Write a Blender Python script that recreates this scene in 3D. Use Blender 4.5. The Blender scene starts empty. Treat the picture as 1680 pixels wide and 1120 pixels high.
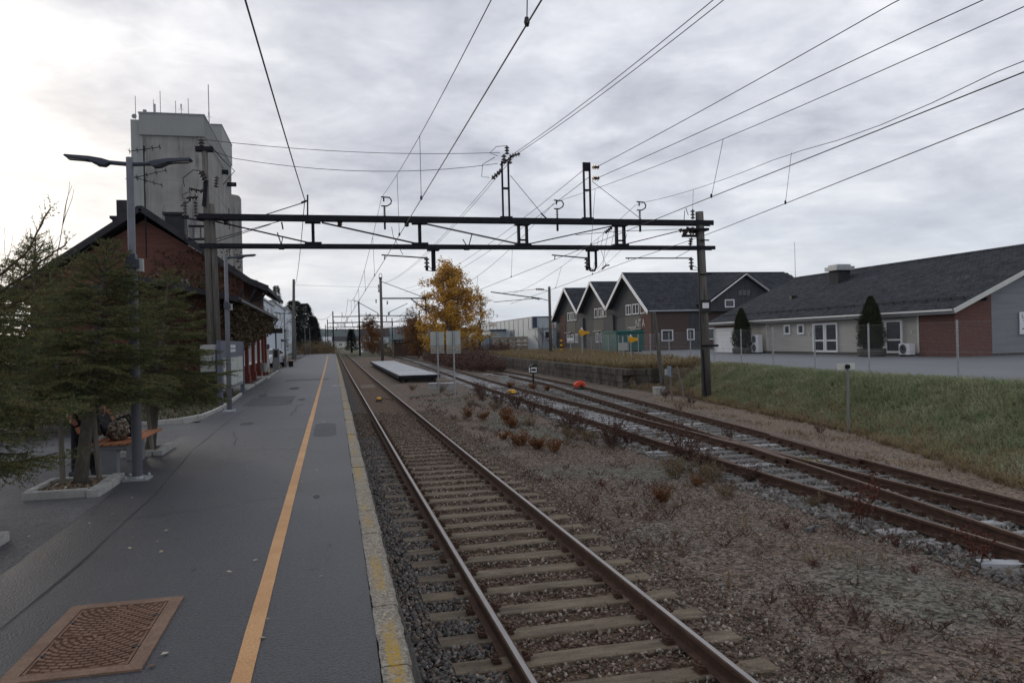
import bpy, bmesh, math, random
import numpy as np
from mathutils import Vector, Matrix
from mathutils import noise as mnoise

SC = bpy.context.scene
COL = SC.collection
RNG = np.random.default_rng(7)
random.seed(7)
rad = math.radians

# ------------------------------------------------------------------ camera
def camera():
    yaw, pitch, roll = rad(13.2885), rad(-0.0582), rad(1.4)
    f = Vector((math.sin(yaw) * math.cos(pitch), math.cos(yaw) * math.cos(pitch), math.sin(pitch)))
    r = Vector((math.cos(yaw), -math.sin(yaw), 0))
    u = r.cross(f)
    c, s = math.cos(roll), math.sin(roll)
    r2, u2 = r * c - u * s, u * c + r * s
    cam = bpy.data.cameras.new('camera')
    cam.sensor_width = 36.0
    cam.lens = 36.0 * 1262.0 / 1680.0
    cam.clip_start = 0.05
    cam.clip_end = 9000
    o = bpy.data.objects.new('camera', cam)
    COL.objects.link(o)
    m = Matrix((r2, u2, -f)).transposed().to_4x4()
    m.translation = Vector((0, 0, 2.46))
    o.matrix_world = m
    SC.camera = o
camera()

# ------------------------------------------------------------------ sky and sun
SUN_AZ, SUN_EL = rad(-21.0), rad(8.5)      # low sun behind the cloud, ahead and to the left
SUN_DIR = Vector((math.sin(SUN_AZ) * math.cos(SUN_EL), math.cos(SUN_AZ) * math.cos(SUN_EL), math.sin(SUN_EL)))
def sky():
    w = bpy.data.worlds.new('World')
    SC.world = w
    w.use_nodes = True
    nt = w.node_tree
    nt.nodes.clear()
    N, L = nt.nodes.new, nt.links.new
    out = N('ShaderNodeOutputWorld'); bg = N('ShaderNodeBackground')
    bg.inputs['Strength'].default_value = 0.1
    L(bg.outputs[0], out.inputs[0])
    st = N('ShaderNodeTexSky'); st.sky_type = 'NISHITA'; st.sun_disc = False
    st.sun_elevation = SUN_EL; st.sun_rotation = SUN_AZ
    tc = N('ShaderNodeTexCoord'); sep = N('ShaderNodeSeparateXYZ'); L(tc.outputs['Generated'], sep.inputs[0])
    def math_(op, a, b=None, clamp=False):
        n = N('ShaderNodeMath'); n.operation = op; n.use_clamp = clamp
        for i, v in enumerate((a, b)):
            if v is None: continue
            if isinstance(v, (int, float)): n.inputs[i].default_value = v
            else: L(v, n.inputs[i])
        return n.outputs[0]
    zc = math_('MAXIMUM', sep.outputs[2], 0.0)
    zz = math_('ADD', zc, 0.16)
    px = math_('DIVIDE', sep.outputs[0], zz); py = math_('DIVIDE', sep.outputs[1], zz)
    comb = N('ShaderNodeCombineXYZ'); L(px, comb.inputs[0]); L(py, comb.inputs[1])
    def noise(scale, detail, rough, dist=0.0, stretch=(1, 1, 1), off=(0, 0, 0)):
        mp = N('ShaderNodeMapping'); mp.inputs['Scale'].default_value = stretch; mp.inputs['Location'].default_value = off
        L(comb.outputs[0], mp.inputs['Vector'])
        n = N('ShaderNodeTexNoise'); n.inputs['Scale'].default_value = scale; n.inputs['Detail'].default_value = detail
        n.inputs['Roughness'].default_value = rough; n.inputs['Distortion'].default_value = dist
        L(mp.outputs[0], n.inputs['Vector'])
        return n.outputs[0]
    n1 = noise(0.75, 3.0, 0.5, 0.3, (1, 1.1, 1), (3.1, 1.7, 0))
    n2 = noise(2.6, 7.0, 0.58, 0.35, (1.0, 1.05, 1), (0.3, 5.2, 0))
    n3 = noise(8.5, 5.0, 0.6, 0.2, (1.0, 1.0, 1), (8.0, 2.0, 0))
    s = math_('ADD', math_('MULTIPLY', n1, 0.5), math_('ADD', math_('MULTIPLY', n2, 0.46), math_('MULTIPLY', n3, 0.16)))
    rp = N('ShaderNodeValToRGB'); L(s, rp.inputs[0])
    e = rp.color_ramp.elements
    e[0].position = 0.41; e[0].color = (0.37, 0.39, 0.46, 1)
    e[1].position = 0.72; e[1].color = (0.83, 0.84, 0.87, 1)
    m = e.new(0.56); m.color = (0.565, 0.585, 0.645, 1)
    # paler and bluer towards the horizon
    hz = N('ShaderNodeMapRange'); L(zc, hz.inputs[0])
    hz.inputs[1].default_value = 0.0; hz.inputs[2].default_value = 0.24; hz.inputs[3].default_value = 1.0; hz.inputs[4].default_value = 0.0
    band = noise(1.1, 4.0, 0.5, 0.0, (0.25, 0.5, 1), (1, 1, 0))
    rb = N('ShaderNodeValToRGB'); L(band, rb.inputs[0])
    eb = rb.color_ramp.elements
    eb[0].position = 0.38; eb[0].color = (0.46, 0.52, 0.595, 1); eb[1].position = 0.62; eb[1].color = (0.68, 0.70, 0.72, 1)
    mx = N('ShaderNodeMix'); mx.data_type = 'RGBA'
    L(math_('MULTIPLY', hz.outputs[0], 0.85), mx.inputs[0]); L(rp.outputs[0], mx.inputs[6]); L(rb.outputs[0], mx.inputs[7])
    # light of the sun spreading through thin cloud
    dot = N('ShaderNodeVectorMath'); dot.operation = 'DOT_PRODUCT'; L(tc.outputs['Generated'], dot.inputs[0])
    dot.inputs[1].default_value = SUN_DIR
    d = math_('MAXIMUM', dot.outputs['Value'], 0.0)
    gl = math_('ADD', math_('MULTIPLY', math_('POWER', d, 60.0), 0.30), math_('MULTIPLY', math_('POWER', d, 14.0), 0.11))
    gl = math_('MULTIPLY', gl, math_('ADD', 0.45, math_('MULTIPLY', n2, 1.1)))
    gc = N('ShaderNodeMix'); gc.data_type = 'RGBA'; gc.blend_type = 'ADD'; gc.inputs[0].default_value = 1.0
    gcol = N('ShaderNodeMix'); gcol.data_type = 'RGBA'; gcol.inputs[6].default_value = (0, 0, 0, 1); gcol.inputs[7].default_value = (1.0, 0.80, 0.50, 1)
    L(gl, gcol.inputs[0]); L(mx.outputs[2], gc.inputs[6]); L(gcol.outputs[2], gc.inputs[7])
    sc10 = N('ShaderNodeMix'); sc10.data_type = 'RGBA'; sc10.blend_type = 'MULTIPLY'; sc10.inputs[0].default_value = 1.0
    L(gc.outputs[2], sc10.inputs[6]); sc10.inputs[7].default_value = (10.0, 10.0, 10.0, 1)
    fin = N('ShaderNodeMix'); fin.data_type = 'RGBA'; fin.inputs[0].default_value = 0.975
    L(st.outputs[0], fin.inputs[6]); L(sc10.outputs[2], fin.inputs[7])
    L(fin.outputs[2], bg.inputs['Color'])
sky()
def sun():
    l = bpy.data.lights.new('sun', 'SUN'); l.energy = 1.0; l.angle = rad(25); l.color = (1.0, 0.9, 0.78)
    o = bpy.data.objects.new('sun', l); COL.objects.link(o)
    o.rotation_euler = (-SUN_DIR).to_track_quat('-Z', 'Y').to_euler()
sun()
vs = SC.view_settings
vs.view_transform = 'Standard'; vs.look = 'None'; vs.gamma = 1.0; vs.exposure = 0.32; vs.use_curve_mapping = False
SC.cycles.max_bounces = 6; SC.cycles.diffuse_bounces = 3; SC.cycles.glossy_bounces = 3; SC.cycles.transmission_bounces = 4
SC.cycles.use_denoising = True

# ------------------------------------------------------------------ materials
MATS = {}
def mat(name, c1, c2=None, scale=6.0, rough=0.85, bump=0.0, bscale=None, detail=5.0, metallic=0.0, stretch=(1, 1, 1),
        attr=None, c3=None, spec=0.3, fine=None, contrast=(0.35, 0.65), translucent=0.0):
    """Base colour = noise blend of c1 and c2 in world space, optionally varied by a per-piece random attribute."""
    if name in MATS: return MATS[name]
    m = bpy.data.materials.new(name); m.use_nodes = True
    nt = m.node_tree; N, L = nt.nodes.new, nt.links.new
    b = nt.nodes['Principled BSDF']
    b.inputs['Roughness'].default_value = rough; b.inputs['Metallic'].default_value = metallic
    b.inputs['Specular IOR Level'].default_value = spec
    geo = N('ShaderNodeNewGeometry')
    mp = N('ShaderNodeMapping'); mp.inputs['Scale'].default_value = stretch; L(geo.outputs['Position'], mp.inputs[0])
    if c2 is None: c2 = tuple(x * 0.8 for x in c1)
    n = N('ShaderNodeTexNoise'); n.inputs['Scale'].default_value = scale; n.inputs['Detail'].default_value = detail
    n.inputs['Roughness'].default_value = 0.6; L(mp.outputs[0], n.inputs['Vector'])
    r = N('ShaderNodeValToRGB'); L(n.outputs[0], r.inputs[0])
    r.color_ramp.elements[0].position = contrast[0]; r.color_ramp.elements[0].color = (*c1, 1)
    r.color_ramp.elements[1].position = contrast[1]; r.color_ramp.elements[1].color = (*c2, 1)
    col = r.outputs[0]
    if attr:
        a = N('ShaderNodeAttribute'); a.attribute_name = 'rnd'
        ra = N('ShaderNodeValToRGB'); L(a.outputs['Fac'], ra.inputs[0])
        els = ra.color_ramp.elements
        els[0].color = (*attr[0], 1); els[1].color = (*attr[-1], 1)
        for i, c in enumerate(attr[1:-1]):
            q = els.new((i + 1) / (len(attr) - 1)); q.color = (*c, 1)
        mx = N('ShaderNodeMix'); mx.data_type = 'RGBA'; mx.inputs[0].default_value = 0.75
        L(col, mx.inputs[6]); L(ra.outputs[0], mx.inputs[7]); col = mx.outputs[2]
    if fine:                                            # (scale, low, high): small bright and dark grain
        nf = N('ShaderNodeTexNoise'); nf.inputs['Scale'].default_value = fine[0]; nf.inputs['Detail'].default_value = 3.0
        L(geo.outputs['Position'], nf.inputs['Vector'])
        mr = N('ShaderNodeMapRange'); mr.inputs[1].default_value = 0.3; mr.inputs[2].default_value = 0.7
        mr.inputs[3].default_value = fine[1]; mr.inputs[4].default_value = fine[2]; L(nf.outputs[0], mr.inputs[0])
        mu = N('ShaderNodeMix'); mu.data_type = 'RGBA'; mu.blend_type = 'MULTIPLY'; mu.inputs[0].default_value = 1.0
        L(col, mu.inputs[6]); L(mr.outputs[0], mu.inputs[7]); col = mu.outputs[2]
    if c3:                                              # (colour, scale, threshold): blotches of a third colour
        n3 = N('ShaderNodeTexNoise'); n3.inputs['Scale'].default_value = c3[1]; n3.inputs['Detail'].default_value = 6.0
        n3.inputs['Roughness'].default_value = 0.7
        L(mp.outputs[0], n3.inputs['Vector'])
        r3 = N('ShaderNodeMapRange'); r3.inputs[1].default_value = c3[2]; r3.inputs[2].default_value = c3[2] + 0.08
        L(n3.outputs[0], r3.inputs[0])
        mx = N('ShaderNodeMix'); mx.data_type = 'RGBA'; L(r3.outputs[0], mx.inputs[0]); L(col, mx.inputs[6])
        mx.inputs[7].default_value = (*c3[0], 1); col = mx.outputs[2]
    L(col, b.inputs['Base Color'])
    if bump:
        nb = N('ShaderNodeTexNoise'); nb.inputs['Scale'].default_value = bscale or scale * 4; nb.inputs['Detail'].default_value = 4.0
        L(mp.outputs[0], nb.inputs['Vector'])
        bp = N('ShaderNodeBump'); bp.inputs['Strength'].default_value = bump; bp.inputs['Distance'].default_value = 0.02
        L(nb.outputs[0], bp.inputs['Height']); L(bp.outputs[0], b.inputs['Normal'])
    if translucent:
        t = N('ShaderNodeBsdfTranslucent'); L(col, t.inputs[0])
        ms = N('ShaderNodeMixShader'); ms.inputs[0].default_value = translucent
        L(b.outputs[0], ms.inputs[1]); L(t.outputs[0], ms.inputs[2])
        L(ms.outputs[0], nt.nodes['Material Output'].inputs[0])
    MATS[name] = m
    return m

def glass_mat(name='window_glass', tint=(0.02, 0.023, 0.027)):
    if name in MATS: return MATS[name]
    m = bpy.data.materials.new(name); m.use_nodes = True
    nt = m.node_tree; N, L = nt.nodes.new, nt.links.new
    b = nt.nodes['Principled BSDF']
    b.inputs['Roughness'].default_value = 0.08; b.inputs['Specular IOR Level'].default_value = 0.5
    n = N('ShaderNodeTexNoise'); n.inputs['Scale'].default_value = 0.9
    geo = N('ShaderNodeNewGeometry'); L(geo.outputs['Position'], n.inputs['Vector'])
    r = N('ShaderNodeValToRGB'); L(n.outputs[0], r.inputs[0])
    r.color_ramp.elements[0].color = (*tint, 1); r.color_ramp.elements[1].color = (*[t * 2.6 for t in tint], 1)
    L(r.outputs[0], b.inputs['Base Color'])
    MATS[name] = m
    return m

M = {}
M['asphalt_new'] = mat('asphalt_new', (0.022, 0.024, 0.030), (0.039, 0.041, 0.048), 0.55, 0.5, 0.7, 70, fine=(58, 0.35, 1.75), spec=0.5, c3=((0.027, 0.029, 0.035), 0.5, 0.54), contrast=(0.3, 0.7))
M['asphalt_old'] = mat('asphalt_old', (0.08, 0.082, 0.087), (0.118, 0.118, 0.122), 0.8, 0.8, 0.7, 60, fine=(55, 0.5, 1.55), c3=((0.075, 0.078, 0.084), 1.4, 0.6))
M['asphalt_road'] = mat('asphalt_road', (0.10, 0.108, 0.122), (0.125, 0.13, 0.142), 0.25, 0.62, 0.2, 60, fine=(60, 0.85, 1.15), spec=0.4)
M['asphalt_seam'] = mat('asphalt_seam', (0.03, 0.031, 0.034), (0.042, 0.043, 0.047), 9, 0.8)
M['yellow_line'] = mat('yellow_line', (0.56, 0.32, 0.15), (0.46, 0.25, 0.11), 2.0, 0.7, fine=(70, 0.75, 1.15), c3=((0.20, 0.135, 0.085), 9.0, 0.655))
M['edge_stone'] = mat('edge_stone', (0.18, 0.165, 0.14), (0.28, 0.265, 0.235), 22, 0.95, 1.0, 90, fine=(75, 0.45, 1.5))
M['dark_stone'] = mat('dark_stone', (0.06, 0.056, 0.05), (0.10, 0.093, 0.083), 7, 0.95, 0.9, 60, c3=((0.05, 0.06, 0.035), 3.0, 0.6))
M['concrete'] = mat('concrete', (0.27, 0.27, 0.265), (0.36, 0.355, 0.345), 3, 0.9, 0.3, 40, fine=(50, 0.85, 1.12))
M['concrete_frost'] = mat('concrete_frost', (0.36, 0.37, 0.385), (0.49, 0.50, 0.515), 1.5, 0.9, 0.2, 30, c3=((0.33, 0.34, 0.36), 1.1, 0.58))
M['concrete_kerb'] = mat('concrete_kerb', (0.30, 0.30, 0.285), (0.40, 0.395, 0.375), 5, 0.95, 0.5, 60, fine=(80, 0.8, 1.2), c3=((0.17, 0.17, 0.15), 3.0, 0.6))
M['silo_concrete'] = mat('silo_concrete', (0.21, 0.204, 0.192), (0.285, 0.278, 0.262), 0.9, 0.95, 0.1, 3, stretch=(1, 1, 0.10), c3=((0.13, 0.128, 0.125), 0.8, 0.56), fine=(0.5, 0.85, 1.12))
M['silo_cladding'] = mat('silo_cladding', (0.24, 0.245, 0.235), (0.27, 0.275, 0.265), 0.3, 0.6)
M['rail_rust'] = mat('rail_rust', (0.050, 0.028, 0.019), (0.085, 0.046, 0.030), 9, 0.85, 0.4, 60)
M['rail_top'] = mat('rail_top', (0.26, 0.24, 0.23), (0.36, 0.34, 0.33), 5, 0.45, metallic=0.6, stretch=(4, 0.3, 1))
M['rail_top_dull'] = mat('rail_top_dull', (0.11, 0.070, 0.048), (0.17, 0.12, 0.09), 5, 0.6, stretch=(4, 0.3, 1))
M['sleeper_brown'] = mat('sleeper_brown', (0.105, 0.082, 0.060), (0.195, 0.158, 0.112), 3.5, 0.95, 0.5, 40, stretch=(0.6, 3, 3), c3=((0.085, 0.068, 0.052), 2.5, 0.56), fine=(60, 0.75, 1.2))
M['sleeper_grey'] = mat('sleeper_grey', (0.12, 0.115, 0.11), (0.20, 0.195, 0.19), 4, 0.95, 0.6, 40, stretch=(0.5, 4, 4), c3=((0.065, 0.058, 0.052), 3.0, 0.55))
M['sleeper_frost'] = mat('sleeper_frost', (0.22, 0.22, 0.22), (0.42, 0.42, 0.425), 3, 0.95, 0.4, 40, stretch=(0.5, 4, 4), c3=((0.16, 0.155, 0.15), 2.5, 0.57))
M['stone_brown'] = mat('stone_brown', (0.10, 0.085, 0.075), (0.16, 0.14, 0.12), 3, 0.95, attr=[(0.05, 0.036, 0.028), (0.11, 0.076, 0.056), (0.17, 0.105, 0.070), (0.20, 0.155, 0.12), (0.38, 0.34, 0.30)])
M['stone_grey'] = mat('stone_grey', (0.17, 0.17, 0.17), (0.26, 0.26, 0.26), 3, 0.95, attr=[(0.05, 0.043, 0.036), (0.095, 0.082, 0.070), (0.13, 0.116, 0.10), (0.17, 0.155, 0.14), (0.29, 0.28, 0.265)])
M['steel_dark'] = mat('steel_dark', (0.008, 0.009, 0.013), (0.015, 0.016, 0.021), 5, 0.75, spec=0.18)
M['steel_grey'] = mat('steel_grey', (0.17, 0.18, 0.195), (0.21, 0.22, 0.235), 3, 0.5, metallic=0.3)
M['galvanised'] = mat('galvanised', (0.27, 0.285, 0.30), (0.36, 0.375, 0.39), 6, 0.5, metallic=0.4)
M['lamp_grey'] = mat('lamp_grey', (0.10, 0.105, 0.122), (0.125, 0.13, 0.148), 2, 0.5, fine=(30, 0.92, 1.08))
M['lamp_dark'] = mat('lamp_dark', (0.045, 0.05, 0.068), (0.055, 0.06, 0.08), 3, 0.5)
M['insulator'] = mat('insulator', (0.028, 0.018, 0.016), (0.04, 0.025, 0.022), 8, 0.25, spec=0.6)
M['wood_pole'] = mat('wood_pole', (0.085, 0.078, 0.070), (0.15, 0.14, 0.125), 6, 0.95, 0.8, 30, stretch=(4, 4, 0.25), c3=((0.05, 0.044, 0.038), 2.2, 0.57))
M['wire'] = mat('wire', (0.02, 0.021, 0.025), (0.026, 0.027, 0.03), 3, 0.6)
M['cabinet_grey'] = mat('cabinet_grey', (0.30, 0.31, 0.295), (0.34, 0.35, 0.335), 3, 0.6)
M['sign_back'] = mat('sign_back', (0.36, 0.38, 0.36), (0.41, 0.43, 0.41), 3, 0.6)
M['white_paint'] = mat('white_paint', (0.62, 0.63, 0.65), (0.72, 0.73, 0.74), 3, 0.6)
M['cream'] = mat('cream', (0.50, 0.50, 0.46), (0.56, 0.56, 0.52), 3, 0.7)
M['black_paint'] = mat('black_paint', (0.012, 0.012, 0.013), (0.018, 0.018, 0.019), 5, 0.5)
M['signal_yellow'] = mat('signal_yellow', (0.62, 0.32, 0.015), (0.56, 0.28, 0.01), 5, 0.5)
M['signal_red'] = mat('signal_red', (0.62, 0.075, 0.03), (0.50, 0.05, 0.02), 6, 0.55)
M['bench_wood'] = mat('bench_wood', (0.32, 0.125, 0.06), (0.40, 0.165, 0.08), 5, 0.55, 0.2, 30, stretch=(6, 0.4, 6))
M['bark'] = mat('bark', (0.075, 0.066, 0.056), (0.135, 0.12, 0.10), 12, 0.95, 1.0, 40, stretch=(1, 1, 0.3))
M['birch_bark'] = mat('birch_bark', (0.05, 0.045, 0.04), (0.30, 0.28, 0.26), 4, 0.9, stretch=(0.6, 0.6, 3))
M['stake_wood'] = mat('stake_wood', (0.14, 0.125, 0.105), (0.20, 0.18, 0.15), 5, 0.95, 0.4, 30, stretch=(4, 4, 0.3))
M['needles'] = mat('needles', (0.040, 0.052, 0.022), (0.065, 0.075, 0.030), 1.6, 0.75, attr=[(0.028, 0.040, 0.020), (0.075, 0.098, 0.040), (0.165, 0.178, 0.066), (0.25, 0.19, 0.08)], translucent=0.25)
M['twig'] = mat('twig', (0.07, 0.05, 0.034), (0.11, 0.08, 0.05), 8, 0.9)
M['birch_leaf'] = mat('birch_leaf', (0.34, 0.17, 0.035), (0.40, 0.21, 0.04), 0.25, 0.7, attr=[(0.17, 0.09, 0.04), (0.56, 0.30, 0.05), (0.76, 0.48, 0.07), (0.62, 0.50, 0.07)], translucent=0.35)
M['rust_leaf'] = mat('rust_leaf', (0.20, 0.09, 0.03), (0.26, 0.12, 0.035), 0.3, 0.8, attr=[(0.10, 0.05, 0.03), (0.22, 0.10, 0.03), (0.34, 0.16, 0.03)], translucent=0.3)
M['dark_leaf'] = mat('dark_leaf', (0.018, 0.026, 0.018), (0.03, 0.042, 0.024), 0.5, 0.8, attr=[(0.012, 0.019, 0.014), (0.026, 0.036, 0.022), (0.045, 0.052, 0.030)], translucent=0.15)
M['vine_leaf'] = mat('vine_leaf', (0.075, 0.045, 0.022), (0.11, 0.07, 0.03), 0.8, 0.75, attr=[(0.030, 0.018, 0.013), (0.055, 0.034, 0.020), (0.072, 0.060, 0.028), (0.12, 0.105, 0.055)], translucent=0.2)
M['grass_green'] = mat('grass_green', (0.115, 0.125, 0.055), (0.16, 0.13, 0.06), 0.45, 0.8, attr=[(0.10, 0.13, 0.055), (0.165, 0.215, 0.105), (0.31, 0.32, 0.19), (0.52, 0.55, 0.46)], contrast=(0.42, 0.6), translucent=0.25)
M['grass_dry'] = mat('grass_dry', (0.20, 0.145, 0.075), (0.14, 0.12, 0.06), 0.5, 0.85, attr=[(0.09, 0.06, 0.035), (0.18, 0.13, 0.065), (0.26, 0.20, 0.11), (0.13, 0.13, 0.06)], translucent=0.2)
M['weed_dark'] = mat('weed_dark', (0.075, 0.042, 0.036), (0.10, 0.058, 0.044), 3, 0.9, attr=[(0.06, 0.037, 0.033), (0.115, 0.066, 0.053), (0.17, 0.105, 0.07)], translucent=0.1)
M['weed_orange'] = mat('weed_orange', (0.20, 0.085, 0.03), (0.15, 0.07, 0.03), 3, 0.9, attr=[(0.10, 0.05, 0.03), (0.20, 0.085, 0.03), (0.28, 0.14, 0.05)], translucent=0.2)
M['weed_straw'] = mat('weed_straw', (0.19, 0.14, 0.085), (0.14, 0.10, 0.06), 3, 0.9, attr=[(0.10, 0.07, 0.045), (0.19, 0.14, 0.08), (0.27, 0.20, 0.12)], translucent=0.2)
M['weed_red'] = mat('weed_red', (0.12, 0.038, 0.025), (0.09, 0.03, 0.022), 3, 0.85, attr=[(0.05, 0.022, 0.018), (0.115, 0.038, 0.025), (0.19, 0.07, 0.04)], translucent=0.2)
M['weed_yellow'] = mat('weed_yellow', (0.25, 0.19, 0.03), (0.17, 0.15, 0.04), 3, 0.85, attr=[(0.14, 0.12, 0.03), (0.27, 0.20, 0.03), (0.32, 0.24, 0.05)], translucent=0.2)
M['leaf_litter'] = mat('leaf_litter', (0.18, 0.12, 0.07), (0.28, 0.22, 0.15), 4, 0.85, attr=[(0.05, 0.035, 0.028), (0.17, 0.10, 0.055), (0.30, 0.23, 0.15), (0.48, 0.44, 0.36)])
M['soil'] = mat('soil', (0.05, 0.038, 0.028), (0.085, 0.062, 0.045), 8, 1.0, 0.8, 40)
M['red_board'] = mat('red_board', (0.098, 0.042, 0.031), (0.135, 0.056, 0.04), 2.2, 0.75, stretch=(0.6, 0.6, 4), c3=((0.10, 0.03, 0.024), 1.2, 0.6))
M['brick'] = mat('brick', (0.19, 0.068, 0.050), (0.15, 0.055, 0.044), 4, 0.9)
M['red_trim'] = mat('red_trim', (0.13, 0.030, 0.021), (0.155, 0.04, 0.027), 3, 0.7)
M['roof_dark'] = mat('roof_dark', (0.022, 0.022, 0.026), (0.035, 0.034, 0.038), 2, 0.8, 0.3, 20)
M['roof_tile'] = mat('roof_tile', (0.036, 0.039, 0.046), (0.060, 0.064, 0.073), 1.5, 0.8, 0.1, 10, spec=0.1, c3=((0.085, 0.089, 0.098), 0.8, 0.6), fine=(4.5, 0.7, 1.3))
M['siding_beige'] = mat('siding_beige', (0.34, 0.328, 0.30), (0.385, 0.37, 0.34), 1.2, 0.75, stretch=(0.4, 0.4, 5))
M['siding_grey'] = mat('siding_grey', (0.18, 0.19, 0.205), (0.21, 0.22, 0.235), 1.2, 0.75, stretch=(0.4, 0.4, 5))
M['siding_black'] = mat('siding_black', (0.040, 0.043, 0.049), (0.060, 0.064, 0.07), 1.2, 0.8, stretch=(4, 4, 0.4))
M['siding_olive'] = mat('siding_olive', (0.075, 0.080, 0.07), (0.095, 0.099, 0.086), 1.2, 0.8, stretch=(0.4, 0.4, 5))
M['brick_dark'] = mat('brick_dark', (0.085, 0.052, 0.045), (0.068, 0.045, 0.042), 3, 0.9)
M['warehouse'] = mat('warehouse', (0.33, 0.375, 0.40), (0.37, 0.41, 0.435), 0.4, 0.6)
M['warehouse_blue'] = mat('warehouse_blue', (0.03, 0.05, 0.085), (0.035, 0.055, 0.09), 1, 0.6)
M['sheet_blue'] = mat('sheet_blue', (0.17, 0.22, 0.27), (0.21, 0.26, 0.31), 0.8, 0.6)
M['render_white'] = mat('render_white', (0.50, 0.56, 0.62), (0.56, 0.62, 0.67), 0.4, 0.8)
M['timber'] = mat('timber', (0.26, 0.22, 0.17), (0.34, 0.29, 0.23), 2, 0.9, stretch=(0.5, 0.5, 4))
M['container_green'] = mat('container_green', (0.02, 0.085, 0.075), (0.025, 0.10, 0.085), 1, 0.6)
M['board_blue'] = mat('board_blue', (0.085, 0.095, 0.135), (0.10, 0.11, 0.15), 2, 0.5)
M['cover_rust'] = mat('cover_rust', (0.135, 0.075, 0.05), (0.20, 0.12, 0.082), 6, 0.8, 0.4, 90, fine=(70, 0.75, 1.2), metallic=0.1)
M['cover_frame'] = mat('cover_frame', (0.20, 0.13, 0.09), (0.155, 0.095, 0.066), 5, 0.85, 0.4, 90, fine=(70, 0.75, 1.2))
M['cover_pit'] = mat('cover_pit', (0.07, 0.032, 0.02), (0.11, 0.05, 0.03), 7, 0.9, 0.4, 90)
M['car_silver'] = mat('car_silver', (0.50, 0.52, 0.55), (0.55, 0.57, 0.6), 2, 0.3, spec=0.6)
M['car_dark'] = mat('car_dark', (0.03, 0.032, 0.04), (0.035, 0.038, 0.045), 2, 0.3, spec=0.6)
M['rubber'] = mat('rubber', (0.015, 0.015, 0.016), (0.02, 0.02, 0.021), 8, 0.9)
M['cloth_dark'] = mat('cloth_dark', (0.014, 0.015, 0.019), (0.022, 0.023, 0.028), 14, 0.95, 0.4, 60)
M['cloth_grey'] = mat('cloth_grey', (0.20, 0.205, 0.21), (0.26, 0.26, 0.265), 10, 0.95)
M['cloth_camo'] = mat('cloth_camo', (0.06, 0.05, 0.038), (0.30, 0.25, 0.19), 22, 0.95, contrast=(0.48, 0.54), c3=((0.025, 0.022, 0.02), 14, 0.58))
M['skin'] = mat('skin', (0.42, 0.25, 0.18), (0.46, 0.28, 0.2), 8, 0.6)
M['hair'] = mat('hair', (0.03, 0.02, 0.014), (0.05, 0.034, 0.022), 30, 0.8)
M['hill'] = mat('hill', (0.018, 0.026, 0.024), (0.034, 0.044, 0.036), 0.012, 1.0, detail=8)
M['glass'] = glass_mat()

def attr_color_mat(name, bump=0.8):
    """Ground: albedo per vertex from the ground's own soil map, broken up by gravel-sized cells."""
    m = bpy.data.materials.new(name); m.use_nodes = True
    nt = m.node_tree; N, L = nt.nodes.new, nt.links.new
    b = nt.nodes['Principled BSDF']; b.inputs['Roughness'].default_value = 0.95; b.inputs['Specular IOR Level'].default_value = 0.15
    a = N('ShaderNodeAttribute'); a.attribute_name = 'alb'
    geo = N('ShaderNodeNewGeometry')
    v = N('ShaderNodeTexVoronoi'); v.inputs['Scale'].default_value = 26.0; L(geo.outputs['Position'], v.inputs['Vector'])
    sx = N('ShaderNodeSeparateColor'); L(v.outputs['Color'], sx.inputs[0])
    mr = N('ShaderNodeMapRange'); mr.inputs[3].default_value = 0.35; mr.inputs[4].default_value = 1.8; L(sx.outputs[0], mr.inputs[0])
    n = N('ShaderNodeTexNoise'); n.inputs['Scale'].default_value = 70.0; n.inputs['Detail'].default_value = 4.0; L(geo.outputs['Position'], n.inputs['Vector'])
    m2 = N('ShaderNodeMapRange'); m2.inputs[1].default_value = 0.3; m2.inputs[2].default_value = 0.7; m2.inputs[3].default_value = 0.6; m2.inputs[4].default_value = 1.4; L(n.outputs[0], m2.inputs[0])
    mul = N('ShaderNodeMath'); mul.operation = 'MULTIPLY'; L(mr.outputs[0], mul.inputs[0]); L(m2.outputs[0], mul.inputs[1])
    mx = N('ShaderNodeMix'); mx.data_type = 'RGBA'; mx.blend_type = 'MULTIPLY'; mx.inputs[0].default_value = 1.0
    L(a.outputs['Color'], mx.inputs[6]); L(mul.outputs[0], mx.inputs[7]); L(mx.outputs[2], b.inputs['Base Color'])
    bp = N('ShaderNodeBump'); bp.inputs['Strength'].default_value = bump; bp.inputs['Distance'].default_value = 0.03
    L(v.outputs['Distance'], bp.inputs['Height']); L(bp.outputs[0], b.inputs['Normal'])
    return m

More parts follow.
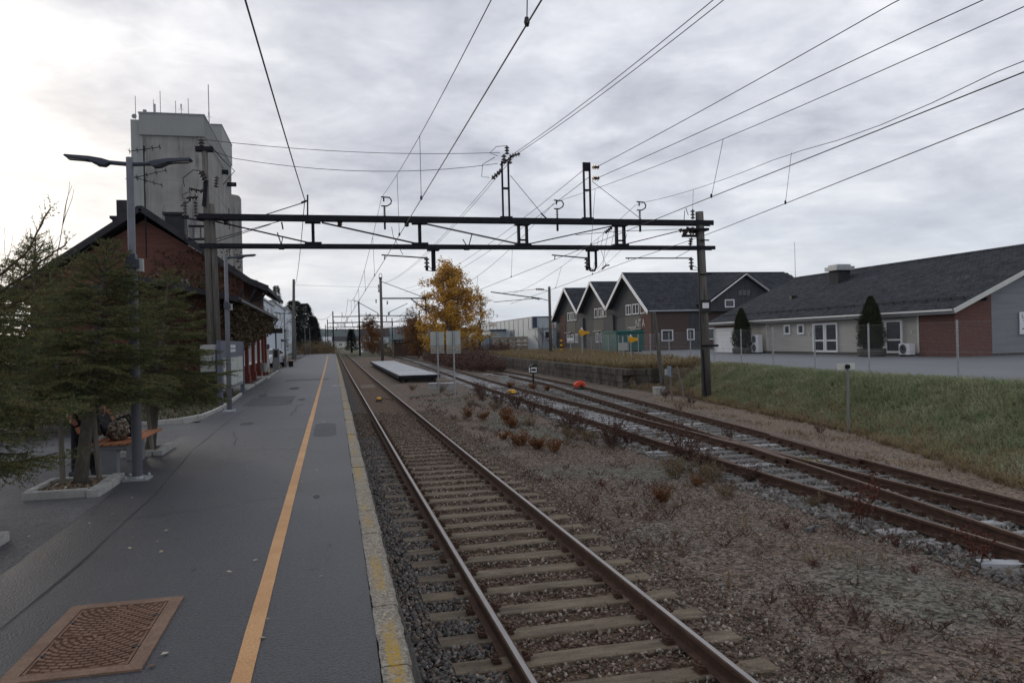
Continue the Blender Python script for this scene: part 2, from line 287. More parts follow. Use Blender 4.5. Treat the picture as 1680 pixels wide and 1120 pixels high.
def brick_mat(name, cols, mortar, bw=0.23, rh=0.075, plane='xz'):
    m = bpy.data.materials.new(name); m.use_nodes = True
    nt = m.node_tree; N, L = nt.nodes.new, nt.links.new
    b = nt.nodes['Principled BSDF']; b.inputs['Roughness'].default_value = 0.9; b.inputs['Specular IOR Level'].default_value = 0.2
    geo = N('ShaderNodeNewGeometry'); s = N('ShaderNodeSeparateXYZ'); L(geo.outputs['Position'], s.inputs[0])
    c = N('ShaderNodeCombineXYZ'); L(s.outputs[0 if plane == 'xz' else 1], c.inputs[0]); L(s.outputs[2], c.inputs[1])
    t = N('ShaderNodeTexBrick'); L(c.outputs[0], t.inputs['Vector'])
    t.inputs['Color1'].default_value = (*cols[0], 1); t.inputs['Color2'].default_value = (*cols[1], 1); t.inputs['Mortar'].default_value = (*mortar, 1)
    t.inputs['Scale'].default_value = 1.0; t.inputs['Brick Width'].default_value = bw; t.inputs['Row Height'].default_value = rh
    t.inputs['Mortar Size'].default_value = 0.008
    L(t.outputs['Color'], b.inputs['Base Color'])
    bp = N('ShaderNodeBump'); bp.inputs['Strength'].default_value = 0.5; bp.inputs['Distance'].default_value = 0.01; bp.invert = True
    L(t.outputs['Fac'], bp.inputs['Height']); L(bp.outputs[0], b.inputs['Normal'])
    return m
M['brick_x'] = brick_mat('brickwork_gable', ((0.155, 0.064, 0.05), (0.115, 0.05, 0.042)), (0.16, 0.13, 0.115))
M['brick_y'] = brick_mat('brickwork_front', ((0.155, 0.064, 0.05), (0.115, 0.05, 0.042)), (0.16, 0.13, 0.115), plane='yz')
M['brick_brown_x'] = brick_mat('brown_brickwork_side', ((0.095, 0.06, 0.052), (0.075, 0.05, 0.046)), (0.09, 0.08, 0.075))
M['brick_brown_y'] = brick_mat('brown_brickwork_front', ((0.13, 0.062, 0.048), (0.10, 0.05, 0.042)), (0.10, 0.08, 0.07), plane='yz')

# ------------------------------------------------------------------ mesh helpers
ORG = {}
def org(o):
    return ORG.get(o.name, np.zeros(3))

def tag(o, label=None, cat=None, group=None, kind=None):
    if label: o['label'] = label
    if cat: o['category'] = cat
    if group: o['group'] = group
    if kind: o['kind'] = kind
    return o

def thing(name, loc, label, cat, group=None):
    o = bpy.data.objects.new(name, None); COL.objects.link(o)
    o.location = loc; o.empty_display_size = 0.3
    ORG[o.name] = np.array(loc, float)
    return tag(o, label, cat, group)

class MB:
    auto = False                                       # True: every primitive becomes a part of its own
    def __init__(self): self.v = []; self.f = []; self.mi = []; self.cur = 0; self.cuts = []
    def cut(self): self.cuts.append((len(self.v), len(self.f)))
    def add(self, vs, fs):
        if self.auto: self.cut()
        n = len(self.v); self.v += [tuple(map(float, p)) for p in vs]
        for f in fs: self.f.append(tuple(i + n for i in f)); self.mi.append(self.cur)
        return self
    def box(self, x0, x1, y0, y1, z0, z1):
        v = [(x0, y0, z0), (x1, y0, z0), (x1, y1, z0), (x0, y1, z0), (x0, y0, z1), (x1, y0, z1), (x1, y1, z1), (x0, y1, z1)]
        return self.add(v, [(3, 2, 1, 0), (4, 5, 6, 7), (0, 1, 5, 4), (1, 2, 6, 5), (2, 3, 7, 6), (3, 0, 4, 7)])
    def obox(self, c, size, rot=(0, 0, 0)):
        R = Matrix.Identity(3)
        from mathutils import Euler
        R = Euler(rot).to_matrix(); c = Vector(c); h = Vector(size) / 2
        v = [c + R @ Vector((sx * h.x, sy * h.y, sz * h.z)) for sz in (-1, 1) for sx, sy in ((-1, -1), (1, -1), (1, 1), (-1, 1))]
        return self.add(v, [(3, 2, 1, 0), (4, 5, 6, 7), (0, 1, 5, 4), (1, 2, 6, 5), (2, 3, 7, 6), (3, 0, 4, 7)])
    def bar(self, p0, p1, w, h=None, up=(0, 0, 1)):
        """square bar between two points"""
        h = h or w; p0, p1 = Vector(p0), Vector(p1); d = (p1 - p0).normalized(); u = Vector(up)
        if abs(d.dot(u)) > 0.98: u = Vector((0, 1, 0))
        s = d.cross(u).normalized() * (w / 2); t = s.cross(d).normalized() * (h / 2)
        v = [p + a * s + b * t for p in (p0, p1) for a, b in ((-1, -1), (1, -1), (1, 1), (-1, 1))]
        return self.add(v, [(3, 2, 1, 0), (4, 5, 6, 7), (0, 1, 5, 4), (1, 2, 6, 5), (2, 3, 7, 6), (3, 0, 4, 7)])
    def tube(self, pts, r, n=6, cap=True):
        if self.auto: self.cut()
        pts = [Vector(p) for p in pts]; k = len(pts)
        rs = list(r) if isinstance(r, (list, tuple)) else [r] * k
        base = len(self.v); u = None
        for i, p in enumerate(pts):
            d = (pts[min(i + 1, k - 1)] - pts[max(i - 1, 0)])
            d = d.normalized() if d.length > 1e-9 else Vector((0, 0, 1))
            if u is None:
                u = Vector((0, 0, 1)) if abs(d.z) < 0.9 else Vector((1, 0, 0))
            s = d.cross(u).normalized(); t = s.cross(d).normalized(); u = t
            for j in range(n):
                a = 2 * math.pi * j / n
                self.v.append(tuple(p + (s * math.cos(a) + t * math.sin(a)) * rs[i]))
        for i in range(k - 1):
            for j in range(n):
                a, b = base + i * n + j, base + i * n + (j + 1) % n
                self.f.append((a, b, b + n, a + n)); self.mi.append(self.cur)
        if cap:
            self.f.append(tuple(base + j for j in reversed(range(n)))); self.mi.append(self.cur)
            self.f.append(tuple(base + (k - 1) * n + j for j in range(n))); self.mi.append(self.cur)
        return self
    def cyl(self, p0, p1, r0, r1=None, n=12):
        return self.tube([p0, p1], [r0, r0 if r1 is None else r1], n)
    def lathe(self, c, prof, n=12, axis='z'):
        if self.auto: self.cut()
        base = len(self.v); k = len(prof)
        for r, h in prof:
            for j in range(n):
                a = 2 * math.pi * j / n; q = (r * math.cos(a), r * math.sin(a), h)
                if axis == 'x': q = (h, q[0], q[1])
                elif axis == 'y': q = (q[0], h, q[1])
                self.v.append((c[0] + q[0], c[1] + q[1], c[2] + q[2]))
        for i in range(k - 1):
            for j in range(n):
                a, b = base + i * n + j, base + i * n + (j + 1) % n
                self.f.append((a, b, b + n, a + n)); self.mi.append(self.cur)
        self.f.append(tuple(base + j for j in reversed(range(n)))); self.mi.append(self.cur)
        self.f.append(tuple(base + (k - 1) * n + j for j in range(n))); self.mi.append(self.cur)
        return self
    def prism(self, pts, axis, a, b):
        """polygon in the plane across `axis`, extruded from a to b"""
        def mk(p, h):
            return (h, p[0], p[1]) if axis == 'x' else (p[0], h, p[1]) if axis == 'y' else (p[0], p[1], h)
        n = len(pts); v = [mk(p, a) for p in pts] + [mk(p, b) for p in pts]
        f = [tuple(range(n)), tuple(reversed(range(n, 2 * n)))] + [(i, (i + 1) % n, (i + 1) % n + n, i + n)[::-1] for i in range(n)]
        return self.add(v, f)
    def build(self, name, m, parent=None, smooth=False, bevel=0.0, kind=None, label=None):
        if self.cuts:
            cs = [c for c in self.cuts] + [(len(self.v), len(self.f))]
            if cs[0][0] > 0: cs = [(0, 0)] + cs
            for (a, fa), (c, fc) in zip(cs[:-1], cs[1:]):
                q = MB(); q.v = self.v[a:c]; q.f = [tuple(i - a for i in f) for f in self.f[fa:fc]]; q.mi = self.mi[fa:fc]
                if q.f: o = q.build(name, m, parent, smooth, bevel, kind, label)
            return o
        o = mesh_obj(name, np.array(self.v, float), self.f, m, parent, smooth, self.mi)
        if bevel:
            b = o.modifiers.new('bevel', 'BEVEL'); b.width = bevel; b.segments = 2; b.limit_method = 'ANGLE'
        if kind: o['kind'] = kind
        if label: o['label'] = label
        return o

def mesh_obj(name, v, f, m, parent=None, smooth=False, mi=None, recalc=True):
    me = bpy.data.meshes.new(name)
    off = org(parent) if parent is not None else np.zeros(3)
    v = np.asarray(v, float) - off
    me.from_pydata(v.tolist(), [], [tuple(x) for x in f])
    for x in (m if isinstance(m, (list, tuple)) else [m]): me.materials.append(x)
    if mi is not None and any(mi): me.polygons.foreach_set('material_index', mi)
    if recalc and len(f) < 60000:
        bm = bmesh.new(); bm.from_mesh(me); bmesh.ops.recalc_face_normals(bm, faces=bm.faces); bm.to_mesh(me); bm.free()
    if smooth: me.shade_smooth()
    me.update()
    o = bpy.data.objects.new(name, me); COL.objects.link(o)
    ORG[o.name] = off
    if parent is not None: o.parent = parent
    return o

def fast_mesh(name, verts, faces, m, parent=None, rnd=None, alb=None, kind=None, smooth=False):
    """numpy mesh: verts (n,3), faces (m,k) all of one size"""
    off = org(parent) if parent is not None else np.zeros(3)
    v = np.ascontiguousarray(verts - off, dtype=np.float32); f = np.ascontiguousarray(faces, dtype=np.int32)
    me = bpy.data.meshes.new(name); k = f.shape[1]
    me.vertices.add(len(v)); me.vertices.foreach_set('co', v.ravel())
    me.loops.add(f.size); me.loops.foreach_set('vertex_index', f.ravel())
    me.polygons.add(len(f)); me.polygons.foreach_set('loop_start', np.arange(0, f.size, k, dtype=np.int32))
    if smooth: me.polygons.foreach_set('use_smooth', np.ones(len(f), dtype=bool))
    if rnd is not None:
        a = me.attributes.new('rnd', 'FLOAT', 'POINT'); a.data.foreach_set('value', np.ascontiguousarray(rnd, dtype=np.float32))
    if alb is not None:
        a = me.attributes.new('alb', 'FLOAT_COLOR', 'POINT')
        a.data.foreach_set('color', np.ascontiguousarray(np.c_[alb, np.ones(len(alb))], dtype=np.float32).ravel())
    me.materials.append(m); me.update(calc_edges=True); me.validate()
    o = bpy.data.objects.new(name, me); COL.objects.link(o); ORG[o.name] = off
    if parent is not None: o.parent = parent
    if kind: o['kind'] = kind
    return o

def rots(az, tilt=None, tdir=None):
    """(n,3,3): turn about z by az after leaning by tilt towards tdir"""
    n = len(az); c, s = np.cos(az), np.sin(az); z, o = np.zeros(n), np.ones(n)
    R = np.stack([np.stack([c, -s, z], -1), np.stack([s, c, z], -1), np.stack([z, z, o], -1)], 1)
    if tilt is None: return R
    ct, st = np.cos(tilt), np.sin(tilt); T = np.stack([np.stack([ct, z, st], -1), np.stack([z, o, z], -1), np.stack([-st, z, ct], -1)], 1)
    cd, sd = np.cos(tdir), np.sin(tdir)
    D = np.stack([np.stack([cd, -sd, z], -1), np.stack([sd, cd, z], -1), np.stack([z, z, o], -1)], 1)
    return D @ T @ np.swapaxes(D, 1, 2) @ R

def rand_rots(n, rng=RNG):
    q = rng.normal(size=(n, 4)); q /= np.linalg.norm(q, axis=1)[:, None]; w, x, y, z = q.T
    return np.stack([np.stack([1 - 2 * (y * y + z * z), 2 * (x * y - z * w), 2 * (x * z + y * w)], -1),
                     np.stack([2 * (x * y + z * w), 1 - 2 * (x * x + z * z), 2 * (y * z - x * w)], -1),
                     np.stack([2 * (x * z - y * w), 2 * (y * z + x * w), 1 - 2 * (x * x + y * y)], -1)], 1)

def scatter_arrays(tv, tf, pos, scale, R):
    tv = np.asarray(tv, float); tf = np.asarray(tf, int); n = len(pos)
    sc = np.asarray(scale, float); sc = sc[:, None, None] if sc.ndim == 1 else sc[:, None, :]
    V = np.einsum('nij,nkj->nki', R, tv[None] * sc) + pos[:, None, :]
    F = tf[None] + (np.arange(n) * len(tv))[:, None, None]
    return V.reshape(-1, 3), F.reshape(-1, tf.shape[1])

def scatter(name, tv, tf, pos, scale, R, m, parent=None, kind=None, rnd=None, rng=RNG):
    V, F = scatter_arrays(tv, tf, pos, scale, R)
    r = rng.random(len(pos)) if rnd is None else rnd
    return fast_mesh(name, V, F, m, parent, rnd=np.repeat(r, len(tv)), kind=kind)

LEAF = (np.array([(0, 0, 0), (0.5, 0.33, 0.06), (1, 0, 0), (0.5, -0.33, 0.06)]), np.array([(0, 1, 2, 3)]))
def stone_template(seed):
    r = np.random.default_rng(seed)
    v = np.array([(1, 0, 0), (-1, 0, 0), (0, 1, 0), (0, -1, 0), (0, 0, 0.8), (0, 0, -0.8)], float) * (0.7 + 0.6 * r.random((6, 1))) + r.normal(0, 0.16, (6, 3))
    f = np.array([(0, 2, 4), (2, 1, 4), (1, 3, 4), (3, 0, 4), (2, 0, 5), (1, 2, 5), (3, 1, 5), (0, 3, 5)])
    return v, f

def copy_tree(o, loc=None, rotz=None, parent=None, label=None):
    c = o.copy(); COL.objects.link(c)
    if parent is not None: c.parent = parent
    for ch in list(o.children): copy_tree(ch, parent=c)
    if loc is not None: c.location = loc
    if rotz is not None: c.rotation_euler = (0, 0, rotz)
    if label: c['label'] = label
    return c

def polyx(pts, y):
    """x at given y along a polyline of (y, x)"""
    a = np.array(pts, float)
    return np.interp(y, a[:, 0], a[:, 1])

def sstep(t):
    t = np.clip(t, 0, 1); return t * t * (3 - 2 * t)

def zr(y):
    """the line climbs gently beyond the station"""
    y = np.asarray(y, float)
    s = 0.006
    return np.where(y < 40, 0.0, np.where(y < 80, s * (y - 40) ** 2 / 80.0, np.minimum(s * (y - 60), 1.5)))
def zrf(y): return float(zr(y))

# ------------------------------------------------------------------ terrain
WALL = [(38.1, 15.05), (60, 15.9), (85, 16.8), (100, 17.3)]          # (y, x) of the old ramp's stone face
BANK_BOT = [(-20, 10.4), (8, 10.4), (10, 10.8), (18, 13.3), (28.4, 14.6), (31, 15.2), (34, 16.6), (38, 16.9)]
FENCE = [(-10, 18.2), (15, 17.8), (18.8, 17.75), (22.4, 17.6), (25.8, 17.9), (29.6, 18.5), (33, 18.95), (36.3, 19.3), (45.4, 21.0), (53.9, 23.4), (67.9, 26.3), (91.7, 30.8), (110, 34)]
P_LEFT = [(-10, -2.55), (7, -2.57), (10, -2.65), (14.1, -2.94), (19.8, -3.08), (24, -3.06), (29, -3.16), (36.3, -3.5), (56, -3.6), (90, -3.7), (110, -3.4), (124, -2.6)]
P_EDGE = [(-10, 0.21), (4, 0.22), (10.5, 0.25), (30, 0.34), (66, 0.46), (124, 0.6)]
T1 = [(-15, 2.12), (15, 2.12), (42, 2.2), (100, 2.3), (160, 2.35), (210, 2.6), (250, 3.4), (300, 5.5), (360, 10)]

def nz(x, y, s, seed=0.0):
    return np.array([mnoise.noise(Vector((a * s + seed, b * s - seed, seed * 0.37))) for a, b in zip(np.ravel(x), np.ravel(y))]).reshape(np.shape(x))

def ground_h(x, y, detail=True):
    x = np.asarray(x, float); y = np.asarray(y, float); Z = zr(y)
    h = -0.20 + Z
    # gentle mound between the tracks, ballast shoulders
    h = h + 0.05 * np.exp(-((x - 5.3) / 1.3) ** 2)
    # left: under the platform and the square
    plat = sstep((0.34 - x) / 0.1)
    h = h * (1 - plat) + (0.40 + Z) * plat
    h = np.where(x < -45, np.minimum(h, 0.40 + Z) + 0.2, h)
    # right: bank up to the yard
    yw = np.clip(y, 38.1, 120)
    bot = polyx(BANK_BOT, y); top = polyx(FENCE, y) - 0.25
    t = sstep((x - bot) / np.maximum(top - bot, 0.4))
    bank = h + (0.93 - h) * t
    # ramp: flat top behind the stone face
    wx = polyx(WALL, yw)
    ramp = h + (np.maximum(0.78 + Z, 0.78) - h) * sstep((x - wx - 0.15) / 0.35)
    k = sstep((y - 38.0) / 0.3)
    rr = bank * (1 - k) + ramp * k
    far = sstep((y - 96) / 14)                     # past the ramp the ground is level with the line again
    low = h + (1.0 - h) * sstep((x - 17) / 14)
    rr = rr * (1 - far) + low * far
    h = np.where(x > 9.9, rr, h)
    h = np.where(x > polyx(FENCE, y) - 0.05, np.minimum(0.93, h + 0 * x) if False else np.where(y < 120, 0.93, np.maximum(h, 0.93)), h)
    return h

def ground():
    def axis(segs):
        out = []
        for a, b, st in segs: out += list(np.arange(a, b, st))
        return np.array(out + [segs[-1][1]])
    xs = axis([(-3200, -400, 400), (-400, -60, 40), (-60, -12, 6), (-12, -0.2, 1.2), (-0.2, 0.5, 0.1), (0.5, 19.5, 0.2), (19.5, 30, 1.0), (30, 60, 5), (60, 400, 40), (400, 3400, 400)])
    ys = axis([(-30, 2.5, 2.5), (2.5, 20, 0.2), (20, 45, 0.3), (45, 110, 1.5), (110, 260, 6), (260, 600, 30), (600, 3600, 300)])
    X, Y = np.meshgrid(xs, ys)
    H = ground_h(X, Y)
    open_ = (X > 0.5) & (X < 19) & (Y < 60)
    n1 = np.zeros_like(X); n2 = np.zeros_like(X); n3 = np.zeros_like(X)
    n1[open_] = nz(X[open_], Y[open_], 0.45, 3.0); n2[open_] = nz(X[open_], Y[open_], 1.7, 9.0); n3[open_] = nz(X[open_], Y[open_], 4.5, 5.0)
    rough = open_ & (X > 3.6)
    bankm = np.clip((X - polyx(BANK_BOT, Y)) / 1.5, 0, 1) * (Y < 38)
    H = H + np.where(rough, 0.035 * n1 + 0.03 * n2 + 0.015 * n3, 0.008 * n3 * open_) + bankm * open_ * (0.10 * n2 + 0.05 * n1)
    # soil map (albedo)
    def c(*a): return np.array(a)
    A = np.zeros(X.shape + (3,)) + c(0.135, 0.105, 0.085)                 # brown gravel
    def mixin(mask, col): 
        nonlocal A
        A = A * (1 - mask[..., None]) + c(*col) * mask[..., None]
    d1 = np.abs(X - polyx(T1, Y))
    mixin(0.85 * sstep((1.15 - d1) / 0.5), (0.105, 0.068, 0.048))          # rusty ballast of the first track
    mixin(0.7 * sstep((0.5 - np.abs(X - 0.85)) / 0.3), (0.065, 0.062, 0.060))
    mixin(sstep((n1 + 0.05) / 0.4) * 0.7 * rough, (0.125, 0.113, 0.10))  # greyer patches
    mixin(sstep((n2 - 0.1) / 0.35) * 0.5 * rough, (0.085, 0.060, 0.045))
    mixin(sstep((n1 - 0.22) / 0.2) * 0.55 * (rough & (X < 7.2)), (0.105, 0.108, 0.085))   # thin moss and grass
    tt = sstep((1.35 - np.abs(X - (8.4 + np.clip((Y - 14) * 0.075, -0.4, 3.2) * 0.6))) / 0.5) * (Y < 70)
    mixin(0.75 * tt, (0.105, 0.098, 0.09))                                  # grey ballast of the sidings
    strip = sstep((X - polyx(BANK_BOT, Y) + 2.0) / 0.6) * (X > 9.8) * (Y < 40)
    mixin(0.75 * strip, (0.165, 0.125, 0.092))                              # sandy strip at the foot of the bank
    b = sstep((X - polyx(BANK_BOT, Y) - 0.1) / 0.5) * (Y < 38)
    mixin(0.95 * b, (0.085, 0.080, 0.04))
    rm = ((Y > 37.8) & (X > polyx(WALL, np.clip(Y, 38.1, 120)) - 0.1) & (Y < 110)).astype(float)
    mixin(0.95 * rm, (0.16, 0.115, 0.065))
    hol = ((Y > 30.5) & (Y < 39) & (X > 14.8) & (X < 19)).astype(float)
    mixin(0.85 * hol, (0.075, 0.058, 0.042))
    far = ((Y > 60) & (X > 9.5) & (X < 30)).astype(float)
    mixin(0.6 * far, (0.085, 0.062, 0.05))
    outer = ((Y > 130) | (X > 62) | (X < -40)).astype(float)
    mixin(0.9 * outer, (0.075, 0.075, 0.045))
    nx, ny = len(xs), len(ys)
    I = np.arange(nx * ny).reshape(ny, nx)
    F = np.stack([I[:-1, :-1], I[:-1, 1:], I[1:, 1:], I[1:, :-1]], -1).reshape(-1, 4)
    o = fast_mesh('ground', np.stack([X, Y, H], -1).reshape(-1, 3), F, attr_color_mat('gravel_ground'), alb=A.reshape(-1, 3), kind='structure', smooth=True)
    tag(o, 'brown gravel ground between and beside the tracks')
ground()

def sheet(name, rows, z, m, label, thick=0.0, kind='structure', parent=None):
    """strip between two edges: rows = (y, x_left, x_right); z is added to the climb of the line"""
    v, f = [], []
    for y, a, b in rows:
        v += [(a, y, z + zrf(y)), (b, y, z + zrf(y))]
    for i in range(len(rows) - 1): f.append((2 * i, 2 * i + 1, 2 * i + 3, 2 * i + 2))
    if thick:
        n = len(v); v += [(p[0], p[1], p[2] - thick) for p in v]; k = len(rows)
        for i in range(k - 1):
            f.append((2 * i, 2 * i + 2, 2 * i + 2 + n, 2 * i + n)); f.append((2 * i + 1, 2 * i + 1 + n, 2 * i + 3 + n, 2 * i + 3))
        f.append((0, n, n + 1, 1)); f.append((2 * k - 2, 2 * k - 1, 2 * k - 1 + n, 2 * k - 2 + n))
    o = mesh_obj(name, np.array(v), f, m, parent)
    if label: o['label'] = label
    if kind: o['kind'] = kind
    return o

PY = [-10, -4, 0, 2, 4, 5, 6, 7, 8, 9, 10, 12, 14, 16, 18, 20, 24, 28, 32, 36, 40, 46, 52, 60, 70, 80, 90, 100, 112, 124]
def wob(y, s=1.0):  # ragged edges
    return 0.02 * s * (mnoise.noise(Vector((y * 1.3, 4.2, 0))) + 0.6 * mnoise.noise(Vector((y * 5.1, 1.2, 0))))
def platform():
    ys = sorted(set(PY + list(np.arange(3, 24, 0.25))))
    p = sheet('platform', [(y, float(polyx(P_LEFT, y)) + wob(y), float(polyx(P_EDGE, y)) + wob(y + 50, 0.5)) for y in ys], 0.71, M['asphalt_new'], 'dark asphalt railway platform with an ochre safety line', thick=0.35)
    # seam where the surfacing was laid in two widths
    sheet('asphalt_seam', [(y, float(polyx(P_LEFT, y)) + 0.42 + 0.3 * wob(y + 9) + 0.012 * y, float(polyx(P_LEFT, y)) + 0.434 + 0.3 * wob(y + 9) + 0.012 * y + 0.008 * math.sin(y * 2.1)) for y in np.arange(2, 40, 0.5)], 0.7145, M['asphalt_seam'], None, kind=None, parent=p)
    o = sheet('safety_line', [(y, -0.555 + 0.0011 * y + 0.2 * wob(y * 0.7), -0.452 + 0.0011 * y + 0.2 * wob(y * 0.7 + 3)) for y in ys if y < 123], 0.7152, M['yellow_line'], 'ochre painted safety line running along the platform', kind=None, parent=p)
    # edge slabs, each one its own stone, with a worn yellow stripe
    m = mat('edge_stone_painted', (0.20, 0.175, 0.14), (0.34, 0.31, 0.26), 26, 0.95, 1.0, 85, fine=(65, 0.42, 1.55))
    nt = m.node_tree; N, L = nt.nodes.new, nt.links.new
    b = nt.nodes['Principled BSDF']; src = b.inputs['Base Color'].links[0].from_socket
    geo = N('ShaderNodeNewGeometry'); sp = N('ShaderNodeSeparateXYZ'); L(geo.outputs['Position'], sp.inputs[0])
    # stripe centre follows the edge: x - (0.30 + 0.0034 (y - 4))
    a1 = N('ShaderNodeMath'); a1.operation = 'MULTIPLY_ADD'; L(sp.outputs[1], a1.inputs[0]); a1.inputs[1].default_value = -0.0042; a1.inputs[2].default_value = -0.285
    a2 = N('ShaderNodeMath'); a2.operation = 'ADD'; L(sp.outputs[0], a2.inputs[0]); L(a1.outputs[0], a2.inputs[1])
    a3 = N('ShaderNodeMath'); a3.operation = 'ABSOLUTE'; L(a2.outputs[0], a3.inputs[0])
    r1 = N('ShaderNodeMapRange'); r1.inputs[1].default_value = 0.03; r1.inputs[2].default_value = 0.05; r1.inputs[3].default_value = 1; r1.inputs[4].default_value = 0; L(a3.outputs[0], r1.inputs[0])
    n1 = N('ShaderNodeTexNoise'); n1.inputs['Scale'].default_value = 1.1; n1.inputs['Detail'].default_value = 2; L(geo.outputs['Position'], n1.inputs['Vector'])
    n2 = N('ShaderNodeTexNoise'); n2.inputs['Scale'].default_value = 48; n2.inputs['Detail'].default_value = 5; L(geo.outputs['Position'], n2.inputs['Vector'])
    ad = N('ShaderNodeMath'); ad.operation = 'MULTIPLY_ADD'; L(n1.outputs[0], ad.inputs[0]); ad.inputs[1].default_value = 0.9; L(n2.outputs[0], ad.inputs[2])
    r2 = N('ShaderNodeMapRange'); r2.inputs[1].default_value = 0.92; r2.inputs[2].default_value = 1.16; L(ad.outputs[0], r2.inputs[0])
    mu = N('ShaderNodeMath'); mu.operation = 'MULTIPLY'; L(r1.outputs[0], mu.inputs[0]); L(r2.outputs[0], mu.inputs[1])
    mx = N('ShaderNodeMix'); mx.data_type = 'RGBA'; L(mu.outputs[0], mx.inputs[0]); L(src, mx.inputs[6]); mx.inputs[7].default_value = (0.42, 0.27, 0.055, 1); L(mx.outputs[2], b.inputs['Base Color'])
    rng = random.Random(3); y = 2.2; i = 0
    while y < 122:
        L_ = rng.uniform(0.98, 1.04)
        x0 = float(polyx(P_EDGE, y + L_ / 2)) + 0.004; w = 0.165 + 0.0012 * min(y, 50)
        dz = rng.uniform(-0.006, 0.006); dx = rng.uniform(-0.008, 0.008)
        b_ = MB()
        if y < 40:                                   # broken, crumbling front edge
            n = 10; top = []
            for k in range(n + 1):
                yy = y + 0.006 + (L_ - 0.012) * k / n
                top.append((yy, x0 + w + dx + 0.012 * mnoise.noise(Vector((yy * 7, 2, 0))) + 0.008 * mnoise.noise(Vector((yy * 23, 5, 0))), x0 + 0.012 * mnoise.noise(Vector((yy * 9, 8, 0)))))
            v = []; zt = 0.716 + zrf(y) + dz
            for yy, xa, xb in top:
                v += [(xb, yy, zt - 0.004), (xb + 0.02, yy, zt), (xa - 0.02, yy, zt), (xa, yy, zt - 0.018), (xa - 0.015, yy, zt - 0.16), (xb, yy, zt - 0.16)]
            f = []
            for k in range(n):
                for j in range(5): a = k * 6 + j; f.append((a, a + 6, a + 7, a + 1))
            f += [tuple(range(6)), tuple(range(n * 6 + 5, n * 6 - 1, -1))]
            b_.add(v, f)
        else:
            b_.box(x0, x0 + w + dx, y + 0.006, y + L_ - 0.006, 0.55 + zrf(y), 0.716 + zrf(y) + dz)
        b_.build('edge_slab', m, p); y += L_; i += 1
    # coarse stones of the platform foot, stepping out below the slabs
    y = 2.0
    while y < 60:
        L_ = rng.uniform(0.7, 1.2); x0 = float(polyx(P_EDGE, y)) - 0.02; b_ = MB()
        b_.box(x0, x0 + 0.30 + rng.uniform(-0.02, 0.02) + 0.001 * y, y + 0.008, y + L_ - 0.008, 0.05, 0.30 + rng.uniform(-0.02, 0.02) + zrf(y))
        b_.build('foundation_stone', M['dark_stone'], p, bevel=0.015); y += L_
    b_ = MB(); 
    for a in range(0, 60, 2): b_.box(0.20 + 0.0022 * a, 0.215 + 0.0022 * a + 0.12, 1.9 + a * 2, 1.9 + a * 2 + 3.98, 0.24 + zrf(a * 2 + 2), 0.55 + zrf(a * 2 + 2))
    b_.build('platform_wall', M['dark_stone'], p)
    return p
PLAT = platform()

def platform_wear():
    # repairs, cracks and stains in the surfacing, each a thin layer of its own on the platform
    patch = mat('asphalt_patch', (0.020, 0.022, 0.028), (0.033, 0.035, 0.042), 2, 0.6, 0.6, 70, fine=(55, 0.5, 1.5), spec=0.4)
    stain = mat('asphalt_stain', (0.066, 0.058, 0.056), (0.052, 0.05, 0.052), 6, 0.85, fine=(60, 0.6, 1.4))
    r = random.Random(23)
    def blob(name, cx, cy, rx, ry, m, n=16, z=0.7128):
        v = []
        for k in range(n):
            a = 6.283 * k / n; q = 1 + 0.22 * mnoise.noise(Vector((math.cos(a) * 1.3 + cx, math.sin(a) * 1.3 + cy, 1)))
            if m is patch: q = 1 / max(abs(math.cos(a)), abs(math.sin(a))) * (1 + 0.03 * r.uniform(-1, 1))
            v.append((cx + rx * q * math.cos(a), cy + ry * q * math.sin(a), z + zrf(cy)))
        mesh_obj(name, np.array(v), [tuple(range(n))], m, PLAT)
    blob('asphalt_patch', -0.15, 16.5, 0.22, 1.3, patch, 18); blob('asphalt_patch', -1.9, 26, 0.7, 2.2, patch, 18); blob('asphalt_patch', -1.2, 41, 1.1, 0.8, patch)
    for x, y, a, c in ((-1.3, 25.5, 0.10, 0.35), (-0.95, 26.0, 0.12, 0.4), (-1.9, 18.5, 0.16, 0.3), (-0.2, 9.2, 0.04, 0.10), (-1.5, 33, 0.2, 0.9), (-2.4, 29, 0.15, 0.8)): blob('stain', x, y, a, c, stain, z=0.7134)
    for (x, y), (dx, dy), n in (((-2.3, 8.6), (0.16, 0.05), 12), ((-0.35, 13.5), (-0.14, 0.03), 8), ((-2.6, 17.5), (0.2, -0.08), 14), ((-1.0, 20.0), (0.02, 0.32), 12), ((-2.0, 31), (0.3, 0.1), 9), ((-0.2, 6.2), (0.035, 0.1), 5), ((-1.7, 14.6), (-0.03, 0.22), 10)):
        v = []
        for k in range(n + 1):
            w = 0.004 + 0.0002 * y + 0.003 * r.random(); v += [(x - w * dy / 0.3, y - w * 0.6, 0.7140), (x + w * max(0.3, abs(dy) / 0.3), y + w, 0.7140)]
            x += dx + r.uniform(-0.05, 0.05); y += dy + r.uniform(-0.06, 0.06)
        mesh_obj('crack', np.array(v), [(2 * k, 2 * k + 1, 2 * k + 3, 2 * k + 2) for k in range(n)], M['asphalt_seam'], PLAT)
platform_wear()

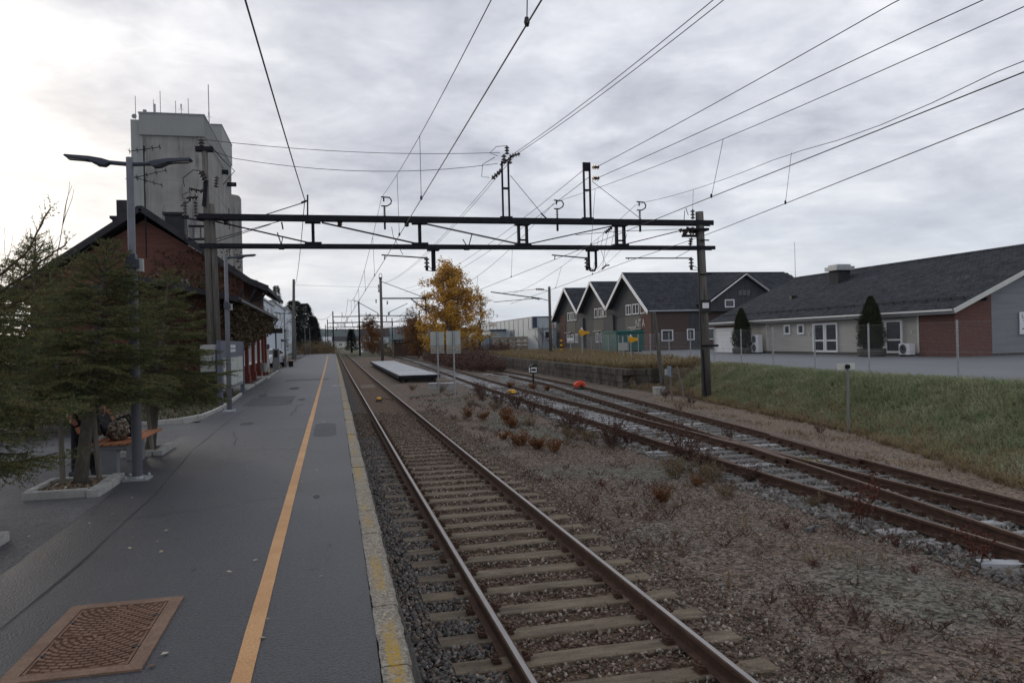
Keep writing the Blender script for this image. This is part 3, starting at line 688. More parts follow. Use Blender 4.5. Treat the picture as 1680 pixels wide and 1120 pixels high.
def square():
    rows = [(y, -70.0, float(polyx(P_LEFT, y)) + wob(y) - 0.0) for y in sorted(set(list(np.arange(2, 19.6, 0.25)) + [-10, -5, 0, 19.5]))]
    s = sheet('station_square', rows, 0.698, M['asphalt_old'], 'worn grey asphalt of the square left of the platform')
    sheet('parking_ground', [(19.5, -70, -9.2), (29, -70, -9.2), (60, -70, -9.2), (100, -70, -9.2), (101, -70, -3.8), (124, -70, -2.7)], 0.69, M['asphalt_old'], 'asphalt parking ground behind the spruces')
    sheet('station_verge', [(19.8, -9.2, -4.0), (21, -9.2, -3.2), (24, -9.2, -3.1), (29, -9.2, -3.2), (36, -9.2, -3.6), (56, -9.2, -3.65), (100, -9.2, -3.75)], 0.694, M['soil'], 'soil and lawn strip in front of the red station')
square()

def yard():
    ys = [-10, 5, 15, 18, 20, 22, 24, 27, 30, 33, 36, 40, 45, 54, 68, 80, 92, 105, 120]
    v, f = [], []
    for y in ys: v += [(float(polyx(FENCE, y)) + 0.15, y, 1.0), (64, y, 1.0)]
    for i in range(len(ys) - 1): f.append((2 * i, 2 * i + 1, 2 * i + 3, 2 * i + 2))
    tag(mesh_obj('road', np.array(v), f, M['asphalt_road']), 'grey asphalt yard road behind the wire fence', kind='structure')
yard()

def hills():
    for name, y0, y1, top, x0, x1, lab, seed in (('hill', 1900, 2700, 58, -420, 1900, 'low wooded hills on the horizon beyond the line', 1.0),
                                                 ('far_hills', 2900, 3500, 85, -2600, 3300, 'distant wooded ridge along the horizon', 6.0)):
        xs = np.linspace(x0, x1, 260); ys = np.linspace(y0, y1, 18)
        X, Y = np.meshgrid(xs, ys)
        t = (Y - y0) / (y1 - y0)
        prof = np.sin(np.clip(t, 0, 1) * math.pi) ** 0.8
        ramp = 0.25 + 0.75 * sstep((X - x0) / (380.0 if seed == 1.0 else 2000.0)) * (1 - 0.5 * sstep((X - x1 + 600) / 600))
        n = nz(X, Y, 0.0032, seed); n2 = nz(X, Y, 0.02, seed + 2); n3 = nz(X, Y, 0.09, seed + 4)
        H = 0.5 + prof * (top * ramp * (0.8 + 0.5 * n) + 4 * n2 + 2.5 * n3)
        I = np.arange(X.size).reshape(X.shape)
        F = np.stack([I[:-1, :-1], I[:-1, 1:], I[1:, 1:], I[1:, :-1]], -1).reshape(-1, 4)
        o = fast_mesh(name, np.stack([X, Y, H], -1).reshape(-1, 3), F, M['hill'], kind='structure')
        tag(o, lab)
hills()

# ------------------------------------------------------------------ tracks
RAILP = [(-0.021, 0), (0.021, 0), (0.034, -0.007), (0.036, -0.038), (0.008, -0.05), (0.008, -0.138), (0.07, -0.148), (0.07, -0.16), (-0.07, -0.16), (-0.07, -0.148), (-0.008, -0.138), (-0.008, -0.05), (-0.036, -0.038), (-0.034, -0.007)]
def rail(pts, parent, top='rail_top', name='rail', w=1.0):
    """pts: (y, x) centre line of one rail head"""
    v, f, mi = [], [], []; k = len(RAILP)
    P = [(float(x), float(y), zrf(y)) for y, x in pts]
    for i, (x, y, z) in enumerate(P):
        a, b = P[max(i - 1, 0)], P[min(i + 1, len(P) - 1)]
        d = math.hypot(b[0] - a[0], b[1] - a[1]); nx_, ny_ = (b[1] - a[1]) / d, -(b[0] - a[0]) / d
        for u, h in RAILP: v.append((x + nx_ * u * w, y + ny_ * u * w, z + h))
    for i in range(len(P) - 1):
        for j in range(k):
            a, b = i * k + j, i * k + (j + 1) % k
            f.append((a, b, b + k, a + k)); mi.append(1 if j == 0 else 0)
    f += [tuple(range(k)), tuple(reversed(range((len(P) - 1) * k, len(P) * k)))]; mi += [0, 0]
    return mesh_obj(name, np.array(v), f, [M['rail_rust'], M[top]], parent, mi=mi)

def along(pts, y0, y1, off=0.0, step=1.0):
    return [(y, float(polyx(pts, y)) + off) for y in list(np.arange(y0, y1, step)) + [y1]]

SLEEPER_MESH = {}
def sleeper(parent, x, y, yaw, length, m, rng, z=-0.15, thick=0.12, width=0.24):
    key = (m, round(length, 1), rng.randrange(4))
    if key not in SLEEPER_MESH:
        b = MB(); r = random.Random(str(key)); h = length / 2; w = width / 2; n = 6; v = []; f = []
        for i in range(n + 1):
            t = -h + length * i / n
            e = [r.uniform(-0.012, 0.012) for _ in range(3)]
            v += [(t, -w + e[0], -thick), (t, -w + e[0], -0.012), (t, -w + 0.014 + e[0], e[2] * 0.4), (t, w - 0.014 + e[1], e[2] * 0.4), (t, w + e[1], -0.012), (t, w + e[1], -thick)]
        for i in range(n):
            for j in range(5): a = i * 6 + j; f.append((a, a + 6, a + 7, a + 1))
        f += [tuple(range(6)), tuple(range(n * 6 + 5, n * 6 - 1, -1))]
        b.add(v, f); o = b.build('sleeper', M[m]); SLEEPER_MESH[key] = o.data; bpy.data.objects.remove(o)
    o = bpy.data.objects.new('sleeper', SLEEPER_MESH[key]); COL.objects.link(o); o.parent = parent
    p = org(parent); o.location = (x - p[0], y - p[1], z + zrf(y) - p[2]); o.rotation_euler = (rng.uniform(-0.01, 0.01), rng.uniform(-0.006, 0.006), yaw)
    return o

def clip_mb(mb, x, y, z):
    """fastening: base plate, two clip coils and bolt heads"""
    mb.box(x - 0.17, x + 0.17, y - 0.07, y + 0.07, z - 0.165, z - 0.150)
    for s in (-1, 1):
        mb.box(x + s * 0.12 - 0.035, x + s * 0.12 + 0.035, y - 0.05, y + 0.05, z - 0.15, z - 0.118)
        mb.lathe((x + s * 0.125, y, z - 0.118), [(0.022, 0), (0.022, 0.03), (0.012, 0.045)], 6)
        mb.tube([(x + s * 0.10, y - 0.05, z - 0.105), (x + s * 0.165, y - 0.062, z - 0.085), (x + s * 0.18, y, z - 0.08), (x + s * 0.165, y + 0.062, z - 0.085), (x + s * 0.10, y + 0.05, z - 0.105)], 0.011, 5)

def main_track():
    t = thing('railway_track', (2.12, 12, -0.2), 'single track with shiny rail heads running beside the platform edge', 'railway track')
    for s in (-0.752, 0.752): rail(along(T1, -12, 360, s, 3.0), t)
    rng = random.Random(11); y = 1.4; fast = MB()
    while y < 26:
        dz = -0.145 - 0.0022 * max(0, y - 9)
        sleeper(t, float(polyx(T1, y)) + rng.uniform(-0.03, 0.03), y, rng.uniform(-0.02, 0.02), 2.5, 'sleeper_brown', rng, dz)
        for s in (-0.752, 0.752): clip_mb(fast, float(polyx(T1, y)) + s, y, 0.0)
        y += 0.595 + rng.uniform(-0.012, 0.012)
    fast.build('rail_fastening', M['rail_rust'], t, kind='stuff')
    for y in (46.4, 48.0):                           # crossing boards showing between the rails
        b = MB(); b.box(1.72, 2.55, y, y + 0.3, -0.2, -0.07); b.build('crossing_board', M['timber'], t)
main_track()

R2L = [(-12, 7.45), (7, 7.45), (16, 7.5), (24, 7.72), (31, 7.85), (45, 8.25), (62, 8.9), (80, 9.5), (110, 10.0), (160, 10.2), (220, 10.6), (260, 12)]
R2R = [(y, x + 1.504) for y, x in R2L]
R3L = [(-12, 7.42), (1, 7.44), (5, 7.62), (7.5, 7.93), (12.8, 8.72), (18, 9.3), (21, 9.68), (27, 10.38), (34, 11.1), (42.3, 11.95), (53, 12.4), (62, 12.6)]
R3R = [(-12, 9.0), (3, 9.12), (7.5, 9.45), (9, 9.58), (13.3, 10.06), (18, 10.72), (21.2, 11.05), (28.9, 11.9), (39.6, 12.95), (53, 13.7), (62, 13.9)]
def smooth_poly(p, y0, y1, step):
    ys = list(np.arange(y0, y1, step)) + [y1]
    def g(y): return float(np.mean([polyx(p, y + d) for d in (-1.6, -0.8, 0, 0.8, 1.6)]))
    return [(y, g(y)) for y in ys]
def sidings():
    rng = random.Random(5)
    t = thing('railway_track', (8.3, 25, -0.2), 'rusty middle siding track on pale frosted sleepers', 'railway track')
    rail(smooth_poly(R2L, -12, 260, 2.0), t, 'rail_top_dull')
    rail(smooth_poly(R2R, -12, 15.0, 1.0), t, 'rail_top_dull'); rail(smooth_poly(R2R, 15.9, 260, 2.0), t, 'rail_top_dull')
    fast = MB(); y = 17.2; frost = True
    while y < 120:
        a, b = float(polyx(R2L, y)), float(polyx(R2R, y)); c = (a + b) / 2
        m = 'sleeper_frost' if (20 < y < 60 and rng.random() < 0.82) or rng.random() < 0.2 else 'sleeper_grey'
        sleeper(t, c + rng.uniform(-0.05, 0.05), y, rng.uniform(-0.03, 0.03), 2.4, m, rng, -0.15)
        if y < 40: clip_mb(fast, a, y, 0); clip_mb(fast, b, y, 0)
        y += 0.62 + rng.uniform(-0.03, 0.03)
    fast.build('rail_fastening', M['rail_rust'], t, kind='stuff')
    t3 = thing('railway_track', (11, 30, -0.2), 'rusty outer siding track curving along the foot of the stone ramp', 'railway track')
    rail(smooth_poly(R3L, 16.4, 62, 1.0), t3, 'rail_top_dull'); rail(smooth_poly(R3R, 9, 62, 1.0), t3, 'rail_top_dull')
    y = 21.5; fast = MB()
    while y < 60:
        a, b = float(polyx(R3L, y)), float(polyx(R3R, y)); c = (a + b) / 2
        m = 'sleeper_frost' if rng.random() < 0.3 else 'sleeper_grey'
        sleeper(t3, c + rng.uniform(-0.05, 0.05), y, -0.09 + rng.uniform(-0.03, 0.03), 2.4, m, rng, -0.16)
        if y < 36: clip_mb(fast, a, y, 0); clip_mb(fast, b, y, 0)
        y += 0.66 + rng.uniform(-0.04, 0.04)
    fast.build('rail_fastening', M['rail_rust'], t3, kind='stuff')
    # the turnout joining them: crossing nose, wing and closure rails, long timbers
    p = thing('railway_turnout', (8.6, 11, -0.2), 'turnout where the two rusty sidings merge at the right edge', 'railway switch')
    rail(smooth_poly(R3L, -12, 15.0, 0.8), p, 'rail_top_dull', 'closure_rail'); rail(smooth_poly(R3R, -12, 9, 0.8), p, 'rail_top_dull', 'closure_rail')
    rail([(15.0, 8.985), (15.6, 9.04), (16.6, 9.14)], p, 'rail_top_dull', 'crossing_nose', 1.3)
    rail([(13.6, 8.72), (15.2, 8.93), (17.2, 8.97)], p, 'rail_top_dull', 'wing_rail'); rail([(13.6, 9.06), (15.2, 9.10), (17.4, 9.33)], p, 'rail_top_dull', 'wing_rail')
    rail(along([(13.5, 7.58), (17.5, 7.64)], 13.5, 17.5), p, 'rail_top_dull', 'check_rail'); rail(along([(13.0, 9.93), (17.0, 10.48)], 13.0, 17.0), p, 'rail_top_dull', 'check_rail')
    y = 3.2; fast = MB()
    while y < 21.4:
        x0 = float(polyx(R2L, y)) - 0.5; x1 = float(polyx(R3R, y)) + 0.5
        if y > 17: x0 = float(polyx(R3L, y)) - 0.4
        m = 'sleeper_frost' if rng.random() < 0.22 else 'sleeper_grey'
        sleeper(p, (x0 + x1) / 2 + rng.uniform(-0.08, 0.08), y, rng.uniform(-0.03, 0.01), x1 - x0 + rng.uniform(-0.1, 0.2), m, rng, -0.158)
        for R in (R2L, R2R, R3L, R3R): clip_mb(fast, float(polyx(R, y)), y, 0)
        y += 0.6 + rng.uniform(-0.03, 0.03)
    fast.build('rail_fastening', M['rail_rust'], p, kind='stuff')
sidings()

# ballast and gravel: loose stones, nobody could count them
def ballast():
    rng = np.random.default_rng(21)
    def lay(name, n, xf, y0, y1, size, m, seed, label, sink=0.25, power=1.6, gap=None, lift=0.0):
        y = y0 + (y1 - y0) * rng.random(n) ** power; x = xf(y, rng.random(n))
        keep = np.ones(n, bool)
        for g in gap or []: keep &= g(x, y)
        x, y = x[keep], y[keep]; k = len(x)
        s = size[0] + (size[1] - size[0]) * rng.random(k) ** 2.2
        z = ground_h(x, y) + s * (0.5 - sink) + lift
        tv, tf = stone_template(seed)
        o = scatter(name, tv, tf, np.c_[x, y, z], np.c_[s, s * (0.7 + 0.5 * rng.random(k)), s * 0.75], rand_rots(k, rng), m, kind='stuff', rng=rng)
        tag(o, label)
    def between(c, a, b): return lambda y, u: polyx(c, y) + a + (b - a) * u
    offrail = lambda x, y: np.minimum(np.abs(x - polyx(T1, y) + 0.752), np.abs(x - polyx(T1, y) - 0.752)) > 0.075
    def offsl(x, y):                                   # leave most of the sleeper tops bare
        ph = ((y - 1.4) / 0.595) % 1.0
        on = (np.minimum(ph, 1 - ph) < 0.2) & (np.abs(x - 2.12) < 1.22) & (y < 16)
        return ~on | (rng.random(len(x)) < np.where(x < 1.3, 0.42, np.where(x > 2.95, 0.25, 0.07)))
    lay('ballast_gravel', 42000, between(T1, -1.55, 1.75), 3.3, 30, (0.012, 0.031), M['stone_brown'], 1, 'brown crushed stone ballast around the first track', gap=[offrail, offsl], lift=0.03)
    lay('coarse_gravel', 11000, between(T1, -1.6, -0.8), 3.3, 22, (0.018, 0.045), mat('stone_dark', (0.07, 0.068, 0.066), (0.12, 0.115, 0.11), 3, 0.95, attr=[(0.04, 0.04, 0.042), (0.085, 0.08, 0.078), (0.14, 0.13, 0.12), (0.22, 0.2, 0.18)]), 2, 'dark grey ballast below the platform edge', gap=[offrail, offsl], lift=0.025)
    lay('loose_gravel', 24000, lambda y, u: 3.6 + u * 4.2, 4.0, 20, (0.007, 0.028), M['stone_brown'], 3, 'loose fine gravel on the open ground between tracks', power=1.5)
    lay('pale_pebbles', 2200, lambda y, u: 3.5 + u * 5.0, 4.5, 20, (0.012, 0.03), M['stone_grey'], 6, 'scattered pale pebbles on the brown ground', power=1.3)
    def offr(x, y):
        d = np.full(len(x), 9.0)
        for R in (R2L, R2R, R3L, R3R): d = np.minimum(d, np.abs(x - polyx(R, y)))
        return d > 0.08
    lay('siding_ballast', 32000, lambda y, u: polyx(R2L, y) - 0.75 + u * (polyx(R3R, y) - polyx(R2L, y) + 1.3), 5.5, 44, (0.022, 0.062), M['stone_grey'], 4, 'pale grey crushed stone ballast of the sidings', gap=[offr, lambda x, y: rng.random(len(x)) < 0.5 + 0.5 * np.clip(np.abs(((y - 3.2) / 0.6) % 1 - 0.5) * 3 - 0.3, 0, 1)], lift=0.005)
ballast()

# ------------------------------------------------------------------ buildings
def framed_window(parent, wall, a0, a1, z0, z1, p, nrm, frame=0.07, mull=1, trans=0, fm='white_paint', name='window', proud=0.04):
    """wall 'x': faces along x at x=p (a = y range); wall 'y': faces along y at y=p (a = x range)"""
    b = MB(); s = nrm
    def bx(mb, u0, u1, w0, w1, d0, d1):
        lo, hi = sorted((p + s * d0, p + s * d1))
        if wall == 'x': mb.box(lo, hi, u0, u1, w0, w1)
        else: mb.box(u0, u1, lo, hi, w0, w1)
    bx(b, a0, a0 + frame, z0, z1, -0.02, proud); bx(b, a1 - frame, a1, z0, z1, -0.02, proud)
    bx(b, a0 + frame, a1 - frame, z0, z0 + frame, -0.02, proud); bx(b, a0 + frame, a1 - frame, z1 - frame, z1, -0.02, proud)
    for i in range(1, mull):
        u = a0 + (a1 - a0) * i / mull; bx(b, u - frame * 0.45, u + frame * 0.45, z0 + frame, z1 - frame, -0.02, proud - 0.006)
    if trans: bx(b, a0 + frame, a1 - frame, trans - frame * 0.4, trans + frame * 0.4, -0.02, proud - 0.012)
    o = b.build(name, M[fm], parent)
    g = MB(); bx(g, a0 + frame * 0.9, a1 - frame * 0.9, z0 + frame * 0.9, z1 - frame * 0.9, -0.03, 0.008); g.build('pane', M['glass'], o); ORG
    return o

def siding(parent, wall, a0, a1, z0, z1, p, nrm, m, board=0.145, top=None, name='siding'):
    """weatherboards as lapped boards; top(a) limits the height (gables)"""
    b = MB(); z = z0
    while z < z1 - 1e-3:
        zt = min(z + board, z1); u0, u1 = a0, a1
        if top:
            us = np.linspace(a0, a1, 200); ok = us[np.array([top(u) for u in us]) > zt]
            if not len(ok): break
            u0, u1 = ok[0], ok[-1]
        lo, hi = p, p + nrm * 0.022; 
        if wall == 'x':
            v = [(lo, u0, z), (lo, u1, z), (hi, u1, z), (hi, u0, z), (lo, u0, zt), (lo, u1, zt), (p + nrm * 0.006, u1, zt), (p + nrm * 0.006, u0, zt)]
        else:
            v = [(u0, lo, z), (u1, lo, z), (u1, hi, z), (u0, hi, z), (u0, lo, zt), (u1, lo, zt), (u1, p + nrm * 0.006, zt), (u0, p + nrm * 0.006, zt)]
        b.add(v, [(3, 2, 1, 0), (4, 5, 6, 7), (0, 1, 5, 4), (1, 2, 6, 5), (2, 3, 7, 6), (3, 0, 4, 7)])
        z += board
    return b.build(name, M[m], parent, kind='stuff')

def tiled_roof(parent, o, u, v, nu, nv, lu, lv, m='roof_tile', name='roof_tiles', period=0.30, amp=0.022, step=0.028):
    """profiled tiles: o corner at the eave, u along the eave, v up the slope; lu, lv lengths; nv courses"""
    o, u, v = Vector(o), Vector(u).normalized(), Vector(v).normalized(); n = u.cross(v).normalized()
    if n.z < 0: n = -n
    k = max(2, int(lu / period * 4)); us = np.linspace(0, lu, k + 1)
    wave = amp * np.cos(us / period * 2 * math.pi); wave = np.maximum(wave, -amp * 0.4)
    V = []; F = []
    for j in range(nv):
        v0, v1 = lv * j / nv - (0.05 if j == 0 else 0), lv * (j + 1) / nv + 0.02
        base = len(V)
        for q, (vv, hh) in enumerate(((v0, 0.0), (v0, step), (v1, 0.004))):
            for i in range(k + 1):
                V.append(tuple(o + u * us[i] + v * vv + n * (wave[i] + hh)))
        for q in range(2):
            for i in range(k):
                a = base + q * (k + 1) + i; F.append((a, a + 1, a + k + 2, a + k + 1))
    return fast_mesh(name, np.array(V), np.array(F), M[m], parent, kind='stuff')

def right_building():
    X0, Y0, Y1, ZB, ZE = 32.9, 35.0, 61.9, 1.0, 3.62
    XR, ZR = 41.2, 7.45
    t = thing('office_building', (X0, Y0, ZB), 'long low building with grey tiled roof, beige boards and brick corner', 'building')
    b = MB(); b.prism([(X0 + 0.05, ZB), (2 * XR - X0, ZB), (2 * XR - X0, ZE), (XR, ZR - 0.2), (X0 + 0.05, ZE)], 'y', Y0 + 0.05, Y1)
    b.build('wall', M['siding_beige'], t)
    b = MB(); b.box(X0, X0 + 0.05, Y0 + 0.05, 37.6, ZB + 0.0, ZE); b.build('brick_wall', M['brick_y'], t)
    b = MB(); b.prism([(X0, ZB), (35.3, ZB), (35.3, ZE + (35.3 - X0) * 0.44), (X0, ZE)], 'y', Y0, Y0 + 0.05); b.build('brick_wall', M['brick_x'], t)
    siding(t, 'x', 37.7, 57.3, ZB + 0.18, ZE, X0 + 0.045, -1, 'siding_beige')
    topf = lambda x: ZE + 0.44 * (min(x, 2 * XR - x) - X0)
    siding(t, 'y', 35.36, 2 * XR - X0, ZB + 0.12, ZR, Y0 + 0.03, -1, 'siding_grey', top=topf)
    b = MB(); b.box(X0 - 0.01, X0 + 0.045, 37.6, 57.3, ZB, ZB + 0.18); b.box(35.3, 2 * XR - X0, Y0 + 0.01, Y0 + 0.05, ZB, ZB + 0.12); b.build('plinth', M['dark_stone'], t)
    for y in (37.62, 53.2): b = MB(); b.box(X0 - 0.02, X0 + 0.04, y, y + 0.10, ZB + 0.2, ZE); b.build('corner_board', M['cream'], t)
    b = MB(); b.box(35.3, 35.37, Y0 - 0.01, Y0 + 0.03, ZB + 0.12, ZE + 1.05); b.build('corner_board', M['siding_grey'], t)
    # roof
    sl = math.atan(0.44); ov = 0.55; lv = (XR - X0 + ov) / math.cos(sl)
    e = (X0 - ov, Y0 - 0.55, ZE - ov * 0.44 + 0.16)
    tiled_roof(t, e, (0, 1, 0), (math.cos(sl), 0, math.sin(sl)), 0, 27, Y1 - Y0 + 1.0, lv)
    b = MB(); b.prism([(X0 - ov, e[2] - 0.18), (XR, ZR - 0.20), (2 * XR - X0 + ov, e[2] - 0.18), (2 * XR - X0 + ov, e[2] - 0.05), (XR, ZR - 0.07), (X0 - ov, e[2] - 0.05)], 'y', Y0 - 0.53, Y1 + 0.4); b.build('roof_deck', M['siding_grey'], t)
    b = MB(); b.tube([(XR, Y0 - 0.55, ZR + 0.02), (XR, Y1 + 0.45, ZR + 0.02)], 0.12, 8); b.build('ridge_tiles', M['roof_tile'], t)
    b = MB()
    for s, xe in ((1, X0 - ov), (-1, 2 * XR - X0 + ov)): b.bar((xe, Y0 - 0.56, e[2] - 0.08), (XR, Y0 - 0.56, ZR - 0.10), 0.05, 0.24)
    b.build('bargeboard', M['cream'], t)
    b = MB(); b.tube([(X0 - ov - 0.06, Y0 - 0.5, e[2] - 0.03), (X0 - ov - 0.06, Y1 + 0.4, e[2] - 0.03)], 0.065, 8); b.build('gutter', M['cream'], t)
    b = MB(); b.box(X0 - ov + 0.01, X0 - ov + 0.04, Y0 - 0.5, Y1 + 0.4, e[2] - 0.20, e[2] - 0.03); b.build('fascia', M['cream'], t)
    b = MB(); b.tube([(X0 - ov - 0.06, 43.2, e[2] - 0.06), (X0 - 0.08, 42.4, e[2] - 0.35), (X0 - 0.08, 42.2, ZB + 0.25), (X0 - 0.25, 42.2, ZB + 0.1)], 0.05, 8); b.build('downpipe', M['black_paint'], t)
    b = MB(); b.tube([(X0 - 0.08, 53.3, ZE - 0.1), (X0 - 0.08, 53.3, ZB + 0.2)], 0.045, 8); b.build('downpipe', M['cream'], t)
    # snow guard rail
    b = MB()
    for vv in (1.35,):
        c = Vector(e) + Vector((math.cos(sl), 0, math.sin(sl))) * vv
        for h in (0.12, 0.2): b.tube([(c.x - math.sin(sl) * h, Y0 - 0.2, c.z + h), (c.x - math.sin(sl) * h, Y1, c.z + h)], 0.018, 4)
        yy = Y0
        while yy < Y1: b.bar((c.x, yy, c.z), (c.x - 0.09, yy, c.z + 0.22), 0.03); yy += 0.9
    b.build('snow_guard', M['black_paint'], t)
    for y in np.arange(Y0 + 0.0, Y0 + 0.1, 1.0): pass
    for xx in (X0 + 1.6, X0 + 4.6): b = MB(); b.box(xx, xx + 0.12, Y0 - 0.5, Y0 + 0.02, topf(xx) - 0.32, topf(xx) - 0.1); b.build('purlin_end', M['black_paint'], t)
    # windows and doors
    for (y0, y1) in ((44.85, 47.55), (38.9, 41.85)):
        m0 = (y0 + y1) / 2
        for a, c in ((y0, m0 - 0.03), (m0 + 0.03, y1)): framed_window(t, 'x', a, c, ZB + 0.16, 3.14, X0, -1, 0.13, 1, ZB + 0.95, proud=0.07, name='window')
    for y0, y1 in ((48.55, 49.35), (50.25, 51.05)): framed_window(t, 'x', y0, y1, 2.4, 3.15, X0, -1, 0.14, 1, 0, proud=0.07)
    d = MB()
    for k in range(7): d.box(X0 - 0.03, X0 + 0.04, 57.6, 61.4, ZB + 0.02 + k * 0.3, ZB + 0.31 + k * 0.3)
    d.build('garage_door', M['white_paint'], t)
    b = MB(); b.box(X0 - 0.01, X0 + 0.05, 57.3, 61.8, ZB + 2.14, ZE); b.build('brick_wall', M['brick_y'], t)
    b = MB(); b.box(X0 - 0.05, X0 + 0.03, 61.42, 61.6, ZB, ZB + 2.14); b.box(X0 - 0.05, X0 + 0.03, 57.4, 57.58, ZB, ZB + 2.14); b.build('door_frame', M['cream'], t)
    for y in (38.1, 47.9, 52.4, 55.0, 56.0): b = MB(); b.box(X0 - 0.05, X0 + 0.03, y, y + 0.12, 2.35, 2.46); b.build('vent_cap', M['cream'], t)
    # chimney vent on the roof
    vx, vy, vz = 39.0, 52.8, 6.45
    b = MB(); b.box(vx - 0.55, vx + 0.55, vy - 0.55, vy + 0.55, vz - 0.3, vz + 0.85)
    ch = b.build('roof_vent', M['roof_dark'], t)
    b = MB(); b.box(vx - 0.8, vx + 0.8, vy - 0.75, vy + 0.75, vz + 0.86, vz + 1.16); b.box(vx - 0.6, vx + 0.6, vy - 0.55, vy + 0.55, vz + 1.162, vz + 1.32); b.build('cowl', M['galvanised'], ch)
    b = MB(); b.box(36.1, 36.6, 54.9, 55.3, 5.15, 5.52); b.build('roof_hatch', M['black_paint'], t)
    b = MB(); b.lathe((36.2, Y0 - 0.02, 5.15), [(0.05, -0.14), (0.08, -0.08), (0.05, 0)], 8, 'y'); b.build('wall_lamp', M['galvanised'], t)
    # advertising board at the right-hand edge of the picture
    s = thing('wall_sign', (38.6, Y0 - 0.05, 2.1), 'white wall sign with dark blue lettering on grey boarding', 'sign')
    b = MB(); b.box(37.1, 40.2, Y0 - 0.09, Y0 - 0.03, 2.13, 3.36); b.build('sign_panel', M['white_paint'], s)
    ink = mat('ink_blue', (0.012, 0.014, 0.05), (0.016, 0.018, 0.06), 2, 0.6)
    for txt, x, z, size in (('L', 37.22, 3.03, 0.30), ('O', 37.42, 3.03, 0.30), ('T', 37.34, 2.68, 0.30)): letter(txt, (x, Y0 - 0.093, z), size, ink, s)
    b = MB()
    for k in range(5): b.box(37.24 + k * 0.09, 37.24 + k * 0.09 + 0.07, Y0 - 0.096, Y0 - 0.089, 2.40, 2.46)
    b.build('lettering', ink, s)

def letter(txt, loc, size, m, parent, rot=(rad(90), 0, 0), bold=0.012):
    c = bpy.data.curves.new('lettering', 'FONT'); c.body = txt; c.size = size; c.extrude = 0.003; c.offset = bold * size
    c.materials.append(m)
    o = bpy.data.objects.new('lettering', c); COL.objects.link(o); o.parent = parent
    p = org(parent); bpy.context.view_layer.update()
    me = bpy.data.meshes.new_from_object(o); bpy.data.objects.remove(o)
    o = bpy.data.objects.new('lettering', me); COL.objects.link(o); o.parent = parent
    o.location = (loc[0] - p[0], loc[1] - p[1], loc[2] - p[2]); o.rotation_euler = rot
    return o
right_building()

def heat_pump(loc, w, h, label, fans=1):
    t = thing('heat_pump', loc, label, 'heat pump', 'outdoor heat pumps along the beige wall')
    x, y, z = loc
    b = MB(); b.box(x - 0.2, x + 0.2, y - w / 2, y + w / 2, z + 0.1, z + h); b.build('casing', M['white_paint'], t, bevel=0.02)
    for k in range(fans):
        c = z + 0.1 + (h - 0.1) * (k + 0.5) / fans
        b = MB(); b.lathe((x - 0.215, y + 0.06, c), [(0.27, 0), (0.27, 0.02)], 18, 'x'); f = b.build('fan_grille', M['steel_dark'], t)
        b = MB()
        for r in (0.1, 0.19, 0.265): b.tube([(x - 0.222, y + 0.06 + r * math.cos(a), c + r * math.sin(a)) for a in np.linspace(0, 2 * math.pi, 17)], 0.008, 4)
        b.build('grille_rings', M['galvanised'], f)
    for s in (-1, 1): b = MB(); b.box(x - 0.18, x + 0.18, y + s * w * 0.35 - 0.04, y + s * w * 0.35 + 0.04, z, z + 0.1); b.build('foot', M['steel_dark'], t)
heat_pump((32.3, 37.9, 1.0), 0.85, 0.75, 'small white heat pump beside the brick corner')
heat_pump((32.3, 53.9, 1.0), 1.0, 1.45, 'tall white heat pump with two stacked fans by the beige wall', 2)
heat_pump((32.3, 55.2, 1.0), 0.9, 0.85, 'low white heat pump next to the taller two-fan one')

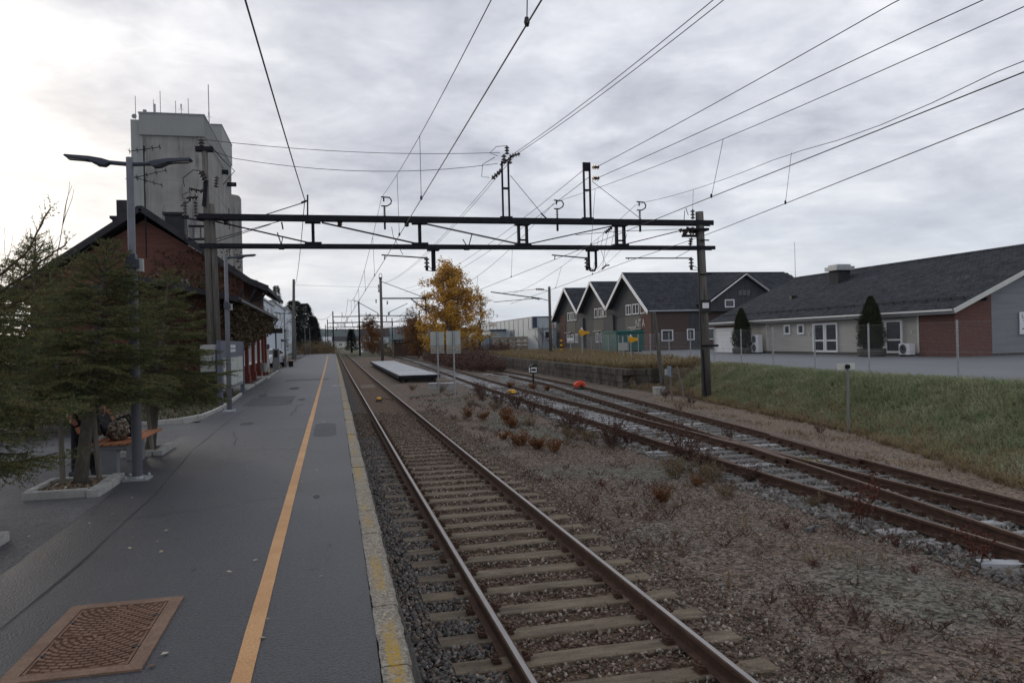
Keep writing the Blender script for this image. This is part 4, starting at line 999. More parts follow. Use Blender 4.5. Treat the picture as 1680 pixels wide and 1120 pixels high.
def gable_building():
    X0, ZB = 35.0, 1.0
    AP = [(110.35, 10.09), (98.48, 10.09), (86.64, 10.09)]
    t = thing('gabled_building', (X0, 86.6, ZB), 'dark boarded building with three white-edged gables facing the tracks', 'building')
    k = 0.652; HW = 5.93
    # body with the saw-tooth front
    prof = [(117.4, ZB), (117.4, 5.6)]
    for y, z in AP: prof += [(y, z - 0.15), (y - HW if y > 90 else y - 7.0, z - 0.15 - k * (HW if y > 90 else 7.0))]
    prof += [(AP[2][0] - 7.0, ZB)]
    b = MB(); b.prism(prof, 'x', X0, X0 + 22); b.build('wall', M['siding_black'], t)
    # vertical boards in the gable heads, olive panels, brick piers
    topf = lambda y: max(z - 0.3 - k * abs(y - a) for a, z in AP)
    b = MB(); y = 79.8
    while y < 117.2:
        zt = topf(y + 0.1)
        if zt > 5.0: b.box(X0 - 0.03, X0 + 0.001, y, y + 0.16, 5.0 if zt < 9.9 else 5.0, zt)
        y += 0.2
    b.build('siding', M['siding_black'], t, kind='stuff')
    for y0, y1 in ((107.6, 111.4), (95.6, 99.4), (83.2, 87.9)): siding(t, 'x', y0, y1, 3.3, 5.1, X0, -1, 'siding_olive', 0.16)
    for y0, y1 in ((112.4, 115.2), (80.0, 82.9)): b = MB(); b.box(X0 - 0.06, X0 - 0.002, y0, y1, ZB, 6.2 if y0 > 100 else 5.9); b.build('brick_wall', M['brick_brown_y'], t)
    b = MB()
    b.auto = True
    for y in (92.5, 104.4): b.box(X0 - 0.25, X0 - 0.001, y - 1.0, y + 1.0, ZB, 5.4)
    b.build('pier', M['siding_black'], t)
    # roofs: one pair of slopes per gable, running back along x
    for gi, (y, z) in enumerate(AP):
        for s in (-1, 1):
            hw = HW if not ((gi == 0 and s == 1) or (gi == 2 and s == -1)) else 7.35
            L_ = 21.5 if gi == 2 else 7.5 if gi == 1 else 8.0
            c = math.sqrt(1 + k * k)
            tiled_roof(t, (X0 - 0.8, y + s * hw, z + 0.08 - k * hw), (1, 0, 0), (0, -s / c, k / c), 0, 24, L_ + 0.8, hw * c)
            b = MB(); b.bar((X0 - 0.82, y + s * hw, z - 0.09 - k * hw), (X0 - 0.82, y, z - 0.06), 0.06, 0.42); b.build('bargeboard', M['white_paint'], t)
            b = MB(); b.bar((X0 - 0.4, y + s * hw, z - 0.06 - k * hw), (X0 - 0.4, y, z - 0.06), 0.78, 0.06); b.build('soffit', M['siding_black'], t)
    b = MB(); b.tube([(X0 - 0.7, AP[2][0] - 7.42, 5.34), (X0 + 18, AP[2][0] - 7.42, 5.34)], 0.09, 6); b.build('gutter', M['galvanised'], t)
    b = MB(); b.tube([(X0 - 0.8, AP[2][0], 10.2), (X0 + 21, AP[2][0], 10.2)], 0.12, 6); b.build('ridge_tiles', M['roof_tile'], t)
    b = MB(); b.box(X0 + 2.8, X0 + 3.6, 91.6, 92.6, 6.4, 9.2); b.build('chimney', M['galvanised'], t)
    # windows
    for (c0, ws, z0, z1) in ((111.1, (1.05, 1.35, 1.05), 5.2, 6.45), (98.9, (1.15, 1.5, 1.15), 5.25, 6.5), (87.5, (1.7, 1.9, 1.3), 5.2, 6.42)):
        y = c0
        for w in ws: framed_window(t, 'x', y - w, y, z0, z1, X0, -1, 0.10, 2 if w > 1.3 else 1, 0, proud=0.09); y -= w + 0.38
    for c0, n, z1 in ((111.6, 3, 3.2), (98.6, 2, 3.2), (85.2, 1, 3.15)):
        for i in range(n): framed_window(t, 'x', c0 - i * 2.0 - 1.3, c0 - i * 2.0, 1.95, z1, X0, -1, 0.09, 2, 0, proud=0.09)
    for yy in (111, 98, 84.6): b = MB(); b.bar((X0 - 0.05, yy + 1, 3.45), (X0 - 0.05, yy - 2.2, 3.45), 0.6, 0.05); b.build('awning', M['galvanised'], t)
    # side wall towards the camera, in brown brick
    ys = AP[2][0] - 7.0
    b = MB(); b.box(X0 + 0.02, X0 + 20, ys - 0.05, ys - 0.002, ZB, 5.3); b.build('brick_wall', M['brick_brown_x'], t)
    b = MB(); b.box(X0 + 4.3, X0 + 5.9, ys - 0.08, ys - 0.052, ZB, 5.1); b.build('panel', M['siding_black'], t)
    for x0, x1, z0, z1 in ((35.9, 37.3, 2.0, 3.25), (39.0, 39.9, 2.05, 3.3), (41.0, 43.4, 2.05, 3.35), (45.0, 46.6, 2.05, 3.3)): framed_window(t, 'y', x0, x1, z0, z1, ys - 0.05, -1, 0.11, 1, 0, proud=0.09)
    # lettering on the front: an outlined board and a few standing letters
    lm = M['steel_grey']
    b = MB()
    b.box(X0 - 0.1, X0 - 0.07, 84.4, 87.0, 3.62, 3.74); b.build('sign_bar', lm, t)
    for i, ch in enumerate('NTA'): letter(ch, (X0 - 0.12, 84.5 - i * 0.95, 3.66), 1.35, M['steel_grey'], t, (rad(90), 0, rad(-90)), 0.0)
    b = MB(); b.tube([(X0 - 0.1, 87.3, 2.0), (X0 - 0.1, 87.3, 3.3)], 0.07, 6); b.tube([(X0 - 0.1, 86.7, 2.0), (X0 - 0.1, 86.7, 3.3)], 0.07, 6); b.build('downpipe', lm, t)
    # satellite dishes fixed to the front
    for y, z in ((93.0, 5.6), (115.9, 4.6)):
        b = MB(); b.lathe((X0 - 0.9, y, z), [(0.05, 0.12), (0.35, 0.03), (0.52, -0.12)], 14, 'x'); d = b.build('satellite_dish', M['black_paint'] if y < 100 else M['red_trim'], t)
        b = MB(); b.bar((X0, y, z), (X0 - 0.8, y, z), 0.06); b.build('bracket', M['galvanised'], d)
    # cross wing with its own white-edged gable towards the camera
    a = (45.6, 78.6, 9.35)
    b = MB(); b.prism([(a[0] - 4.6, 5.2), (a[0] + 4.6, 5.2), (a[0] + 4.6, a[2] - 3.2), (a[0], a[2] - 0.2), (a[0] - 4.6, a[2] - 3.2)], 'y', a[1], 86); b.build('cross_wing', M['siding_black'], t)
    for s in (-1, 1):
        c = math.sqrt(1 + 0.45)
        tiled_roof(t, (a[0] + s * 5.1, a[1] - 0.6, a[2] - 5.1 * 0.67 + 0.1), (0, 1, 0), (-s * 1 / math.hypot(1, 0.67), 0, 0.67 / math.hypot(1, 0.67)), 0, 18, 7.5, 5.1 * math.hypot(1, 0.67))
        b = MB(); b.bar((a[0] + s * 5.1, a[1] - 0.62, a[2] - 5.1 * 0.67 - 0.1), (a[0], a[1] - 0.62, a[2] - 0.05), 0.06, 0.42, up=(0, 1, 0)); b.build('bargeboard', M['white_paint'], t)
    framed_window(t, 'y', a[0] - 2.4, a[0] - 1.2, 5.6, 6.5, a[1], -1, 0.12, 1, 0, proud=0.08); framed_window(t, 'y', a[0] - 0.7, a[0] + 0.9, 6.9, 7.6, a[1], -1, 0.05, 3, 0, 'siding_black', proud=0.06)
    b = MB(); b.tube([(44.2, 66.5, 1.0), (44.2, 66.5, 11.4)], [0.05, 0.02], 5); tag(b.build('flagpole', M['galvanised']), 'slim pale mast rising behind the low roof', 'mast')
gable_building()

def green_container():
    t = thing('container', (30.5, 76.5, 1.0), 'dark green steel container behind the wire fence', 'container')
    b = MB(); b.box(28.9, 32.0, 75.2, 79.6, 1.12, 3.1); b.build('body', M['container_green'], t)
    b = MB()
    for k in range(9): b.box(28.93 + k * 0.34, 29.08 + k * 0.34, 75.15, 75.2, 1.15, 3.05)
    b.build('ribs', M['container_green'], t)
    b = MB(); b.box(28.8, 32.1, 75.1, 79.7, 3.1, 3.2); b.build('lid', mat('green_light', (0.035, 0.17, 0.14), (0.04, 0.19, 0.155), 1, 0.6), t)
    for x in (29.3, 31.6): b = MB(); b.box(x - 0.1, x + 0.1, 75.3, 79.5, 1.0, 1.12); b.build('skid', M['steel_dark'], t)
green_container()

def bicycle(loc, rz, label):
    t = thing('bicycle', (0, 0, 0), label, 'bicycle')
    for x in (-0.52, 0.52):
        b = MB(); b.tube([(x + 0.34 * math.cos(a), 0, 0.34 + 0.34 * math.sin(a)) for a in np.linspace(0, 2 * math.pi, 21)], 0.022, 5); w = b.build('wheel', M['rubber'], t)
        b = MB()
        for k in range(8): a = k * math.pi / 4; b.bar((x, 0, 0.34), (x + 0.33 * math.cos(a), 0, 0.34 + 0.33 * math.sin(a)), 0.006)
        b.build('spokes', M['galvanised'], w)
    b = MB()
    for p, q in (((-0.52, 0, 0.34), (-0.05, 0, 0.3)), ((-0.05, 0, 0.3), (-0.18, 0, 0.85)), ((-0.18, 0, 0.8), (0.38, 0, 0.8)), ((-0.05, 0, 0.3), (0.38, 0, 0.76)), ((-0.52, 0, 0.34), (-0.17, 0, 0.78)), ((0.52, 0, 0.34), (0.36, 0, 0.95))): b.tube([p, q], 0.018, 6)
    b.build('frame', M['black_paint'], t)
    b = MB(); b.box(-0.32, -0.06, -0.07, 0.07, 0.86, 0.91); b.build('saddle', M['rubber'], t)
    b = MB(); b.tube([(0.28, -0.28, 1.0), (0.36, -0.1, 0.98), (0.36, 0.1, 0.98), (0.28, 0.28, 1.0)], 0.016, 6); b.build('handlebar', M['galvanised'], t)
    t.location = loc; t.rotation_euler = (0, 0, rz)
bicycle((42.2, 78.6, 1.0), 0.15, 'dark bicycle leaning against the brown brick wall')

def warehouse():
    t = thing('warehouse', (38, 143, 1), 'pale blue-grey metal warehouse with dark blue corner trim', 'warehouse')
    b = MB(); b.box(38, 95, 143, 215, 0.9, 6.8); b.build('wall', M['warehouse'], t)
    b = MB(); b.prism([(38, 6.8), (95, 6.8), (95, 7.0), (66, 7.1), (38, 7.0)], 'y', 142.9, 215.1); b.build('roof', M['warehouse_blue'], t)
    y = 146.5
    while y < 214:
        b = MB(); b.box(37.93, 38.0, y, y + 0.22, 0.95, 6.78); b.build('panel_joint', M['steel_grey'], t); y += 4.2
    for x in (44, 50, 56, 62): b = MB(); b.box(x, x + 0.1, 142.95, 143.0, 0.95, 6.78); b.build('panel_joint', M['steel_grey'], t)
    b = MB(); b.box(37.85, 38.75, 142.8, 143.6, 0.9, 7.0); b.build('corner_trim', M['warehouse_blue'], t)
    b = MB(); b.box(37.9, 37.99, 158.5, 162.0, 2.6, 4.75); b.build('door', M['warehouse_blue'], t)
    b = MB(); b.box(34.5, 38, 166.5, 196, 0.9, 4.7); a = b.build('annex', M['warehouse'], t)
    b = MB(); b.box(34.2, 38.1, 166.2, 196.2, 4.7, 5.05); b.build('annex_roof', M['warehouse_blue'], t)
    for y in (169.0, 174.5, 180.0): b = MB(); b.box(34.42, 34.5, y, y + 1.6, 2.6, 4.0); b.build('window', M['glass'], t)
    # low house wing tucked between warehouse and gables
    t2 = thing('annex_house', (33, 120, 1), 'small pale house end with white window behind the mast', 'house')
    b = MB(); b.box(32.5, 40, 119.5, 126, 1.0, 4.3); b.build('wall', M['warehouse'], t2)
    b = MB(); b.box(32.4, 40.1, 119.4, 126.1, 4.3, 4.4); b.build('roof', M['warehouse'], t2)
    framed_window(t2, 'y', 33.6, 35.0, 2.6, 3.9, 119.5, -1, 0.14, 1, 0, proud=0.06)
warehouse()

def lumber():
    rng = random.Random(4)
    k = 0
    names = ['leftmost', 'second from left', 'middle', 'second from right', 'rightmost']
    for i, (x, n) in enumerate(((27.3, 3), (28.7, 3), (30.1, 3), (31.5, 3), (32.6, 3))):
        t = thing('timber_stack', (x, 128, 1.0), '%s stack of sawn timber bundles in front of the warehouse' % names[i], 'timber stack', 'timber stacks before the warehouse')
        for j in range(n):
            z0 = 1.0 + j * 0.72
            for q in range(3):
                b = MB(); b.box(x - 0.62, x + 0.62, 127.4 + rng.uniform(-.05, .05), 129.4, z0 + 0.10 + q * 0.19, z0 + 0.275 + q * 0.19); b.build('plank', M['timber'], t)
            for s in (-0.5, 0.5): b = MB(); b.box(x + s - 0.05, x + s + 0.05, 127.5, 129.3, z0, z0 + 0.10); b.build('bearer', M['stake_wood'], t)
        b = MB(); b.box(x - 0.65, x + 0.65, 127.3, 129.45, z0 + 0.68, z0 + 0.72); b.build('wrapping', M['white_paint'], t)
    t = thing('sheet_fence', (24.5, 128, 0.8), 'blue-grey corrugated sheet fence right of the yellow birch', 'fence')
    x = 21.6
    while x < 26.5:
        b = MB(); b.prism([(x, 127.9), (x + 0.16, 127.84), (x + 0.5, 127.84), (x + 0.62, 127.9), (x + 0.62, 127.94), (x, 127.94)], 'z', 0.95, 3.35 + rng.uniform(-0.12, 0.12)); b.build('sheet', M['sheet_blue'], t)
        x += 0.66
    for x in (22.4, 24.6, 26.2): b = MB(); b.box(x, x + 0.16, 127.74, 127.86, 0.9, 3.45); b.build('fence_post', M['warehouse_blue'], t)
lumber()

def silo():
    t = thing('grain_silo', (-19.8, 110, 0.5), 'tall grey concrete grain silo with a ribbed metal head', 'silo')
    XL, XR, YF, YB = -23.9, -15.8, 110, 139
    b = MB(); b.box(XL + 0.35, XR - 0.03, YF + 0.3, YB, 0.4, 31.0); b.build('shaft', M['silo_concrete'], t)
    for z in np.arange(3.4, 30.5, 2.7):
        b = MB(); b.box(XL + 0.33, XR - 0.01, YF + 0.28, YB, z, z + 0.07); b.build('formwork_joint', M['silo_concrete'], t)
    for x in (-21.6, -18.6): b = MB(); b.box(x, x + 0.07, YF + 0.27, YF + 0.3, 0.5, 30.8); b.build('formwork_joint', M['silo_concrete'], t)
    b = MB(); b.box(XL, XR, YF, YB, 30.85, 33.65); b.build('head', M['silo_cladding'], t)
    b = MB(); x = XL + 0.1
    while x < XR - 0.1: b.box(x, x + 0.12, YF - 0.05, YF, 30.86, 33.63); x += 0.3
    y = YF + 0.2
    while y < YB: b.box(XR, XR + 0.05, y, y + 0.12, 30.86, 33.63); y += 0.3
    b.build('cladding_ribs', M['silo_cladding'], t, kind='stuff')
    b = MB(); b.box(XL - 0.05, XR + 0.1, YF - 0.1, YB, 33.65, 33.85); b.build('coping', M['steel_grey'], t)
    b = MB(); b.box(XR - 4.5, XR - 0.01, 128, YB + 2, 33.85, 37.4); b.build('penthouse', M['silo_cladding'], t)
    b = MB(); b.box(XR - 4.6, XR + 0.06, 127.9, YB + 2.1, 37.4, 37.55); b.build('penthouse_roof', M['steel_grey'], t)
    b = MB(); b.box(-25.0, XL + 0.34, YF + 0.4, YF + 3.0, 0.4, 32.9); b.build('stair_tower', M['silo_cladding'], t)
    b = MB(); b.box(XL + 0.02, XL + 0.34, YF + 0.26, YF + 0.5, 0.4, 30.84); b.box(XL + 1.0, XL + 1.1, YF + 0.2, YF + 0.3, 0.4, 30.8); b.build('corner_strip', M['silo_cladding'], t)
    for x, yy, r, top in ((-16.75, 141.6, 2.2, 28.9), (-17.6, 146.5, 2.2, 28.6)):
        b = MB(); b.lathe((x, yy, 0.4), [(r, 0), (r, top - 1.0), (r - 0.25, top - 0.5)], 28); o = b.build('bin', M['silo_concrete'], t, smooth=False)
        for p in o.data.polygons: p.use_smooth = len(p.vertices) == 4
    for yy, z in ((127, 30.2), (133, 29.5), (137.5, 30.4)): b = MB(); b.box(XR, XR + 0.9, yy, yy + 0.7, z - 0.6, z); b.build('floodlight', M['steel_dark'], t)
    b = MB(); b.box(XR - 0.02, XR + 0.03, 134, 135.2, 22, 25.5); b.build('window', M['glass'], t)
    for i, (x, yy, z0, z1, r) in enumerate(((-24.4, 110.6, 33.0, 36.1, 0.05), (-22.2, 111.5, 33.8, 35.4, 0.13), (-22.35, 111.5, 33.8, 36.0, 0.04), (-21.4, 111, 33.8, 37.0, 0.05), (-19.5, 111, 33.8, 35.8, 0.05), (-17.9, 111, 33.8, 36.2, 0.05), (-15.3, 111, 32.9, 38.2, 0.07), (-18.8, 111, 33.8, 34.9, 0.05))):
        b = MB(); b.tube([(x, yy, z0), (x, yy, z1)], r, 5)
        if i in (6, 7): b.bar((x - 0.3, yy, z0 + 0.9), (x + 0.3, yy, z0 + 0.9), 0.05); b.bar((x, yy, z0 + 1.1), (x, yy, z0 + 1.6), 0.16)
        b.build('antenna', M['galvanised'], t)
    b = MB(); b.lathe((-24.5, 110.3, 33.3), [(0.05, 0.1), (0.3, 0), (0.32, -0.05)], 12, 'y'); b.build('dish', M['steel_grey'], t)
    b = MB(); b.box(-23.5, -23.1, 110.6, 111, 33.85, 34.35); b.build('hatch', M['steel_grey'], t)
silo()

def station():
    XF, Y0, Y1 = -4.15, 31.0, 51.5
    t = thing('station_building', (-8, 31, 0.7), 'old red timber station with dark roofs and slender red pilasters', 'station building')
    # low front wing
    b = MB(); b.prism([(XF, 0.62), (-9.2, 0.62), (-9.2, 4.4), (-6.9, 5.0), (XF, 4.45)], 'y', Y0 + 0.03, Y1); b.build('wall', M['red_board'], t)
    siding(t, 'y', -9.2, XF, 0.95, 5.0, Y0 + 0.02, -1, 'red_board', 0.16, top=lambda x: min(4.4 + (x + 9.2) * 0.26, 4.45 + (XF - x) * 0.2))
    b = MB(); b.box(-9.25, XF + 0.04, Y0 - 0.06, Y1, 0.55, 0.95); b.build('plinth', M['dark_stone'], t)
    b = MB(); b.box(-9.2, XF + 0.03, Y0 - 0.07, Y0 - 0.0, 0.95, 1.05); b.build('base_board', M['red_trim'], t)
    sl = 0.417
    b = MB(); b.prism([(-3.3, 4.20), (-6.9, 5.02), (-9.7, 4.24), (-9.7, 4.36), (-6.9, 5.18), (-3.3, 4.36)], 'y', Y0 - 0.75, Y1 + 0.3); b.build('roof', M['roof_dark'], t)
    for s, xe in ((1, -3.3), (-1, -9.7)): b = MB(); b.bar((xe, Y0 - 0.78, 4.25), (-6.9, Y0 - 0.78, 5.08), 0.05, 0.2); b.build('bargeboard', M['roof_dark'], t)
    b = MB(); b.tube([(-3.26, Y0 - 0.6, 4.2), (-3.26, Y1 + 0.3, 4.2)], 0.07, 8); b.build('gutter', M['black_paint'], t)
    b = MB(); b.tube([(-3.28, Y1 + 0.1, 4.15), (-3.6, Y1 + 0.1, 3.7), (-4.05, Y1 + 0.1, 3.45), (-4.08, Y1 + 0.1, 0.8)], 0.05, 6); b.build('downpipe', M['black_paint'], t)
    # pilasters and tall windows of the platform front
    ys = [33.2, 36.6, 40.0, 43.2, 46.4, 49.2, 51.2]
    for y in ys:
        b = MB(); b.box(XF, XF + 0.20, y - 0.2, y + 0.2, 0.70, 3.95); b.box(XF + 0.002, XF + 0.26, y - 0.26, y + 0.26, 0.70, 1.15); b.box(XF + 0.002, XF + 0.27, y - 0.27, y + 0.27, 3.6, 3.75); b.build('pilaster', M['red_trim'], t)
    for a, c in zip(ys[:-1], ys[1:]): framed_window(t, 'x', a + 0.75, c - 0.75, 1.55, 3.55, XF, 1, 0.14, 2, 2.8, proud=0.10)
    b = MB(); b.box(XF, XF + 0.32, 32.6, Y1, 3.96, 4.1); b.build('cornice', M['red_trim'], t)
    # main block, its gable above the wing
    ax, ay, az = -9.0, 42.0, 9.35
    b = MB(); b.prism([(-4.3, 0.7), (-14.2, 0.7), (-14.2, 5.75), (ax, az - 0.35), (-4.3, 6.05)], 'y', ay, 54); b.build('upper_wall', M['red_board'], t)
    siding(t, 'y', -14.2, -4.3, 4.5, 9.2, ay - 0.01, -1, 'red_board', 0.16, top=lambda x: az - 0.4 - 0.69 * abs(x - ax))
    b = MB(); b.prism([(-3.05, 5.35), (-3.9, 5.75), (ax, az + 0.0), (-14.6, 5.5), (-15.2, 5.05), (-15.2, 5.25), (-14.6, 5.72), (ax, az + 0.25), (-3.9, 5.97), (-3.05, 5.55)], 'y', ay - 0.75, 54.6); b.build('upper_roof', M['roof_dark'], t)
    b = MB(); b.bar((-3.05, ay - 0.78, 5.44), (-3.95, ay - 0.78, 5.83), 0.06, 0.3); b.bar((-3.95, ay - 0.78, 5.83), (ax, ay - 0.78, az + 0.12), 0.06, 0.3); b.bar((ax, ay - 0.78, az + 0.12), (-15.2, ay - 0.78, 5.12), 0.06, 0.3); b.build('upper_bargeboard', M['roof_dark'], t)
    b = MB(); b.tube([(-3.1, ay - 0.6, 5.35), (-3.35, ay - 0.5, 5.0), (-3.9, ay - 0.3, 4.85), (-4.2, ay - 0.05, 4.4)], 0.06, 6); b.build('downpipe', M['black_paint'], t)
    b = MB()
    for x in (-4.0, -4.6): b.tube([(x, ay - 0.05, 4.5), (x + 0.1, ay - 0.4, 5.0), (x + 0.35, ay - 0.6, 5.4)], 0.07, 6)
    b.build('roof_bracket', M['roof_dark'], t)
    framed_window(t, 'y', -8.6, -6.9, 4.85, 6.0, ay - 0.03, -1, 0.13, 2, 0, 'siding_grey', proud=0.06)
    for x, yy, w, z0, z1 in ((-10.35, 43.5, 0.75, 7.6, 9.2), (-8.2, 46, 1.0, 8.0, 9.85)):
        b = MB(); b.box(x - w / 2, x + w / 2, yy - 0.45, yy + 0.45, z0, z1); c = b.build('chimney', M['roof_dark'], t)
        b = MB(); b.box(x - w / 2 - 0.1, x + w / 2 + 0.1, yy - 0.55, yy + 0.55, z1, z1 + 0.14)
        if x < -9: b.box(x - 0.2, x + 0.4, yy - 0.3, yy + 0.3, z1 + 0.14, z1 + 1.0)
        b.build('chimney_cap', M['roof_dark'], c)
    # aerial on the gable
    b = MB(); b.tube([(ax + 0.2, ay - 0.6, 7.0), (ax + 0.2, ay - 0.6, 12.6)], 0.035, 5)
    for z, a, l in ((12.4, 0.15, 0.75), (11.1, 0.3, 1.0), (10.9, -0.25, 0.8)):
        b.bar((ax - l * 0.6, ay - 0.6, z - a * 0.7), (ax + 0.2 + l, ay - 0.6, z + a), 0.03)
        for k in range(5): q = k / 4; xx = ax - l * 0.6 + q * (0.2 + l * 1.6); zz = z - a * 0.7 + q * a * 1.7; b.bar((xx, ay - 0.9, zz), (xx, ay - 0.3, zz), 0.02); b.bar((xx, ay - 0.6, zz - 0.15), (xx, ay - 0.6, zz + 0.15), 0.02)
    b.build('aerial', M['steel_dark'], t)
    # name board hanging at the far corner, lantern beside it
    b = MB(); b.box(-4.0, -2.95, 51.3, 51.38, 3.3, 3.6); b.build('hanging_board', M['black_paint'], t)
    b = MB(); b.tube([(-4.1, 45, 3.7), (-3.7, 45, 3.8), (-3.5, 45, 3.72)], 0.03, 5); b.lathe((-3.5, 45, 3.45), [(0.05, 0.25), (0.18, 0.05), (0.14, 0)], 8); b.build('wall_lamp', M['black_paint'], t)
    for y0, y1 in ((33, 36.5), (43.5, 46)): b = MB(); b.box(-4.1, -3.35 - 0.0, y0, y1, 0.66, 0.80); b.build('step', M['concrete_kerb'], t)
    # climbing vine over the corner and front
    rng = np.random.default_rng(17); n = 9000
    kind = rng.random(n); P = np.zeros((n, 3))
    a = kind < 0.42                                      # on the near wall
    P[a] = np.c_[-4.0 - 5.0 * rng.random(a.sum()) ** 1.2, Y0 - 0.12 - 0.3 * rng.random(a.sum()), 1.2 + 4.1 * rng.random(a.sum()) ** 0.7]
    f = ~a; q = f.sum()
    yy = 31 + 19 * rng.random(q) ** 1.25
    P[f] = np.c_[XF + 0.1 + 0.75 * rng.random(q) ** 0.7, yy, 4.15 - 1.5 * rng.random(q) ** 1.6 * (1.25 - (yy - 31) / 25)]
    g = a & (rng.random(n) < 0.25); w = rng.random(g.sum())
    P[g] = np.c_[-4.4 - 4.2 * rng.random(g.sum()), 41.85 - 0.2 * rng.random(g.sum()), 4.9 + 2.6 * w ** 1.5]
    vn = thing('climbing_vine', (-4.2, 31, 0.7), 'brown withered climber covering the station corner and eaves', 'climbing plant')
    scatter('leaves', *LEAF, P, 0.10 + 0.10 * rng.random(n), rand_rots(n, rng), M['vine_leaf'], vn, kind='stuff', rng=rng)
    b = MB(); r = random.Random(9)
    for k in range(16):
        x = -4.3 - r.random() * 3.2; pts = [(x, Y0 - 0.1, 0.8)]
        for j in range(6): pts.append((pts[-1][0] + r.uniform(-0.35, 0.35), Y0 - 0.1 - r.random() * 0.1, pts[-1][2] + 0.65))
        b.tube(pts, [0.03 - 0.004 * j for j in range(7)], 4)
    for k in range(10):
        y = 31.5 + k * 1.6; b.tube([(XF + 0.25, y, 3.9), (XF + 0.6, y + 0.6, 3.7 + r.uniform(-0.3, 0.2)), (XF + 0.7, y + 1.5, 3.2 + r.uniform(-0.3, 0.3))], 0.015, 4)
    b.build('stems', M['twig'], vn)
station()

def white_building():
    t = thing('commercial_building', (-8, 100, 0.7), 'pale blue-white flat-roofed building beyond the red station', 'building')
    for y0, y1, z in ((96, 118, 8.3), (118, 150, 9.0), (150, 172, 9.6)):
        b = MB(); b.box(-26, -8, y0 + 0.01, y1, 0.6, z); b.build('wall', M['render_white'], t)
        b = MB(); b.box(-26.2, -7.85, y0, y1, z, z + 0.25); b.build('roof_edge', M['steel_grey'], t)
    b = MB(); b.box(-16, -8.6, 98, 108, 8.55, 10.4); b.box(-16.1, -8.5, 97.9, 108.1, 10.4, 10.6); b.build('roof_house', M['render_white'], t)
    for y0, y1 in ((99, 102.5), (105, 108.5), (112, 115.5), (122, 126), (131, 135), (142, 146), (154, 158), (164, 168)):
        for z in (1.9, 4.6, 6.7) if y0 > 110 else (4.8, 6.4):
            framed_window(t, 'x', y0, y1, z, z + 1.25, -8, 1, 0.1, 3, 0, proud=0.06)
    for x0 in (-12.5, -10.2): framed_window(t, 'y', x0, x0 + 1.3, 4.0, 5.3, 96.01, -1, 0.1, 2, 0, proud=0.06)
    b = MB(); b.box(-8, -6.2, 97, 116, 3.1, 3.4); b.build('canopy', M['steel_dark'], t)
    # box trailer parked beside it
    c = thing('box_trailer', (-6.4, 84, 0.7), 'pale box trailer with dark outline parked behind the station', 'trailer')
    b = MB(); b.box(-7.7, -5.4, 82, 90, 1.6, 4.0); b.build('box', M['render_white'], c)
    b = MB()
    for x in (-7.7, -5.4): b.bar((x, 82, 1.6), (x, 82, 4.0), 0.12); b.bar((x, 82, 4.0), (x, 90, 4.0), 0.12)
    b.bar((-7.7, 81.97, 4.0), (-5.4, 81.97, 4.0), 0.12); b.build('frame', M['steel_dark'], c)
    for x in (-7.3, -5.7):
        for y in (83.2, 88.5): b = MB(); b.lathe((x, y, 1.2), [(0.5, -0.15), (0.5, 0.15)], 14, 'x'); b.build('wheel', M['rubber'], c)
    b = MB(); b.box(-7.5, -5.6, 82.2, 89.8, 1.4, 1.6); b.build('chassis', M['steel_dark'], c)
white_building()

